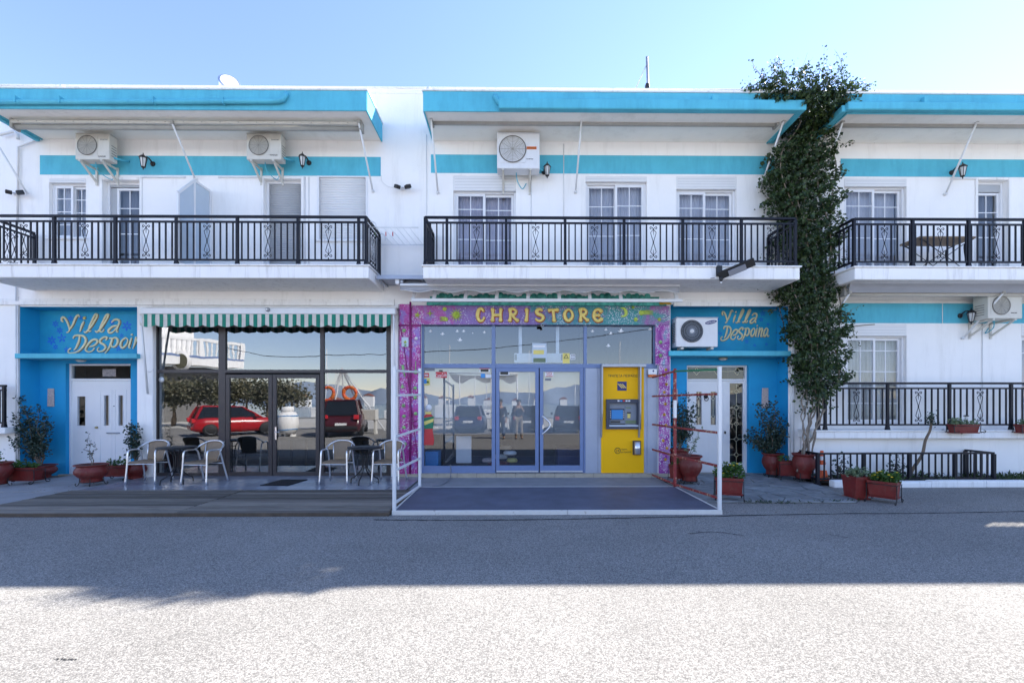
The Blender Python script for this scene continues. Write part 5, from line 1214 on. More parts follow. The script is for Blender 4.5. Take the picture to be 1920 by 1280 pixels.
# low bed fence in front of the right wing
f0 = (X_(1533, 8.92), 8.92); f1 = (X_(1863, 9.0), 9.0); f2 = (f1[0] + .01, 9.58)
fz0, fzt = .10, .63
fe = thing('bed_fence', 'low black railing fencing the flower bed under the terrace', 'fence', ((f0[0] + f1[0]) / 2, 8.6, .05))
def frun(a, b, n, posts):
    MB().beam((*a, fzt), (*b, fzt), .045, .035).build('rail', 'railing_navy', fe); MB().beam((*a, fz0 + .03), (*b, fz0 + .03), .03, .03).build('rail', 'railing_navy', fe)
    hh = fzt - fz0 - .06
    for i in range(n + 1):
        x, y_ = a[0] + (b[0] - a[0]) * i / n, a[1] + (b[1] - a[1]) * i / n
        if i in posts: piece('fpost', lambda: MB().box(-.028, .028, -.028, .028, -.60, 0).box(-.04, .04, -.04, .04, -.61, -.55), 'post', 'railing_navy', fe, (x, y_, fzt - .018))
        else: piece('fbar', lambda: MB().box(-.011, .011, -.011, .011, -hh / 2, hh / 2), 'baluster', 'railing_navy', fe, (x, y_, (fzt + fz0 + .03) / 2))
frun(f0, f1, 27, (0, 7, 14, 21, 27)); frun(f1, f2, 5, (5,)); frun((f0[0] + .02, 9.5), f0, 4, (0,))
# white bed kerb, in rough lengths
kb = MB(); xk = X_(1560, 8.75); i = 0
while xk < 13:
    L = random.uniform(.75, 1.1); y_ = 8.68 + .02 * min(1.2, (xk - 5.9) / 3) + random.uniform(-.008, .008)
    o = MB().box(xk, xk + L - .012, y_, y_ + .16, -.01, .125 + random.uniform(-.01, .01)).build('kerb', 'white_slab', bevel=.025, seg=2); tag(o, kind='structure'); xk += L; i += 1
sheet('bed_soil', X_(1545, 8.86), 13, 8.85, 9.61, .07, 'soil')
# loose brick by the fence corner
c = ground(1548, 903, .0); o = MB().box(c.x - .10, c.x + .12, c.y - .06, c.y + .06, .026, .10).build('white_brick', 'white_slab', bevel=.008); tag(o, 'loose white-painted block at the corner of the bed fence', 'block')
# traffic cone behind the fence
c = Vector((X_(1541, 9.2), 9.2, .07)); t = thing('traffic_cone', 'orange and white traffic cone behind the bed fence', 'traffic cone', tuple(c))
MB().box(c.x - .12, c.x + .12, c.y - .12, c.y + .12, .07, .125).build('base', 'cone_orange', t, bevel=.01)
for za, zb, m_ in ((.125, .27, 'cone_orange'), (.27, .38, 'sticker_white'), (.38, .47, 'cone_orange'), (.47, .55, 'sticker_white'), (.55, .66, 'cone_orange')):
    rr = lambda z_: .095 * (1 - (z_ - .125) / .66) + .01
    MB().lathe([(rr(za), za), (rr(zb), zb)] + ([(0, zb)] if zb > .6 else []), (c.x, c.y, 0), 18).build('band', m_, t)

# ------------------------------------------------------------------ retracted awnings under the eaves
def awning(label, px0, px1, py, Y, arms, zroll=.05, group='rolled awnings under the eaves', mats=('awning_cream', 'roll_grey')):
    c = at((px0 + px1) / 2, py, Y); t = thing('rolled_awning', label, 'awning', tuple(c), group)
    x0, x1 = X_(px0, Y), X_(px1, Y)
    MB().tube([(x0, Y + .10, c.z - .045), (x1, Y + .10, c.z - .045)], zroll, 12).build('fabric_roll', mats[1], t)
    MB().box(x0 - .02, x1 + .02, Y, Y + .05, c.z - .015, c.z + .045).build('front_bar', mats[0], t, bevel=.012)
    mb = MB(); n = int((x1 - x0) / .36)
    for i in range(n):
        x = x0 + .15 + i * (x1 - x0) / n; mb.box(x - .012, x + .012, Y - .006, Y - .001, c.z + .005, c.z + .02)
    tag(mb.build('stud', 'roll_grey', t), kind='stuff')
    for x in (x0 - .03, x1 + .03): MB().box(x - .025, x + .025, Y + .02, Y + .2, c.z - .10, EZ0 + .003 if Y < 9.5 and c.z > 6 else c.z + .14).build('bracket', 'roll_grey', t, bevel=.006)
    for (ax, ay, bx, by) in arms:
        a = at(ax, ay, Y - .03); b = at(bx, by, W - .03)
        MB().tube([a, b], .019, 8).build('arm', 'white_metal', t)
        MB().lathe([(0, -.03), (.03, -.03), (.03, .029), (0, .029)], tuple(b), 10, 'y').build('arm_foot', 'white_metal', t)
        MB().box(a.x - .03, a.x + .03, a.y - .02, a.y + .05, a.z - .03, a.z + .03).build('arm_joint', 'roll_grey', t, bevel=.006)
    return t
YW_ = 9.16
awning('cream awning rolled up under the left eave', 20, 672, 230, YW_, ((322, 229, 366, 336), (672, 228, 699, 358)))
awning('cream awning rolled up under the middle eave', 812, 1458, 222, YW_, ((808, 220, 821, 361), (1091, 219, 1079, 360), (1470, 225, 1425, 355)))
awning('cream awning rolled up under the right eave', 1582, 2060, 226, YW_, ((1581, 227, 1545, 330), (1833, 226, 1773, 364)))
YQ = 9.30
t = awning('grey awning rolled up over the ground-floor terrace on the right', 1590, 2050, 545, YQ, ((1594, 548, 1556, 606), (1882, 548, 1806, 634)), group='rolled awnings below the balconies', mats=('roll_grey', 'awning_cream'))
MB().add([(X_(1590, YQ), YQ - .02, Z_(546, YQ)), (X_(2050, YQ), YQ - .02, Z_(546, YQ)), (X_(2050, YQ), YQ - .18, Z_(527, YQ - .18)), (X_(1583, YQ), YQ - .18, Z_(527, YQ - .18)), (X_(1590, YQ), YQ - .015, Z_(546, YQ) - .015), (X_(2050, YQ), YQ - .015, Z_(546, YQ) - .015), (X_(2050, YQ), YQ - .17, Z_(527, YQ - .18) - .015), (X_(1583, YQ), YQ - .17, Z_(527, YQ - .18) - .015)], [(0, 1, 2, 3), (7, 6, 5, 4), (0, 4, 5, 1), (2, 6, 7, 3)]).build('cover', 'awning_grey', t)
for px in (0,):
    MB().tube([at(-4, 272, W - .4), at(52, 364, W - .03)], .019, 8).build('awning_arm', 'white_metal', bA)

# ------------------------------------------------------------------ striped cafe awning
YK = W - 0.32
cw = thing('striped_awning', 'green and white striped scalloped awning over the cafe front', 'awning', tuple(at(500, 612, YK)))
r_ = rect(262, 577, 741, 588.5, YK); MB().box(r_[0], r_[1], YK, YK + .09, r_[2], r_[3]).build('front_bar', 'white_metal', cw, bevel=.01)
MB().tube([(r_[0], YK + .2, r_[3] - .02), (r_[1], YK + .2, r_[3] - .02)], .07, 12).build('roller', 'awning_white', cw)
MB().box(r_[0], r_[1], YK + .091, W - .052, r_[3] - .005, r_[3] + .02).build('cover_sheet', 'awning_white', cw)
px = 262.0; k = 0; mbv = None
w_ = 7.35; n = int((736 - 262) / w_)
for i in range(n):
    a, b = 262 + i * w_, 262 + (i + 1) * w_
    vs = []
    for j in range(5):
        p = a + (b - a) * j / 4
        dip = 609 + 4.2 * abs(math.sin(math.pi * (p - 262) / (4 * w_)))
        wv = .012 * math.sin(p * .43) + .008 * math.sin(p * .17)
        top = at(p, 588.5, YK + .02); bot = at(p, dip, YK + .01 + wv)
        mid = (top + bot) / 2 + Vector((0, wv * .7, 0))
        vs += [top, mid, bot]
    vs2 = [v + Vector((0, .004, 0)) for v in vs]
    fs = []
    for j in range(4):
        for q_ in range(2): fs.append((j * 3 + q_, j * 3 + q_ + 1, (j + 1) * 3 + q_ + 1, (j + 1) * 3 + q_)); fs.append((15 + (j + 1) * 3 + q_, 15 + (j + 1) * 3 + q_ + 1, 15 + j * 3 + q_ + 1, 15 + j * 3 + q_))
    MB().add(vs + vs2, fs, True).build('stripe', 'awning_green' if i % 2 else 'awning_white', cw)
for q in ([(264, 592), (268, 640), (277, 738)], [(738, 591), (739.5, 640), (741, 742)]):
    pts = [at(q[0][0], q[0][1], YK + .02), at(q[1][0], q[1][1], YK + .1), at(q[2][0], q[2][1], W - .05)]
    MB().tube([pts[0] + Vector((0, .05, .01)), pts[0], pts[2]], .02, 8).build('arm', 'white_metal', cw)
MB().tube(smoothline([at(268, 655, W - .03), at(272, 690, W - .03), at(280, 697, W - .03), at(288, 692, W - .03)], 4), .006, 6).build('cord', 'pipe_white', cw)
c = at(501, 580, YK - .04); t = thing('round_sensor', 'small round grey sensor on the white bar above the cafe door', 'sensor', tuple(c)); MB().lathe([(0, -.03), (.03, -.025), (.042, 0), (.042, .04), (0, .04)], tuple(c), 14, 'y').build('body', 'grey_metal', t); MB().lathe([(0, -.004), (.02, 0)], tuple(c + Vector((0, -.03, 0))), 12, 'y').build('lens', 'white_plastic', t)

# ------------------------------------------------------------------ grey awning and white frame above the shop
YF = W - 0.62
ga = thing('grey_awning', 'grey fabric awning with white bar rolled above the painted shop sign', 'awning', tuple(at(1010, 560, YF)))
x0, x1 = X_(750, YF), X_(1275, YF)
za, zb, zc_ = Z_(521, W - .45), Z_(534, YF), Z_(546, YF)
n = 60; vs = []; rnd = random.Random(3)
for i in range(n + 1):
    x = x0 + (x1 - x0) * i / n; s_ = .008 * math.sin(i * 1.7) + .006 * math.sin(i * .6)
    px = 750 + 525 * i / n
    dip = Z_(546 + 2.2 * math.sin(2 * math.pi * (px - 770) / 61.0), YF + .03)
    vs += [(x, W - .40 + s_, za), (x, YF + .05 + s_, zb + .02), (x, YF + .035, zb - .03), (x, YF + .03 + s_, dip)]
fs = [(i * 4 + j, i * 4 + j + 1, (i + 1) * 4 + j + 1, (i + 1) * 4 + j) for i in range(n) for j in range(3)]
fab = MB().add(vs, fs, True).build('fabric', 'awning_grey', ga); fab.modifiers.new('solidify', 'SOLIDIFY').thickness = .004
edge = [(x0 + (x1 - x0) * i / n, YF + .024, vs[i * 4 + 3][2]) for i in range(n + 1)]
MB().tube(edge, .007, 6).build('hem', 'white_metal', ga)
MB().box(x0, x1, YF - .01, YF + .03, zb - .025, zb + .022).build('front_bar', 'white_metal', ga, bevel=.008)
c = at(746, 527, YF + .05); MB().box(c.x - .045, c.x + .04, c.y - .05, c.y + .06, c.z - .07, c.z + .05).build('end_cap', 'white_plastic', ga, bevel=.01)
MB().tube([c + Vector((.05, 0, -.02)), c + Vector((.12, 0, -.02))], .06, 12).build('end_disc', 'grey_metal', ga)
for px in (760, 1010, 1262): B('bracket', 'grey_metal', ga, X_(px, W - .3) - .02, X_(px, W - .3) + .02, W - .42, W - .001, za - .02, za + .04, .004)
YP = W - 0.45
wf = thing('sign_canopy_frame', 'white metal ladder-like canopy frame above the painted shop sign', 'canopy frame', tuple(at(1020, 566, YP)))
r_ = rect(771, 559.5, 1280, 565.5, YP); MB().box(r_[0], r_[1], YP, YP + .05, r_[2], r_[3]).build('front_bar', 'white_metal', wf, bevel=.006)
zt = Z_(543, YP + .1)
for px in (774, 813, 872, 931, 990, 1049, 1106.5, 1165, 1270):
    pt = px + (1020 - px) * .012 + (2 if px < 1020 else -2) * abs(px - 1020) / 250
    a = Vector((X_(px, YP), YP + .025, r_[3] - .01)); b = at(pt, 544, W - .30)
    MB().beam(a, b, .07, .03).build('strut', 'white_metal', wf)
MB().box(r_[0] + .1, r_[1] - .1, W - .05, W - .009, Z_(544, W), Z_(541, W)).build('wall_bar', 'white_metal', wf)

# ------------------------------------------------------------------ air conditioners
def aircon(label, px0, py0, px1, py1, Y, dep, mat, style, brackets=True):
    x0, x1, z0, z1 = rect(px0, py0, px1, py1, Y); w_, h_ = x1 - x0, z1 - z0
    t = thing('air_conditioner', label, 'air conditioner', ((x0 + x1) / 2, Y + dep / 2, z0), 'air conditioners on the facade')
    MB().box(x0, x1, Y, Y + dep, z0, z1).build('casing', mat, t, bevel=.014, seg=2)
    MB().box(x0 - .008, x1 + .008, Y - .008, Y + dep + .008, z1 + .002, z1 + .014).build('lid', mat, t, bevel=.004)
    cx, cz_ = x0 + w_ * (.40 if style != 's' else .37), z0 + h_ * .54; r = h_ * .36
    if style == 'e':
        B('grille_frame', mat, t, x0 + w_ * .07, x0 + w_ * .66, Y - .008, Y - .001, z0 + h_ * .16, z0 + h_ * .90, .006); cx = x0 + w_ * .365
    MB().lathe([(0, .0), (r, .0), (r * 1.06, -.006), (r * 1.08, -.014), (r * 1.02, -.020)], (cx, Y - .004, cz_), 32, 'y').build('fan_recess', 'ac_dark' if style == 's' else 'ac_grille', t)
    mb = MB()
    if style == 's':
        for i in range(44):
            a = 2 * math.pi * i / 44; a2 = a + .35
            mb.beam((cx + .2 * r * math.cos(a), Y - .022, cz_ + .2 * r * math.sin(a)), (cx + r * math.cos(a2), Y - .022, cz_ + r * math.sin(a2)), .006, .004, (0, 1, 0))
    for rr in ([.25, .5, .75, 1.0] if style == 's' else [i / 9 for i in range(1, 10)]):
        mb.tube([(cx + r * rr * math.cos(2 * math.pi * i / 32), Y - .022, cz_ + r * rr * math.sin(2 * math.pi * i / 32)) for i in range(32)], .0035, 4, closed=True)
    if style != 's':
        for i in range(12):
            a = math.pi * i / 12 * 2; mb.beam((cx, Y - .022, cz_), (cx + r * math.cos(a), Y - .022, cz_ + r * math.sin(a)), .005, .004, (0, 1, 0))
    tag(mb.build('fan_grille', 'atm_grey' if style == 's' else 'ac_fan', t), kind='stuff')
    if style == 's': MB().lathe([(0, -.032), (r * .19, -.028), (r * .19, -.016)], (cx, Y, cz_), 16, 'y').build('fan_hub', 'ac_white', t)
    # side louvres
    sx = x1 if (x0 + x1) < 0 else x0
    for i in range(5 if style != 's' else 12):
        zz_ = z0 + h_ * (.18 + (.7 if style == 's' else .5) * i / (5 if style != 's' else 12)); B('louvre', 'ac_grille' if style != 's' else 'ac_dark', t, sx - .004, sx + .004, Y + dep * .25, Y + dep * .85, zz_, zz_ + .014)
    if brackets:
        for fx in (.14, .78):
            bx = x0 + w_ * fx
            MB().beam((bx, Y - .02, z0 - .025), (bx, W - .005, z0 - .025), .035, .035).beam((bx, Y + .03, z0 - .04), (bx, W - .02, z0 - .30), .035, .03).box(bx - .02, bx + .02, W - .03, W - .007, z0 - .36, z0 + .02).build('bracket', 'ac_cream', t)
        MB().tube(smoothline([(x0 + w_ * .45, Y + dep * .6, z0), (x0 + w_ * .48, Y + dep * .7, z0 - .16), (x0 + w_ * .6, W - .03, z0 - .24), (x0 + w_ * .7, W - .03, z0 - .12)], 5), .009, 6).build('drain_hose', 'blue_paint', t)
        MB().tube(smoothline([(x1 - .02, Y + dep * .6, z0 + .1), (x1 + .06, Y + dep * .7, z0 + .08), (x1 + .09, W - .03, z0 + .16)], 5), .02, 8).build('coolant_pipe', 'blue_paint', t)
    else:
        for fx in (.16, .88): MB().box(x0 + w_ * fx - .03, x0 + w_ * fx + .03, Y + .02, Y + dep - .02, z0 - .055, z0 - .001).build('foot', 'ac_cream', t, bevel=.01)
    return t, (x0, x1, z0, z1)
t, b_ = aircon('cream air conditioner above the leftmost upstairs window', 141, 251, 205, 299, W - .40, .20, 'ac_cream', 'e')
text('marking', 'inverter', 195, 261.5, W - .402, 2.6, 'ink_grey', t, wpx=14); text('marking', 'TOYOTOMI', 190.5, 293.5, W - .402, 2.4, 'ink', t, wpx=14)
t, b_ = aircon('cream air conditioner above the closed grey shutter door', 462, 251, 527, 299, W - .40, .20, 'ac_cream', 'e')
text('marking', 'inverter', 516, 262, W - .402, 2.6, 'ink_grey', t, wpx=14); text('marking', 'TOYOTOMI', 513, 291, W - .402, 2.4, 'ink', t, wpx=14)
t, b_ = aircon('large white air conditioner with orange maker label above the shop', 932, 250, 1012, 316, W - .42, .30, 'ac_white', 'e')
B('badge', 'orange_print', t, *rect(987.5, 275, 1006, 280, W - .424)[:2], W - .426, W - .421, *rect(987.5, 275, 1006, 280, W - .424)[2:]); text('marking', 'HITACHI', 996.8, 277.6, W - .428, 2.8, 'ink', t, wpx=15); text('marking', 'inverter', 993.5, 298, W - .422, 2.4, 'ink', t, wpx=13)
t, b_ = aircon('white air conditioner with blue oval badge on the ledge over the right door', 1268, 596, 1346, 650, W - .10, .30, 'ac_white', 's', False)
c = at(1333, 604, W - .102); k = W / F
MB().prism([(c.x + k * 11 * math.cos(a) * 1 - k * 0 * math.sin(a), c.z + k * 3.4 * math.sin(a) + k * 2 * math.cos(a)) for a in [2 * math.pi * i / 24 for i in range(24)]], W - .106, W - .101).build('badge', 'logo_blue', t)
text('marking', 'SAMSUNG', 1333, 604, W - .108, 2.9, 'sticker_white', t, wpx=17, rot=.17)
t, b_ = aircon('cream air conditioner tucked under the right balcony', 1853, 552, 1917, 597, W - .50, .32, 'ac_cream', 'e')
text('marking', 'inverter', 1901, 586, W - .502, 2.6, 'ink', t, wpx=13)

# ------------------------------------------------------------------ wall lanterns
def lantern(label, px, py, side):
    yy = W - .20; c = at(px, py, yy); k = 1.0
    t = thing('wall_lantern', label, 'lantern', tuple(c), 'wall lanterns')
    MB().lathe([(0, .20), (.008, .19), (.010, .16), (.03, .145), (.075, .10), (.085, .085), (.082, .078), (0, .085)], tuple(c), 6).build('cap', 'black_iron', t)
    MB().lathe([(.035, -.10), (.066, .08)], tuple(c), 6).build('glass_body', 'lamp_glass', t)
    for i in range(6):
        a = 2 * math.pi * i / 6; MB().tube([c + Vector((.037 * math.cos(a), .037 * math.sin(a), -.10)), c + Vector((.069 * math.cos(a), .069 * math.sin(a), .085))], .006, 5).build('rib', 'black_iron', t)
    MB().lathe([(.0, -.17), (.008, -.16), (.012, -.13), (.040, -.115), (.044, -.10), (0, -.098)], tuple(c), 6).build('base', 'black_iron', t)
    MB().tube(smoothline([c + Vector((0, 0, .10)), c + Vector((.03 * side, .06, .14)), c + Vector((.05 * side, .13, .11)), c + Vector((.055 * side, .19, .06))], 4), .014, 8).build('bracket_arm', 'black_iron', t)
    w_ = c + Vector((.055 * side, .19, .06)); MB().lathe([(0, -.02), (.045, -.015), (.055, .009), (0, .009)], (w_.x, W - .016, w_.z), 14, 'y').build('wall_plate', 'black_iron', t)
lantern('black wall lantern between the two left windows', 268.5, 304, 1); lantern('black wall lantern right of the second air conditioner', 567, 302, 1)
lantern('black wall lantern right of the large white air conditioner', 1026, 320, -1)
lantern('black wall lantern behind the awning arm on the right balcony wall', 1805, 321, -1); lantern('black wall lantern beside the air conditioner on the ground-floor terrace', 1821, 594, -1)

# ------------------------------------------------------------------ twin floodlights, lamp on the balcony edge
def spots(label, px, py, px2, py2):
    c = at((px + px2) / 2, (py + py2) / 2 + 2, W - .05); t = thing('twin_floodlight', label, 'floodlight', tuple(c), 'twin floodlights')
    B('mount', 'white_plastic', t, c.x - .04, c.x + .04, W - .05, W - .002, c.z - .04, c.z + .03, .006)
    for p, q_, s_ in ((px, py, -1), (px2, py2, 1)):
        h = at(p, q_, W - .14)
        MB().beam(h + Vector((-.03 * s_, -.05, -.03)), h + Vector((.05 * s_, .03, .02)), .10, .075).build('head', 'black_iron', t, bevel=.01)
        MB().tube([h, (c.x, W - .05, c.z)], .012, 6).build('arm', 'white_plastic', t)
spots('twin black floodlight heads on the white wall between the balconies', 746, 350, 764, 350); spots('twin black floodlight heads on the wall at the far left', 18, 360, 38, 361)
MB().tube(smoothline([at(715, 329, W - .01), at(716, 340, W - .01), at(728, 350, W - .01), at(742, 351, W - .02)], 4), .005, 5).build('cable', 'pipe_white', bA)
YL = YB - .10
t = thing('street_floodlight', 'long dark floodlight tilted on a bracket at the middle balcony edge', 'floodlight', tuple(at(1350, 515, YL)))
r_ = rect(1343, 498, 1354, 518, YB - .02); B('bracket_plate', 'black_iron', t, r_[0], r_[1], YB - .03, YB - .002, r_[2], r_[3], .003)
a, b = at(1347, 518, YL), at(1415, 490, YL - .28)
MB().beam(a, b, .15, .05, (0, 1, .35)).build('housing', 'black_matte', t, bevel=.01)
d_ = (b - a).normalized(); MB().beam(a + d_ * .18 + Vector((0, -.02, -.035)), b - d_ * .16 + Vector((0, -.02, -.035)), .11, .03, (0, 1, .35)).build('diffuser', 'ink_grey', t, bevel=.006)
c = at(1352, 522, YL); MB().lathe([(0, -.07), (.02, -.065), (.035, -.02), (.04, .03), (0, .03)], tuple(c), 12).build('sensor', 'black_iron', t); MB().lathe([(0, -.03), (.02, -.02), (.022, 0)], tuple(c + Vector((0, 0, -.065))), 10).build('sensor_lens', 'white_plastic', t)
MB().tube(smoothline([at(1275, 524, YB + .2), at(1300, 524, YB + .1), at(1340, 521, YB - .02)], 4), .006, 5).build('cable', 'cable', t)

# ------------------------------------------------------------------ clothes rack, balcony table
yy = W - .35
t = thing('drying_rack', 'white wire clothes rack hung on the side of the left balcony railing', 'drying rack', tuple(at(725, 450, yy)))
x0 = bLx1 - .03; zr = Z_(441, W - .5)
for i in range(6): x = x0 + .12 + .13 * i; MB().tube([(x, W - .82, zr + .02), (x + .12, W - .08, zr - .06)], .004, 5).build('wire', 'white_metal', t)
MB().tube([(x0 - .04, W - .85, zr + .02), (x0 + .95, W - .85, zr + .02)], .007, 6).build('rail', 'white_metal', t); MB().tube([(x0 - .04, W - .08, zr - .06), (x0 + .95, W - .08, zr - .06)], .007, 6).build('rail', 'white_metal', t)
for s_ in (W - .8, W - .15): MB().tube(smoothline([(x0 - .12, s_, zr + .12), (x0 - .02, s_, zr + .15), (x0 + .08, s_, zr + .12), (x0 + .1, s_, zr + .0)], 4), .010, 6).build('hook', 'white_metal', t)
for px, m_ in ((.22, 'sticker_red'), (.36, 'sticker_red'), (-.0, 'herb_leaf')): B('peg', m_, t, x0 + px, x0 + px + .016, W - .58, W - .56, zr - .05, zr + .03)
Yt = W - .45; z0 = SZ1
x0, x1 = X_(1705, Yt), X_(1808, Yt); zt = Z_(449, Yt)
t = thing('balcony_table', 'long table with brown top and curled iron legs on the right balcony', 'table', ((x0 + x1) / 2, Yt, z0))
MB().box(x0, x1, Yt - .25, Yt + .25, zt - .03, zt + .01).build('table_top', 'wicker', t, bevel=.008)
for sx, x in ((1, x0 + .16), (-1, x1 - .14)):
    for yy in (Yt - .2, Yt + .2):
        MB().tube(smoothline([(x - .13 * sx, yy, zt - .03), (x + .02 * sx, yy, zt - .10), (x + .06 * sx, yy, zt - .22), (x + .01 * sx, yy, z0 + .16), (x - .02 * sx, yy, z0)], 4), .014, 6).build('leg', 'black_iron', t)
for yy in (Yt - .2, Yt + .2): MB().tube([(x0 + .2, yy, zt - .12), (x1 - .18, yy, z0 + .05)], .008, 6).build('brace', 'black_iron', t); MB().tube([(x1 - .18, yy + .02, zt - .12), (x0 + .2, yy + .02, z0 + .05)], .008, 6).build('brace', 'black_iron', t)

# ------------------------------------------------------------------ roof: water tank, mast
yt = W + 2.2; c = at(430, 154, yt); k = yt / F
t = thing('solar_water_tank', 'steel solar water tank with round end cap on the roof, far left', 'water tank', (c.x, yt, 7.7))
d_ = Vector((-.55, .83, -.35)).normalized(); r = 17.5 * k
MB().tube([c, c + d_ * .03, c + d_ * 1.3], [r, r * 1.02, r * 1.02], 28).build('cylinder', 'tank_steel', t); 
MB().tube([c - d_ * .02, c], [r * .82, r * .86], 28).build('end_disc', 'white_metal', t); MB().tube([c - d_ * .005, c + d_ * .01], [r * .97, r * 1.04], 28).build('end_rim', 'tank_steel', t)
MB().beam((c.x - .1, yt + .2, 7.7), (c.x - .1, yt + .2, c.z), .05, .05).beam((c.x - .6, yt + .9, 7.7), (c.x - .6, yt + .9, c.z - .3), .05, .05).build('stand', 'grey_metal', t)
ym = W + .5; a = at(1217, 168, ym); b = at(1213, 107, ym)
t = thing('aerial_mast', 'thin grey aerial mast stayed by a wire on the roof', 'mast', (a.x, ym, TOP - .3))
MB().tube([a - Vector((0, 0, .8)), b], .028, 8).build('pole', 'grey_metal', t); MB().tube([at(1212, 122, ym), at(1188, 175, ym)], .010, 5).build('stay_wire', 'awning_white', t); c = at(1214, 163, ym); B('clamp', 'black_iron', t, c.x - .05, c.x + .03, ym - .06, ym + .04, c.z - .05, c.z + .05, .005)
for px, lb in ((804, 'tiny white roof lamp at the end of the middle eave'), (118, 'tiny roof lamp on the left eave')):
    c = at(px, 169, YC + .1); o = MB().lathe([(0, .10), (.04, .09), (.06, .05), (.05, .0), (0, .0)], (c.x, c.y, EZ1 + .036), 14).build('roof_lamp', 'lamp_glass'); tag(o, lb, 'lamp')
# ------------------------------------------------------------------ wooden deck
DY0, DY1 = 6.56, 8.31; DX0, DX1, DS = -7.96, -1.80, -4.85
dk = thing('wooden_deck', 'weathered grey wooden deck before the cafe tiles', 'deck', ((DX0 + DX1) / 2, (DY0 + DY1) / 2, 0))
n = 16; pw_ = (DY1 - DY0 - .03) / n
pr = {}
for xa, xb in ((DX0, DS - .012), (DS + .012, DX1)):
    for i in range(n):
        y = DY0 + .03 + i * pw_
        if xa not in pr: pr[xa] = (MB().box(xa, xb, y + .005, y + pw_ - .005, .024, .052).build('plank', 'deck_wood', dk, bevel=.003), y)
        else: share(pr[xa][0], dk, 0, y - pr[xa][1], random.uniform(-.004, .004))
MB().box(DX0, DX1, DY0, DY0 + .028, .0, .050).build('edge_board', 'wood_edge', dk, bevel=.003)
MB().box(DX1 + .001, DX1 + .028, DY0, DY1, .0, .050).build('edge_board', 'wood_edge', dk, bevel=.003)
for i in range(9): B('joist', 'black_matte', dk, DX0 + .05 + i * .75, DX0 + .12 + i * .75, DY0 + .03, DY1, .0, .0235)

# ------------------------------------------------------------------ shop platform with rubber matting and side gates
PX0, PX1, PY0, PY1 = -1.745, 3.075, 6.62, 8.53
pf = thing('shop_platform', 'low white-edged platform with dark blue matting before the shop', 'platform', ((PX0 + PX1) / 2, 7.5, 0))
MB().box(PX0 + .03, PX1 - .03, PY0 + .04, PY1 - .01, .01, .052).build('deck_plate', 'black_matte', pf)
MB().box(PX0 + .035, PX1 - .035, PY0 + .05, PY1 - .02, .0525, .060).build('matting', 'mat_blue', pf, bevel=.002)
xm = PX0 + (PX1 - PX0) * .27
for a, b in ((PX0, PX0 + 2.55), (PX0 + 2.556, PX1)): MB().box(a, b, PY0, PY0 + .038, .0, .066).build('edge_beam', 'old_white_metal', pf, bevel=.004)
for x in (PX0, PX1 - .028): MB().box(x, x + .028, PY0 + .039, PY1, .0, .064).build('edge_beam', 'old_white_metal', pf, bevel=.003)
MB().box(PX0 + .03, PX1 - .03, PY1 - .009, PY1 + .015, .0, .062).build('edge_beam', 'old_white_metal', pf)
def gate(label, x, zs, mat, postmat, back):
    t = thing('side_gate', label, 'gate', (x, 7.5, .06), 'gates at the platform sides')
    def seg(y0, y1, z0, z1, r=.018, m_=mat): MB().beam((x, y0, z0), (x, y1, z1), .032, .034).build('rail', m_, t, bevel=.003)
    for y, zt, m_ in ((PY0 + .03, 2.16, 'white_metal'), (PY1 - .05, 2.27, postmat)): MB().box(x - .024, x + .024, y - .024, y + .024, .0661, zt).build('post', m_, t, bevel=.004)
    if back: MB().box(x + .0, x + .03, PY0 + .056, PY0 + .075, .07, 2.1).build('post_strip', mat, t)
    for i, (za, zb) in enumerate(zs):
        seg(PY0 + .055, PY1 - .075, za, zb, m_='green_paint' if back and i == 0 else mat)
        if back: seg(PY1 - .026, W - .09, zb, zb + (zb - za) * .3 - (.07 if i == 0 else 0))
    return t
gate('white tubular gate between cafe deck and shop platform', PX0 + .03, ((2.10, 2.20), (1.74, 1.78), (1.13, 1.15), (.64, .60), (.17, .09)), 'white_metal', 'white_metal', False)
gt = gate('rusty red-painted tubular gate on the right of the shop platform', PX1 - .03, ((2.12, 2.22), (1.76, 1.77), (1.19, 1.17), (.70, .64), (.23, .11)), 'rusty_red', 'rusty_red', True)
B('post_band', 'sticker_white', gt, PX1 - .056, PX1 - .004, PY1 - .076, PY1 - .024, 1.35, 1.68)
# loose hose at the platform corner
o = MB().tube(smoothline([(PX0 + .2, 8.75, .03), (PX0 + .35, 8.9, .03), (PX0 + .42, 9.3, .03), (PX0 + .42, W - .09, .04), (PX0 + .42, W - .09, .3)], 6), .012, 6).build('hose', 'ink_grey'); tag(o, 'dark hose running down beside the purple column to the platform', 'hose')

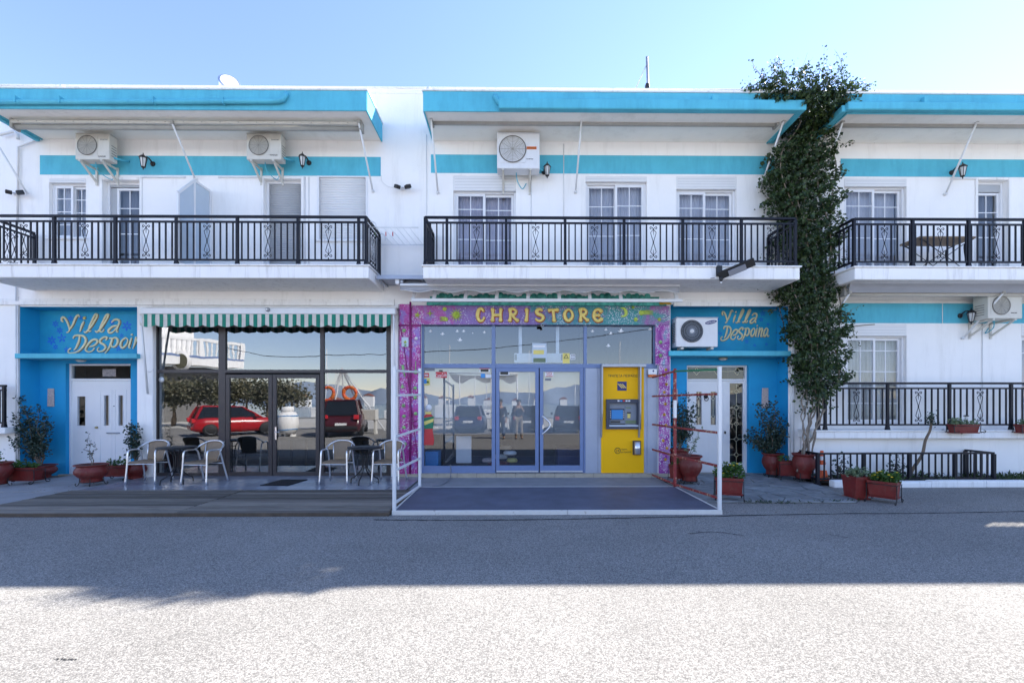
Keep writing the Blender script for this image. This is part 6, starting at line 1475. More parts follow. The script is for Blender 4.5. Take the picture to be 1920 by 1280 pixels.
# ------------------------------------------------------------------ cafe chairs and tables
def cafe_chair(label, loc, rz):
    c = Vector((0, 0, 0)); t = thing('cafe_chair', label, 'chair', (0, 0, 0), 'woven cafe chairs')
    al = 'aluminium'
    # local: front is -y. width .56, seat depth .46, seat height .43, arm height .66, back .76
    for s_ in (-1, 1):
        MB().tube(smoothline([(s_ * .27, -.27, 0), (s_ * .255, -.24, .35), (s_ * .25, -.225, .60), (s_ * .25, -.18, .655), (s_ * .25, -.06, .66), (s_ * .25, .02, .655)], 4), .017, 8).build('front_leg', al, t)
        MB().tube(smoothline([(s_ * .27, .30, 0), (s_ * .25, .20, .35), (s_ * .245, .12, .60), (s_ * .25, .06, .655)], 4), .016, 8).build('rear_leg', al, t)
    MB().tube(smoothline([(-.25, .02, .655), (-.275, .10, .67), (-.25, .21, .735), (-.14, .28, .80), (0, .30, .815), (.14, .28, .80), (.25, .21, .735), (.275, .10, .67), (.25, .02, .655)], 4), .015, 8).build('arm_hoop', al, t)
    MB().tube([(-.24, -.24, .385), (.24, -.24, .385)], .010, 8).build('stretcher', al, t); MB().tube([(-.24, .18, .37), (.24, .18, .37)], .010, 8).build('stretcher', al, t)
    seat = MB(); n = 10; vs = []
    for i in range(n + 1):
        for j in range(n + 1):
            u, v = i / n * 2 - 1, j / n; w_ = .235 - .025 * v
            vs.append((u * w_, -.245 + .43 * v, .435 - .022 * (1 - u * u) * math.sin(math.pi * v) - (.018 if j == 0 else 0)))
    seat.add(vs, [(i * (n + 1) + j, (i + 1) * (n + 1) + j, (i + 1) * (n + 1) + j + 1, i * (n + 1) + j + 1) for i in range(n) for j in range(n)], True)
    so = seat.build('seat', 'wicker', t); so.modifiers.new('solidify', 'SOLIDIFY').thickness = .018
    back = MB(); vs = []
    for i in range(n + 1):
        for j in range(n + 1):
            u, v = i / n * 2 - 1, j / n; w_ = .15 + .045 * v
            ztop = .43 + .385 * v - .025 * v * u * u
            vs.append((u * w_, .165 + .115 * v + .03 * (1 - u * u) * v, ztop))
    back.add(vs, [(i * (n + 1) + j, (i + 1) * (n + 1) + j, (i + 1) * (n + 1) + j + 1, i * (n + 1) + j + 1) for i in range(n) for j in range(n)], True)
    bo = back.build('backrest', 'wicker', t); bo.modifiers.new('solidify', 'SOLIDIFY').thickness = .014
    for s_ in (-1, 1): MB().tube([(s_ * .15, .165, .43), (s_ * .195, .285, .80)], .009, 6).build('back_rib', al, t)
    t.location = loc; t.rotation_euler = (0, 0, rz); WLOC[t.name] = Vector(loc)
    return t
def fl_pt(pxa, pya, pxb, pyb, z=.038):
    a = ground(pxa, pya, z); b = ground(pxb, pyb, z); return a, b
CH = [('woven brown chair left of the left cafe table', 232, 908, 287, 906, 0.10), ('woven brown chair right of the left cafe table', 339, 909, 392, 908.5, -.12), ('woven brown chair left of the right cafe table, beside the doors', 598, 908, 650, 907, .02), ('woven brown chair behind the white gate, right of the right cafe table', 698, 908, 748, 906, -.05)]
ch0 = None
for lb, ax, ay, bx, by, rz in CH:
    a, b = fl_pt(ax, ay, bx, by); m = (a + b) / 2
    loc = (m.x, m.y + .27, .037)
    if ch0 is None: ch0 = cafe_chair(lb, loc, rz)
    else: copy_thing(ch0, loc, rz, lb)
def cafe_table(label, px, py):
    c = ground(px, py, .038); t = thing('cafe_table', label, 'table', (c.x, c.y, .037), 'black cafe tables')
    x, y = c.x, c.y; zt = .037 + .69
    MB().lathe([(0, 0), (.33, 0), (.34, .008), (.34, .024), (.33, .032), (0, .032)], (x, y, zt), 36).build('table_top', 'black_iron', t)
    for i in range(4):
        a = math.pi / 4 + i * math.pi / 2 + .2; ca, sa = math.cos(a), math.sin(a)
        MB().tube(smoothline([(x + .16 * ca, y + .16 * sa, zt), (x + .075 * ca, y + .075 * sa, zt - .12), (x + .05 * ca, y + .05 * sa, zt - .3), (x + .07 * ca, y + .07 * sa, zt - .42), (x + .2 * ca, y + .2 * sa, .037 + .13), (x + .27 * ca, y + .27 * sa, .037 + .09), (x + .285 * ca, y + .285 * sa, .038)], 4), .012, 8).build('leg', 'black_iron', t)
    for z in (zt - .12, zt - .38): MB().tube([(x + .062 * math.cos(2 * math.pi * i / 20), y + .062 * math.sin(2 * math.pi * i / 20), z) for i in range(20)], .007, 6, closed=True).build('ring', 'black_iron', t)
    return t
t0 = cafe_table('round black cafe table between the left pair of chairs', 332, 905)
c = ground(684, 905, .038); copy_thing(t0, (c.x, c.y, .037), .5, 'round black cafe table between the right pair of chairs')

# ------------------------------------------------------------------ pots and plants
def leafball(mb, pts, n, size, spread, rnd, droop=.2, asp=.42):
    for i in range(n):
        p = Vector(rnd.choice(pts)); q = p + Vector((rnd.gauss(0, spread), rnd.gauss(0, spread), rnd.gauss(0, spread)))
        d = Vector((rnd.gauss(0, 1), rnd.gauss(0, 1), rnd.gauss(-droop, .7))).normalized()
        s_ = size * rnd.uniform(.6, 1.25); a = d.cross(Vector((rnd.gauss(0, 1), rnd.gauss(0, 1), rnd.gauss(0, 1)))).normalized() * s_ * asp
        nrm = d.cross(a).normalized() * s_ * .12
        mb.add([q, q + d * s_ * .5 + a + nrm, q + d * s_, q + d * s_ * .5 - a + nrm], [(0, 1, 2, 3)])
def pot_mesh(t, c, r, h, mat='pot_red'):
    pr = [(0, 0), (.62, 0), (.64, .04), (.60, .16), (.66, .22), (.86, .36), (.99, .52), (1.0, .62), (.94, .76), (.84, .86), (.86, .90), (1.0, .94), (1.03, .98), (1.0, 1.0), (.90, 1.0), (.86, .94), (0, .93)]
    MB().lathe([(a * r, b * h) for a, b in pr], tuple(c), 32).build('pot', mat, t)
    MB().lathe([(.87 * r, h * .938), (.4 * r, h * .955), (0, h * .95)], tuple(c), 24).build('soil', 'soil', t)
def pot_stand(t, c, r, h=.07):
    MB().tube([(c.x + r * math.cos(2 * math.pi * i / 24), c.y + r * math.sin(2 * math.pi * i / 24), c.z + h) for i in range(24)], .007, 6, closed=True).build('stand_ring', 'black_iron', t)
    for i in range(4):
        a = .6 + i * math.pi / 2; ca, sa = math.cos(a), math.sin(a)
        MB().tube(smoothline([(c.x + r * ca, c.y + r * sa, c.z + h + .10), (c.x + r * ca * 1.02, c.y + r * sa * 1.02, c.z + h), (c.x + r * 1.12 * ca, c.y + r * 1.12 * sa, c.z + .02), (c.x + r * 1.3 * ca, c.y + r * 1.3 * sa, c.z + .008), (c.x + r * 1.36 * ca, c.y + r * 1.36 * sa, c.z + .04), (c.x + r * 1.26 * ca, c.y + r * 1.26 * sa, c.z + .05)], 3), .007, 6).build('stand_leg', 'black_iron', t)
def branchy(t, base, tips, rnd, leafmat, n, size, spread, r=.012):
    lf = MB(); pts = []
    for tip in tips:
        p = [Vector(base)]; T = Vector(tip); m = 6
        for k in range(1, m + 1):
            q = Vector(base).lerp(T, k / m) + Vector((rnd.gauss(0, .02), rnd.gauss(0, .02), rnd.gauss(0, .015))) * (1 if k < m else 0); p.append(q)
        MB().tube(smoothline(p, 3), [r * (1 - .8 * i / (m * 3)) for i in range(m * 3 + 1)], 6).build('stem', 'bark', t)
        pts += p[2:]
    leafball(lf, pts, n, size, spread, rnd); o = lf.build('foliage', leafmat, t); tag(o, kind='stuff')
def planter(label, a, b, w_, h, rnd, leafmat='herb_leaf', flowers=True, zb=0.0, stand=.10, n=420, lh=.10, group='rectangular planters', frame=True, mat='planter_red'):
    a, b = Vector((a[0], a[1], 0)), Vector((b[0], b[1], 0)); d = (b - a); L = d.length; d.normalize(); s_ = Vector((-d.y, d.x, 0)); m = (a + b) / 2
    t = thing('rectangular_planter', label, 'planter', (m.x, m.y, zb), group)
    def ring(z, k, kl): return [m + d * (sx * L / 2 * kl) + s_ * (sy * w_ / 2 * k) + Vector((0, 0, z)) for sx, sy in ((-1, -1), (1, -1), (1, 1), (-1, 1))]
    z0 = zb + stand
    rings = [ring(z0, .74, .88), ring(z0 + h * .86, .95, .975), ring(z0 + h * .86, 1.0, 1.0), ring(z0 + h, 1.02, 1.01), ring(z0 + h, .92, .975), ring(z0 + h * .9, .9, .97)]
    vs = [v for r_ in rings for v in r_]; fs = [(3, 2, 1, 0), (20, 21, 22, 23)]
    for i in range(5):
        for k in range(4): fs.append((i * 4 + k, i * 4 + (k + 1) % 4, (i + 1) * 4 + (k + 1) % 4, (i + 1) * 4 + k))
    MB().add(vs, fs).build('trough', mat, t, bevel=.006)
    vs = ring(z0 - .02, .95, .96) + ring(z0, .99, .98); MB().add(vs, [(3, 2, 1, 0), (4, 5, 6, 7)] + [(k, (k + 1) % 4, (k + 1) % 4 + 4, k + 4) for k in range(4)]).build('saucer', mat, t)
    MB().add(ring(z0 + h * .905, .9, .965), [(0, 1, 2, 3)]).build('soil', 'soil', t)
    if frame:
        rr = ring(z0 + h * .80, 1.06, 1.04); MB().tube(rr, .006, 6, closed=True).build('stand_rail', 'black_iron', t)
        for sx in (-1, 1):
            for sy in (-1, 1):
                p = m + d * (sx * L / 2 * 1.0) + s_ * (sy * w_ / 2 * 1.04); o_ = s_ * sy
                MB().tube(smoothline([p + Vector((0, 0, z0 + h * .80)), p + Vector((0, 0, zb + stand * .8)), p + o_ * .03 + Vector((0, 0, zb + .015)), p + o_ * .08 + Vector((0, 0, zb + .008)), p + o_ * .10 + Vector((0, 0, zb + .04)), p + o_ * .06 + Vector((0, 0, zb + .05))], 3), .007, 6).build('stand_leg', 'black_iron', t)
    lf = MB(); pts = [m + d * rnd.uniform(-.45, .45) * L + s_ * rnd.uniform(-.3, .3) * w_ + Vector((0, 0, z0 + h + rnd.uniform(-.01, lh))) for _ in range(60)]
    leafball(lf, pts, n, .05, .025, rnd, -.5); tag(lf.build('foliage', leafmat, t), kind='stuff')
    if flowers:
        fb = MB()
        for _ in range(14):
            p = rnd.choice(pts) + Vector((0, 0, .05)); fb.lathe([(0, .012), (.016, .008), (.02, 0), (0, -.008)], tuple(p), 7)
        tag(fb.build('blossom', 'petal_yellow', t), kind='stuff')
    return t
rnd = random.Random(21)
def potted(label, px, py, r, h, z=.026, stand=.07, Y=None):
    c = ground(px, py, z); 
    t = thing('plant_pot', label, 'plant pot', (c.x, c.y, z), 'round red pots')
    cc = Vector((c.x, c.y, z + (stand or 0) + .001)); pot_mesh(t, cc, r, h)
    if stand: pot_stand(t, Vector((c.x, c.y, z)), r * .66, stand)
    return t, cc + Vector((0, 0, h * .95))
# left entrance
t, b = potted('round red pot with a spindly seedling left of the cafe chairs', 172, 909, .265, .34, .024)
branchy(t, b, [b + Vector((-.06, 0, .62)), b + Vector((.02, .02, .40)), b + Vector((-.12, 0, .48))], rnd, 'olive_leaf', 90, .035, .018, .007)
a = ground(196, 899, .03); planter('red planter with herbs standing behind the seedling pot', (a.x + .02, a.y), (a.x + .52, a.y + .02), .2, .20, rnd, zb=.03, stand=.10, n=160, flowers=False)
t, b = potted('dark red pot with an olive bush right of the left entrance door', 254, 896, .2, .32, .03, 0)
branchy(t, b, [b + Vector((rnd.uniform(-.10, .06), rnd.uniform(-.1, .05), rnd.uniform(.4, .95))) for _ in range(7)], rnd, 'olive_leaf', 900, .05, .045, .01)
t, b = potted('red bowl pot with a tall olive sapling in the blue corner', 76, 895, .27, .27, .024, 0)
branchy(t, b, [b + Vector((dx, rnd.uniform(-.1, .1), dz)) for dx, dz in ((-.38, 1.42), (-.30, 1.15), (-.22, .95), (.02, 1.05), (.08, .85), (-.1, .7), (-.45, .55), (-.33, .8), (0, 1.2), (-.5, 1.0))], rnd, 'olive_leaf', 1900, .055, .055, .014)
a = ground(8, 906, .02); planter('long red planter with herbs beside the olive sapling pot', (a.x, a.y), (a.x + .68, a.y + .02), .22, .24, rnd, zb=.024, stand=.08, n=320, flowers=False, lh=.08)
t, b = potted('cut-off red pot at the left edge of the picture', -8, 912, .24, .42, .012, .05)
branchy(t, b, [b + Vector((rnd.uniform(-.1, .1), rnd.uniform(-.1, .1), .2)) for _ in range(4)], rnd, 'herb_leaf', 120, .05, .04, .006)
# right entrance
t, b = potted('large red urn behind the rusty gate by the right door', 1293, 906, .235, .50, .03, .06)
branchy(t, b, [b + Vector((.24, 0, .56)), b + Vector((-.03, .03, .30)), b + Vector((.14, .02, .34))], rnd, 'succulent_leaf', 130, .035, .016, .007)
t, b = potted('dark red urn with olive bush against the purple column', 1274, 892, .22, .60, .03, 0)
branchy(t, b, [b + Vector((dx, rnd.uniform(-.1, .1), dz)) for dx, dz in ((-.12, 1.0), (.1, 1.1), (.22, .8), (-.05, .6), (.2, .5), (.0, .95), (.3, .95))], rnd, 'olive_leaf', 1500, .055, .06, .012)
a = ground(1262, 906, .03); planter('small red planter on a curled stand by the purple column', (a.x - .02, a.y), (a.x + .30, a.y + .16), .2, .26, rnd, zb=.028, stand=.12, n=60, flowers=False)
a, b2 = ground(1340, 934, .03), ground(1394, 938, .03)
planter('red planter with green leaves and yellow flowers beside the platform corner', (a.x, a.y), (b2.x, b2.y + .02), .24, .26, rnd, zb=.03, stand=.11, n=700, lh=.2)
t, b = potted('red urn with a wind-swept olive tree right of the right door', 1449, 893, .215, .46, .03, .05)
Y_ = b.y
tips = [at(px, py, Y_ + rnd.uniform(-.15, .1)) for px, py in ((1398, 820), (1412, 808), (1424, 765), (1438, 762), (1452, 776), (1463, 790), (1470, 805), (1458, 812), (1440, 795), (1430, 830), (1446, 822), (1418, 822), (1466, 818), (1450, 760))]
branchy(t, b, tips, rnd, 'olive_leaf', 2500, .055, .055, .018)
a = ground(1466, 897, .03); planter('red planter between the two urns right of the right door', (a.x - .08, a.y), (a.x + .30, a.y - .10), .22, .28, rnd, zb=.03, stand=.10, n=90, flowers=False)
ivp, ivb = potted('red urn at the foot of the climbing ivy', 1507, 902, .215, .50, .03, .07)
a, b2 = ground(1591, 934, .0), ground(1623, 935, .0)
planter('square red planter with succulents before the bed fence', (a.x, a.y), (b2.x, b2.y + .05), .34, .36, rnd, 'succulent_leaf', False, 0.0, .03, 240, .10, frame=False)
a, b2 = ground(1638, 939, .0), ground(1692, 946, .0)
planter('long red planter with yellow-green herbs before the bed fence', (a.x, a.y + .10), (b2.x, b2.y + .06), .26, .25, rnd, 'herb_leaf', True, 0.0, .10, 500, .10)
for px, lb in ((1793, 'red trough with succulents and a small lamp on the terrace ledge'), (1917, 'red trough on the terrace ledge at the right edge of the picture')):
    c = at(px, 806, YT + .03)
    planter(lb, (c.x - .27, YT - .12), (c.x + .27, YT - .12), .17, .16, rnd, 'succulent_leaf', False, TZ1 - .04, .005, 260, .07, frame=True)
    t = thing('solar_stake_lamp', 'little solar stake lamp in the %s terrace trough' % ('left' if px < 1850 else 'right'), 'garden lamp', (c.x + .06, YT - .12, TZ1 + .05), 'solar stake lamps')
    p = (c.x + .06, YT - .12, TZ1 + .05)
    MB().lathe([(0, 0), (.006, 0), (.006, .17), (0, .17)], p, 8).build('stake', 'black_iron', t); MB().lathe([(.02, .17), (.03, .24)], p, 12).build('lens', 'lamp_glass', t); MB().lathe([(.045, .24), (.04, .262), (0, .27), (0, .24)], p, 12).build('cap', 'black_iron', t)
    B('hanger', 'black_iron', t, p[0] - .01, p[0] + .01, YT - .03, YT - .026, TZ1 - .08, TZ1 - .03)
# pruned bare trunk with a few leaves in the bed
c0 = Vector((X_(1700, 9.2), 9.2, .07))
t = thing('pruned_tree', 'small pruned tree leaning in the flower bed with a tuft at its top', 'tree', tuple(c0))
path = [c0, at(1712, 878, 9.18), at(1729, 852, 9.16), at(1735, 826, 9.14), at(1744, 806, 9.12), at(1747, 785, 9.10)]
MB().tube(smoothline(path, 4), [.035 - .0008 * i for i in range(21)], 8).build('trunk', 'bark', t)
lf = MB(); leafball(lf, [path[-1], path[-1] + Vector((.02, 0, -.06)), path[-1] + Vector((.0, 0, .06))], 110, .05, .045, rnd); tag(lf.build('crown', 'olive_leaf', t), kind='stuff')
for px, lb in ((1578, 'leafy rose shoot rising behind the bed fence, left'), (1682, 'dark rose shoot behind the bed fence, by the tree')):
    c = Vector((X_(px, 9.12), 9.12, .07)); t = thing('rose_shoot', lb, 'shrub', tuple(c)); branchy(t, c, [c + Vector((.02, 0, .50)), c + Vector((-.12, 0, .34)), c + Vector((.15, .02, .28))], rnd, 'olive_leaf', 130, .06, .05, .012)
gm = MB()
for _ in range(1500):
    x = rnd.uniform(X_(1550, 8.6), 12.5); y = rnd.uniform(8.9, 9.55)
    if rnd.random() < .5 * (1 + math.sin(x * 4.3) * math.cos(x * 1.7)): leafball(gm, [(x, y, .09)], 3, .09, .02, rnd, -1.2, .12)
tag(gm.build('bed_grass', 'ivy_leaf'), 'low green weeds growing in the flower bed', 'weeds', kind='stuff')
gm = MB()
for px, py, n_ in ((1415, 943, 10), (1440, 943, 16), (1480, 944, 12), (1560, 942, 18), (1590, 941, 10), (1613, 920, 8)):
    g_ = ground(px, py, 0)
    for _ in range(n_): leafball(gm, [(g_.x + rnd.gauss(0, .12), g_.y + rnd.gauss(0, .01), .012)], 3, .05, .012, rnd, -1.0, .15)
tag(gm.build('edge_weeds', 'ivy_leaf'), 'tiny weeds along the edge of the stone paving', 'weeds', kind='stuff')

# ------------------------------------------------------------------ climbing ivy
iv = thing('climbing_ivy', 'tall dark green ivy climbing from its pot past both balconies to the roof', 'climbing plant', (ivb.x, ivb.y, .1))
prof = [(118, 1470, 1560, .05), (135, 1436, 1584, .35), (150, 1420, 1598, .9), (165, 1406, 1614, 1.8), (180, 1406, 1616, 2.3), (195, 1458, 1598, 1.9), (212, 1500, 1580, 1.0), (235, 1495, 1572, 1.0), (260, 1478, 1562, 1.0), (285, 1455, 1572, 1.0), (310, 1448, 1580, 1.0), (340, 1446, 1580, 1.0), (370, 1455, 1582, 1.0), (400, 1466, 1582, 1.0), (430, 1474, 1582, 1.0), (460, 1478, 1578, 1.0), (490, 1488, 1572, 1.0), (515, 1482, 1572, 1.0), (540, 1474, 1576, .9), (565, 1486, 1582, .9), (590, 1490, 1588, .95), (620, 1492, 1590, 1.0), (650, 1502, 1590, 1.0), (680, 1500, 1594, 1.0), (705, 1502, 1592, 1.0), (730, 1512, 1582, .8), (750, 1520, 1560, .35), (775, 1518, 1556, .10)]
lf = MB(); rnd = random.Random(5); stems = MB()
def prof_at(py):
    for i in range(len(prof) - 1):
        if prof[i][0] <= py <= prof[i + 1][0]:
            t_ = (py - prof[i][0]) / (prof[i + 1][0] - prof[i][0]); return [prof[i][k] + t_ * (prof[i + 1][k] - prof[i][k]) for k in (1, 2, 3)]
    return None
def yfront(py): return 9.42 if py > 230 else 9.42 - .5 * min(1, (230 - py) / 40)
N = 0
while N < 33000:
    py = rnd.uniform(118, 775); a, b, dn = prof_at(py)
    if rnd.random() > dn * (b - a) / 480: continue
    # clumped distribution
    u = rnd.random(); px = a + (b - a) * u
    px += 12 * math.sin(py * .11 + u * 5 + 1.3 * math.sin(py * .037)) * (abs(u - .5) * 2) + rnd.gauss(0, 3)
    cl = math.sin(px * .33 + math.sin(py * .13) * 2) + math.sin(py * .29 + px * .11)
    edge = 1 - abs(2 * u - 1)
    if cl < -.55 and rnd.random() < .72: continue
    yf = yfront(py) - .16 * edge ** .5 - .07 * cl
    back = W - .03 if py > 212 else W + .35
    Y = yf + (back - yf) * rnd.random() ** 2.0
    q = at(px, py, yf); q = Vector((q.x, Y, q.z))
    d = Vector((rnd.gauss(0, .7), rnd.gauss(-.45, .5), rnd.gauss(-.55, .5))).normalized()
    s_ = rnd.uniform(.034, .050) if rnd.random() < .5 else rnd.uniform(.05, .092); up = Vector((rnd.gauss(0, .6), rnd.gauss(-1, .5), rnd.gauss(.5, .5)))
    sd = d.cross(up).normalized() * s_ * .44; nr = sd.cross(d).normalized() * s_ * .10
    lf.add([q, q + d * s_ * .42 + sd + nr, q + d * s_, q + d * s_ * .42 - sd + nr], [(0, 1, 2, 3)]); N += 1
# loose shoots at the top and sides
shoots = []
for i in range(74):
    if i < 46: px, py = rnd.uniform(1425, 1600), rnd.uniform(150, 178); dx, dz = rnd.uniform(-.35, .45), rnd.uniform(.25, .75)
    elif i < 56: px, py = rnd.uniform(1590, 1612), rnd.uniform(165, 178); dx, dz = rnd.uniform(.1, .5), rnd.uniform(.0, .25)
    else: px, py = rnd.choice((1455, 1575, 1578, 1585)), rnd.uniform(260, 700); dx, dz = (1 if px > 1500 else -1) * rnd.uniform(.1, .42), rnd.uniform(-.1, .25)
    y0_ = yfront(py) + rnd.uniform(-.1, .4 if py < 200 else .1); p = at(px, py, y0_); pts = [p]
    for k in range(1, 6): pts.append(p + Vector((dx * (k / 5) ** 1.1, rnd.uniform(-.05, .05), dz * (k / 5) - .04 * (k / 5) ** 2)) + Vector((rnd.gauss(0, .015), 0, rnd.gauss(0, .015))))
    stems.tube(pts, [.005, .0045, .004, .003, .0025, .002], 4)
    leafball(lf, pts[1:] if i % 4 else pts[1:3], rnd.randint(8, 26), .045, .025, rnd)
tag(lf.build('foliage', 'ivy_leaf', iv), kind='stuff')
tag(stems.build('shoots', 'ivy_stem', iv), kind='stuff')
# twisted stems from the pot
for k in range(9):
    ph = k * .7; pts = []
    for i in range(15):
        py = 884 - i * 13; u = i / 14
        px = 1506 + 18 * u + (4 + 2.2 * ((k * 5) % 7)) * math.sin(ph * 1.9 + i * (.16 + .06 * ((k * 3) % 5))) + rnd.gauss(0, 1.8) + (k - 4) * 1.6
        px = px + 8 * u
        p = at(px, py, ivb.y + (9.45 - ivb.y) * min(1, u * 1.3) + .07 * math.cos(ph + i * .5)); pts.append(p)
    if k > 5: pts = pts[:10]
    MB().tube(smoothline(pts, 3), [.020 - .00012 * i * 2 + .004 * math.sin(i * .7 + k) for i in range((len(pts) - 1) * 3 + 1)], 7).build('stem', 'ivy_stem', iv)
for k in range(6):
    pts = []
    for i in range(16):
        py = 710 - i * 36; a, b, dn = prof_at(max(119, py)); px = a + (b - a) * (.15 + .14 * k) + 9 * math.sin(i * .9 + k * 2)
        pts.append(at(px, py, yfront(py) + (.18 if k % 2 else -.06)))
    MB().tube(smoothline(pts, 3), .012, 6).build('stem', 'ivy_stem', iv)
# bare looping runners on the wall
for pts in ([(1478, 560), (1483, 600), (1488, 640), (1492, 670)], [(1455, 545), (1462, 580), (1470, 610), (1474, 640)], [(1495, 375), (1505, 405), (1520, 412), (1545, 410)], [(1580, 262), (1600, 258), (1598, 270), (1612, 262), (1640, 268)], [(1580, 620), (1600, 612), (1640, 608)]):
    MB().tube(smoothline([at(px, py, 9.28 if 1485 < px < 1550 and py < 420 else W - .02) for px, py in pts], 5), .009, 5).build('runner', 'ivy_stem', iv)
lf = MB()
for px, py in ((1462, 575), (1468, 600), (1474, 560), (1480, 585), (1472, 625), (1484, 615), (1470, 545), (1488, 640), (1490, 665), (1486, 690), (1452, 560)): leafball(lf, [at(px + rnd.gauss(0, 3), py + rnd.gauss(0, 5), W - .05) for _ in range(6)], 26, .05, .03, rnd)
tag(lf.build('side_foliage', 'ivy_leaf', iv), kind='stuff')

fl2 = MB()
for _ in range(130):
    if rnd.random() < .6: g_ = ground(rnd.gauss(1540, 70), rnd.uniform(905, 960), .03)
    else: g_ = ground(rnd.uniform(20, 330), rnd.uniform(905, 925), .04)
    a = rnd.uniform(0, 6.28); s_ = rnd.uniform(.018, .034); d_ = Vector((math.cos(a), math.sin(a), 0)) * s_; e_ = Vector((-math.sin(a), math.cos(a), 0)) * s_ * .35
    q = Vector((g_.x, g_.y, .052 if g_.y < 8.3 and g_.x < -1.8 else .046))
    if g_.x > 0: q.z = .036 if g_.y > 7.3 else .006
    fl2.add([q, q + d_ * .5 + e_ + Vector((0, 0, .006)), q + d_ + Vector((0, 0, .002)), q + d_ * .5 - e_ + Vector((0, 0, .004))], [(0, 1, 2, 3)])
tag(fl2.build('fallen_leaves', 'dry_leaf'), 'dry fallen leaves scattered on the paving near the pots', 'leaves', kind='stuff')
# ------------------------------------------------------------------ across the street: what the glass reflects (quay, cars, people)
YM2 = 2 * (W + .10)
def mir(px, py, Y):                 # the real point at depth Y whose reflection shows at a pixel
    p = at(px, py, YM2 - Y); return Vector((p.x, Y, p.z))
sheet('sea', -3000, 3000, -3000, -26.0, -1.2, 'sea')
sheet('quay', -120, 120, -26.0, -9.0, .003, 'pale_concrete')
MB_q = MB().box(-120, 120, -26.3, -26.0, -1.4, .12).build('quay_wall', 'concrete'); tag(MB_q, kind='structure')
hl = MB(); vs = []; n = 80; rnd = random.Random(2)
for i in range(n + 1):
    x = -1800 + 3600 * i / n; z = 42 + 22 * math.sin(i * .31) + 14 * math.sin(i * .83 + 1) + rnd.uniform(-6, 6)
    vs += [(x, -1500, -2), (x, -1750 - 200 * math.sin(i), max(12, z))]
hl.add(vs, [(2 * i, 2 * i + 1, 2 * i + 3, 2 * i + 2) for i in range(n)], True); tag(hl.build('hills', 'far_hill'), kind='structure')
# breakwater houses along the harbour
for i in range(16):
    x = -150 + i * 19 + rnd.uniform(-3, 3); w_ = rnd.uniform(5, 9); h = rnd.uniform(3.5, 7); y = -330 + rnd.uniform(-18, 18)
    t = thing('harbour_house', 'small far house with tiled roof across the harbour, mirrored in the glass', 'house', (x, y, -1), 'far houses across the harbour')
    B('wall', 'white_stucco', t, x - w_ / 2, x + w_ / 2, y - 3, y + 3, -1, h)
    MB().prism([(x - w_ / 2 - .4, h), (x + w_ / 2 + .4, h), (x, h + 1.8)], y - 3.4, y + 3.4).build('roof', 'roof_tile', t)
# moored boats
def boat(x, y, L, mast, k):
    t = thing('moored_boat', ('white fishing boat', 'white boat with mast', 'blue-striped boat', 'small white boat')[k % 4] + ' moored at the quay, mirrored in the glass', 'boat', (x, y, -1.2), 'moored boats')
    vs = []
    for i in range(9):
        u = i / 8; b = .18 * L * math.sin(math.pi * min(1, .25 + .75 * u) ** .8) * (1 if u < .95 else .15); sh = .55 + .35 * abs(u - .4)
        vs += [(x - L / 2 + L * u, y - b, -1.2 + L * .12 * sh + .25), (x - L / 2 + L * u, y, -1.35), (x - L / 2 + L * u, y + b, -1.2 + L * .12 * sh + .25)]
    MB().add(vs, [(i * 3 + j, i * 3 + j + 1, i * 3 + j + 4, i * 3 + j + 3) for i in range(8) for j in range(2)] + [(i * 3, i * 3 + 3, i * 3 + 5, i * 3 + 2) for i in range(8)], True).build('hull', 'white_slab' if k % 3 else 'sticker_blue', t)
    B('cabin', 'white_slab', t, x - L * .2, x + L * .08, y - L * .08, y + L * .08, -1.0 + L * .08, -.3 + L * .18, .05)
    if mast: MB().tube([(x, y, -.9), (x + .1, y, mast)], .05, 6).build('mast', 'white_metal', t)
for k, (x, y, L, m_) in enumerate(((-30, -30, 7, 6), (-22, -34, 8, 8), (-13, -31, 6, 5), (-8, -38, 9, 9), (-3, -32, 6.5, 6), (2, -36, 8, 8), (7, -31, 6, 4), (13, -35, 8, 9), (20, -32, 7, 5), (27, -36, 8, 7))): boat(x, y, L, m_, k)

# villa with the balustraded balcony
hb = thing('balustrade_villa', 'white villa with balustraded balcony across the street, mirrored in the cafe window', 'building', (-24, -20, 0))
p0, p1 = mir(282, 690, -15), mir(458, 690, -21)
d = Vector((p1.x - p0.x, p1.y - p0.y, 0)); L = d.length; d.normalize(); nrm = Vector((d.y, -d.x, 0)); nrm = nrm if nrm.y < 0 else -nrm
Q = lambda s_, o_, z: Vector((p0.x, p0.y, 0)) + d * s_ + nrm * o_ + Vector((0, 0, z))
def qbox(name, mat, s0, s1, o0, o1, z0, z1):
    v = [Q(s, o, z) for z in (z0, z1) for o in (o0, o1) for s in (s0, s1)]
    return MB().add(v, [(0, 2, 3, 1), (4, 5, 7, 6), (0, 1, 5, 4), (2, 6, 7, 3), (0, 4, 6, 2), (1, 3, 7, 5)]).build(name, mat, hb)
qbox('balcony_slab', 'white_slab', -9, L, 0, 2, 4.7, 5.5); qbox('balcony_edge', 'blue_frame', -9, L, -.02, -.005, 5.35, 5.5)
qbox('handrail', 'white_slab', -9, L, 0, .25, 6.75, 6.95); qbox('upper_wall', 'white_stucco', -9, L - 3.2, 2, 9, 5.5, 9.2); qbox('lower_wall', 'room', -9, L - 1, 2.5, 9, 0, 4.7)
for i in range(5): qbox('pier', 'white_slab', L - .35 - i * 3.3, L - i * 3.3, -.02, .28, 5.5, 7.0)
bal = [(.05, 0), (.09, .12), (.05, .3), (.1, .55), (.06, .85), (.08, 1.25)]
for i in range(44):
    p = Q(L - .5 - i * .36, .12, 5.5); MB().lathe(bal, tuple(p), 8).build('baluster', 'white_slab', hb)
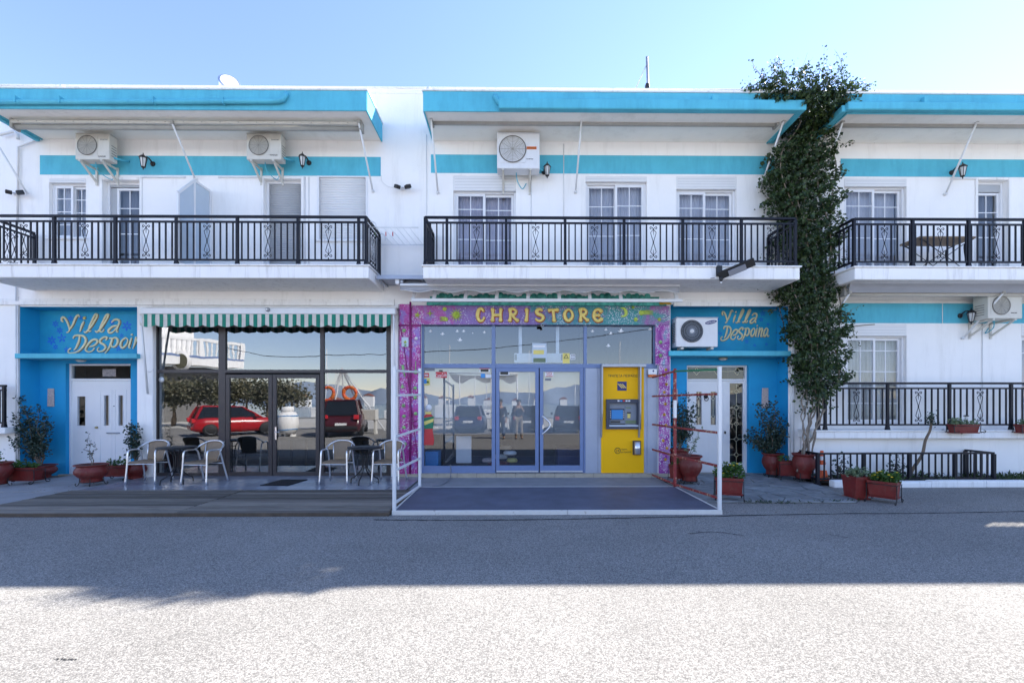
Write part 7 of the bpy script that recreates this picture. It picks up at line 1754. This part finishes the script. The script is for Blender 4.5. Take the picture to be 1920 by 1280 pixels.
e = mir(355, 679, -17.6); MB().lathe([(0, -.1), (.8, -.1), (.85, .0), (0, .05)], (e.x, e.y + .9, e.z), 24, 'y').build('round_emblem', 'white_slab', hb); MB().lathe([(0, .06), (.62, .055)], (e.x, e.y + .9, e.z), 20, 'y').build('emblem_disc', 'far_leaf', hb)
# tree row in front of it
for k, (px, Y, r, hgt) in enumerate(((285, -10.5, 1.5, 3.0), (325, -11.5, 1.5, 3.2), (370, -12, 1.6, 3.1), (415, -11, 1.4, 2.9), (460, -12.5, 1.7, 3.3), (500, -11.5, 1.4, 2.9), (545, -12.5, 1.5, 2.9))):
    c = mir(px, 740, Y); t = thing('street_tree', 'low brown-green tree across the street, mirrored in the cafe window', 'tree', (c.x, Y, 0), 'trees across the street')
    MB().tube([(c.x, Y, 0), (c.x + .1, Y, hgt * .6), (c.x, Y + .1, hgt * .8)], [.13, .09, .05], 7).build('trunk', 'bark', t)
    lf = MB(); pts = [(c.x + rnd.gauss(0, r * .55), Y + rnd.gauss(0, r * .4), hgt * .78 + rnd.gauss(0, .35)) for _ in range(60)]; leafball(lf, pts, 1900, .20, .22, rnd); tag(lf.build('crown', 'far_leaf', t), kind='stuff')
# cars
def car(label, loc, rz, paint, kind=0):
    t = thing('parked_car', label, 'car', (0, 0, 0), 'cars parked across the street')
    L, hw, zr, zb = ((3.9, .84, 1.47, .92), (4.7, .95, 1.78, 1.08))[kind]
    st = [(-.5, .42, .60, .80), (-.485, .30, .72, .90), (-.46, .24, zb - .02, .96), (-.36, .20, zb, 1.0), (-.1, .19, zb, 1.0), (.15, .19, zb - .01, 1.0), (.30, .20, zb - .05, .99), (.42, .22, zb - .17, .95), (.475, .26, zb - .26, .88), (.5, .36, zb - .42, .78)]
    vs = []
    for x, z0, z1, k in st:
        w_ = hw * k; zm = (z0 + z1) / 2
        vs += [(x * L, s_ * a, z) for s_, a, z in ((-1, w_ * .9, z0), (-1, w_ * .99, zm - .12), (-1, w_, zm + .05), (-1, w_ * .95, z1 - .03), (-1, w_ * .82, z1), (1, w_ * .82, z1), (1, w_ * .95, z1 - .03), (1, w_, zm + .05), (1, w_ * .99, zm - .12), (1, w_ * .9, z0))]
    n = 10; fs = [(i * n + j, i * n + (j + 1) % n, (i + 1) * n + (j + 1) % n, (i + 1) * n + j) for i in range(len(st) - 1) for j in range(n)]
    fs += [tuple(range(n))[::-1], tuple(range((len(st) - 1) * n, len(st) * n))]
    MB().add(vs, fs, True).build('body', paint, t)
    b = [(-.47 * L, zb - .03), (.27 * L, zb - .06)]; tp = [(-.40 * L, zr - .05), (.04 * L, zr - .03)]
    def ghring(k, dz=0):
        return [(b[0][0], -hw * .86 * k, b[0][1]), (b[1][0], -hw * .86 * k, b[1][1]), (b[1][0], hw * .86 * k, b[1][1]), (b[0][0], hw * .86 * k, b[0][1]), (tp[0][0], -hw * .68 * k, tp[0][1]), (tp[1][0], -hw * .68 * k, tp[1][1]), (tp[1][0], hw * .68 * k, tp[1][1]), (tp[0][0], hw * .68 * k, tp[0][1])]
    MB().add(ghring(1), [(0, 1, 5, 4), (1, 2, 6, 5), (2, 3, 7, 6), (3, 0, 4, 7)]).build('windows', 'car_glass', t)
    r_ = ghring(1.0); P = [Vector(v) for v in r_]
    for a, c in ((0, 4), (1, 5), (2, 6), (3, 7)): MB().beam(P[a], P[c], .10, .06).build('pillar', paint, t)
    for s_ in ((0, 1, 4, 5), (3, 2, 7, 6)): MB().beam(P[s_[0]].lerp(P[s_[1]], .52), P[s_[2]].lerp(P[s_[3]], .62), .07, .05).build('pillar', paint, t)
    top = [(tp[0][0] - .05, -hw * .7, zr - .06), (tp[1][0] + .04, -hw * .7, zr - .04), (tp[1][0] + .04, hw * .7, zr - .04), (tp[0][0] - .05, hw * .7, zr - .06)]
    MB().add(top + [(x * .93 - .05, y * .86, zr) for x, y, z in top], [(4, 5, 6, 7)] + [(k, (k + 1) % 4, (k + 1) % 4 + 4, k + 4) for k in range(4)] + [(3, 2, 1, 0)]).build('roof', paint, t, bevel=.03, seg=2)
    for sx in (-.31, .31):
        for s_ in (-1, 1):
            w_ = MB().lathe([(0, -.10), (.30, -.10), (.325, -.07), (.325, .07), (.30, .10), (0, .10)], (sx * L, s_ * (hw - .10), .325), 24, 'y').build('wheel', 'black_matte', t)
            MB().lathe([(.0, -.01), (.19, -.012), (.21, 0)], (sx * L, s_ * (hw + .003), .325), 16, 'y').build('rim', 'grey_metal', w_)
    for s_ in (-1, 1):
        B('tail_light', 'sticker_red', t, -.505 * L, -.46 * L, s_ * hw * .60, s_ * hw * .86, zb - .22, zb - .02, .02); B('headlight', 'lamp_glass', t, .455 * L, .49 * L, s_ * hw * .5, s_ * hw * .8, zb - .36, zb - .24, .02)
        MB().box(.16 * L, .20 * L, s_ * (hw + .02), s_ * (hw + .18), zb + .02, zb + .14).build('mirror', paint, t, bevel=.03)
    B('number_plate', 'sticker_white', t, -.512 * L, -.503 * L, -.26, .26, .56, .67); B('rear_bumper', 'black_matte' if kind else paint, t, -.515 * L, -.48 * L, -hw * .8, hw * .8, .36, .52, .03)
    t.location = loc; t.rotation_euler = (0, 0, rz); WLOC[t.name] = Vector(loc); return t
c = mir(420, 818, -2.6); car('red hatchback across the street, mirrored in the left cafe panes', (c.x + .1, -3.4, 0), R(-42), 'car_red')
c = mir(625, 820, -2.2); car('dark red off-roader across the street, mirrored in the right cafe pane', (c.x, -3.9, 0), R(-104), 'car_maroon', 1)
c = mir(878, 812, -4.6); car('dark blue hatchback across the street, mirrored in the left shop pane', (c.x, -6.3, 0), R(-90), 'car_blue')
c = mir(1072, 812, -4.6); car('dark grey hatchback across the street, mirrored in the right shop door', (c.x, -6.3, 0), R(-84), 'car_grey')
c = mir(985, 812, -4.6); car('black hatchback across the street, mirrored in the left shop door', (c.x, -6.5, 0), R(-92), 'car_grey')
for i in range(12):
    x = -7 + i * 1.45; o = MB().box(x, x + .9, -8.6, -8.42, 0, .13).build('parking_stop', 'white_slab', bevel=.02); tag(o, 'white concrete parking stop across the street, mirrored in the shop glass', 'parking stop', 'parking stops across the street')
# big white barrel, lifebuoys on a net tent, crate
c = mir(540, 818, -2.4); t = thing('white_barrel', 'big white barrel with blue hoops, mirrored in the cafe door', 'barrel', (c.x, -2.4, 0))
MB().lathe([(0, 0), (.36, 0), (.46, .25), (.50, .5), (.46, .78), (.36, 1.0), (0, 1.0)], (c.x, -2.4, .15), 28).build('staves', 'white_slab', t); MB().lathe([(0, 1.0), (.28, 1.0), (.33, 1.12), (.28, 1.3), (0, 1.32)], (c.x, -2.4, .15), 24).build('top_cask', 'white_slab', t)
for z, r in ((.2, .445), (.82, .455)): MB().lathe([(r, -.02), (r + .012, 0), (r, .02)], (c.x, -2.4, .15 + z), 28).build('hoop', 'sticker_blue', t)
for i in range(3): B('foot', 'white_slab', t, c.x - .3 + i * .26, c.x - .22 + i * .26, -2.6, -2.2, 0, .16)
for px, lb in ((613, 'left'), (655, 'right')):
    c = mir(px, 738, -7.5); t = thing('lifebuoy', 'orange lifebuoy hung on a pole across the street, %s of the pair' % lb, 'lifebuoy', tuple(c), 'lifebuoys across the street')
    for k in range(8):
        a0 = 2 * math.pi * k / 8; MB().tube([(c.x + .38 * math.cos(a0 + j * math.pi / 16), c.y, c.z + .38 * math.sin(a0 + j * math.pi / 16)) for j in range(5)], .10, 10).build('segment', 'orange_print' if k % 2 else 'cone_orange', t)
    B('hook', 'white_metal', t, c.x - .02, c.x + .02, c.y - .16, c.y - .11, c.z + .2, c.z + .6)
t = thing('net_tent', 'white pole frame draped with fishing net across the street, mirrored in the right cafe pane', 'net tent', (-8, -8, 0))
ap_ = mir(640, 690, -7.8)
for px in (600, 622, 648, 690, 728): f_ = mir(px, 800, -7.8); MB().tube([(f_.x, -7.8 + (px % 3) * .3, 0), (ap_.x, -7.8, ap_.z)], .045, 6).build('pole', 'white_metal', t)
for i in range(26): a = mir(596 + i * 5, 798, -7.6); MB().tube([(a.x, -7.6, .3), (ap_.x + (i - 13) * .02, -7.7, ap_.z - .1)], .006, 4).build('net_cord', 'awning_white', t)
c = mir(690, 808, -4); t = thing('fish_crate_table', 'cream crate on legs across the street, mirrored in the right cafe pane', 'crate', (c.x, -4, 0))
B('crate', 'awning_white', t, c.x - .8, c.x + .5, -4.3, -3.7, .75, 1.3, .02)
for sx in (-.7, .4): B('leg', 'awning_white', t, c.x + sx - .05, c.x + sx + .05, -4.2, -3.8, 0, .75)
t = thing('pergola', 'white tubular pergola with sagging canopy across the street, mirrored in the shop glass', 'pergola', (-1, -11, 0))
for px in (843, 862, 890, 920, 970): p = mir(px, 705, -11.0); MB().tube([(p.x, -11, 0), (p.x, -11, p.z)], .05 if px in (843, 970) else .03, 6).build('pole', 'white_metal', t)
a, b = mir(843, 700, -11), mir(972, 700, -11); MB().tube([a, b], .05, 6).build('beam', 'white_metal', t)
n = 16; MB().add([v for i in range(n + 1) for v in ((a.x + (b.x - a.x) * i / n, -11, a.z - .06 - .10 * math.sin(math.pi * i / n)), (a.x + (b.x - a.x) * i / n, -13.5, a.z - .4 - .2 * math.sin(i)))], [(2 * i, 2 * i + 1, 2 * i + 3, 2 * i + 2) for i in range(n)], True).build('canopy', 'awning_white', t).modifiers.new('solidify', 'SOLIDIFY').thickness = .01
pl = [mir(420, 650, -9), mir(520, 668, -9), mir(735, 662, -9), mir(930, 652, -9), mir(1100, 633, -9), mir(1235, 615, -9)]
wr = thing('overhead_cable', 'black overhead cable crossing the street side, mirrored in the shop panes', 'cable', (0, -9, 4)); MB().tube(smoothline(pl, 8), .022, 5).build('wire', 'black_matte', wr)
for q in (pl[0], pl[-1]): MB().tube([(q.x, -9, 0), (q.x, -9, q.z + .4)], [.12, .09], 8).build('pole', 'bark', wr)

# the two people by the camera
def person(label, x, y, face, top, leg, arms):
    t = thing('person', label, 'person', (x, y, 0))
    def skin(name, mat, verts, edges, radii, lv=2):
        me = bpy.data.meshes.new(name); me.from_pydata([(v[0], v[1], v[2]) for v in verts], edges, []); o = bpy.data.objects.new(name, me); COL.objects.link(o); o.parent = t
        me.materials.append(MT[mat]); sk = o.modifiers.new('skin', 'SKIN'); sk.use_smooth_shade = True
        for i, r_ in enumerate(radii): me.skin_vertices[0].data[i].radius = (r_, r_)
        me.skin_vertices[0].data[0].use_root = True
        ss = o.modifiers.new('sub', 'SUBSURF'); ss.levels = lv; ss.render_levels = lv; WLOC[o.name] = Vector((x, y, 0)); return o
    f = face
    h = [(0, 0, .95), (0, .0, 1.15), (0, 0, 1.38), (0, 0, 1.47), (0, .015 * f, 1.55), (0, .02 * f, 1.66), (0, .01 * f, 1.72)]
    V = h + [(-.19, 0, 1.40), (-.25, .02, 1.15), arms[0], arms[1], (.19, 0, 1.40), (.25, .02, 1.15), arms[2], arms[3], (-.10, 0, .90), (-.11, 0.02, .48), (-.12, -.02, .09), (-.13, .10 * f, .05), (.10, 0, .90), (.12, .02, .48), (.14, -.02, .09), (.15, .10 * f, .05)]
    E = [(0, 1), (1, 2), (2, 3), (3, 4), (4, 5), (5, 6), (2, 7), (7, 8), (8, 9), (9, 10), (2, 11), (11, 12), (12, 13), (13, 14), (0, 15), (15, 16), (16, 17), (17, 18), (0, 19), (19, 20), (20, 21), (21, 22)]
    skin('body', 'skin_tone', V, E, [.13, .13, .12, .055, .085, .095, .07, .06, .045, .038, .035, .06, .045, .038, .035, .085, .06, .042, .04, .085, .06, .042, .04])
    skin('jacket', top, V[0:3] + [V[7], V[8], V[9], V[11], V[12], V[13]], [(0, 1), (1, 2), (2, 3), (3, 4), (4, 5), (2, 6), (6, 7), (7, 8)], [.165, .17, .15, .085, .07, .055, .085, .07, .055])
    skin('trousers', leg, [V[0], V[15], V[16], V[17], V[19], V[20], V[21]], [(0, 1), (1, 2), (2, 3), (0, 4), (4, 5), (5, 6)], [.155, .11, .085, .065, .11, .085, .065])
    hr = MB().lathe([(0, .13), (.06, .125), (.10, .08), (.112, .02), (.10, -.03), (0, -.02)], (x, y + .012 * -f, 1.68), 16); hr.build('hair', 'black_matte', t)
    for s_ in (-1, 1): MB().lathe([(0, -.008), (.012, 0), (0, .008)], (x + s_ * .035, y + .105 * f, 1.64), 8, 'y').build('eye', 'ink', t)
    MB().tube([(x, y + .10 * f, 1.63), (x, y + .125 * f, 1.60)], [.008, .016], 8).build('nose', 'skin_tone', t)
    for s_ in (-1, 1):
        MB().lathe([(0, -.02), (.05, -.01), (.055, .04), (0, .06)], (x + s_ * .135, y + .04 * f, .0), 10).build('shoe', 'black_matte', t)
        q = V[10] if s_ < 0 else V[14]
        for k in range(5): b = Vector((x + q[0] + (k - 2) * .018, y + q[1], q[2])); MB().tube([b, b + Vector((0, .035 * f, -.03)), b + Vector((0, .045 * f, -.06))], [.009, .008, .006], 6).build('finger', 'skin_tone', t)
    return t
person('person in dark jacket and light trousers holding a camera, mirrored in the shop door', .30, -.55, 1, 'jacket_dark', 'trousers_khaki', ((-.20, .18, 1.25), (-.07, .28, 1.52), (.20, .18, 1.25), (.07, .28, 1.52)))
person('person in dark clothes standing beside the photographer, mirrored in the shop door', -.52, -.62, 1, 'jacket_dark', 'trousers_blue', ((-.26, .06, .98), (-.24, .12, .80), (.26, .06, .98), (.24, .12, .80)))
print('objects', len(bpy.data.objects))
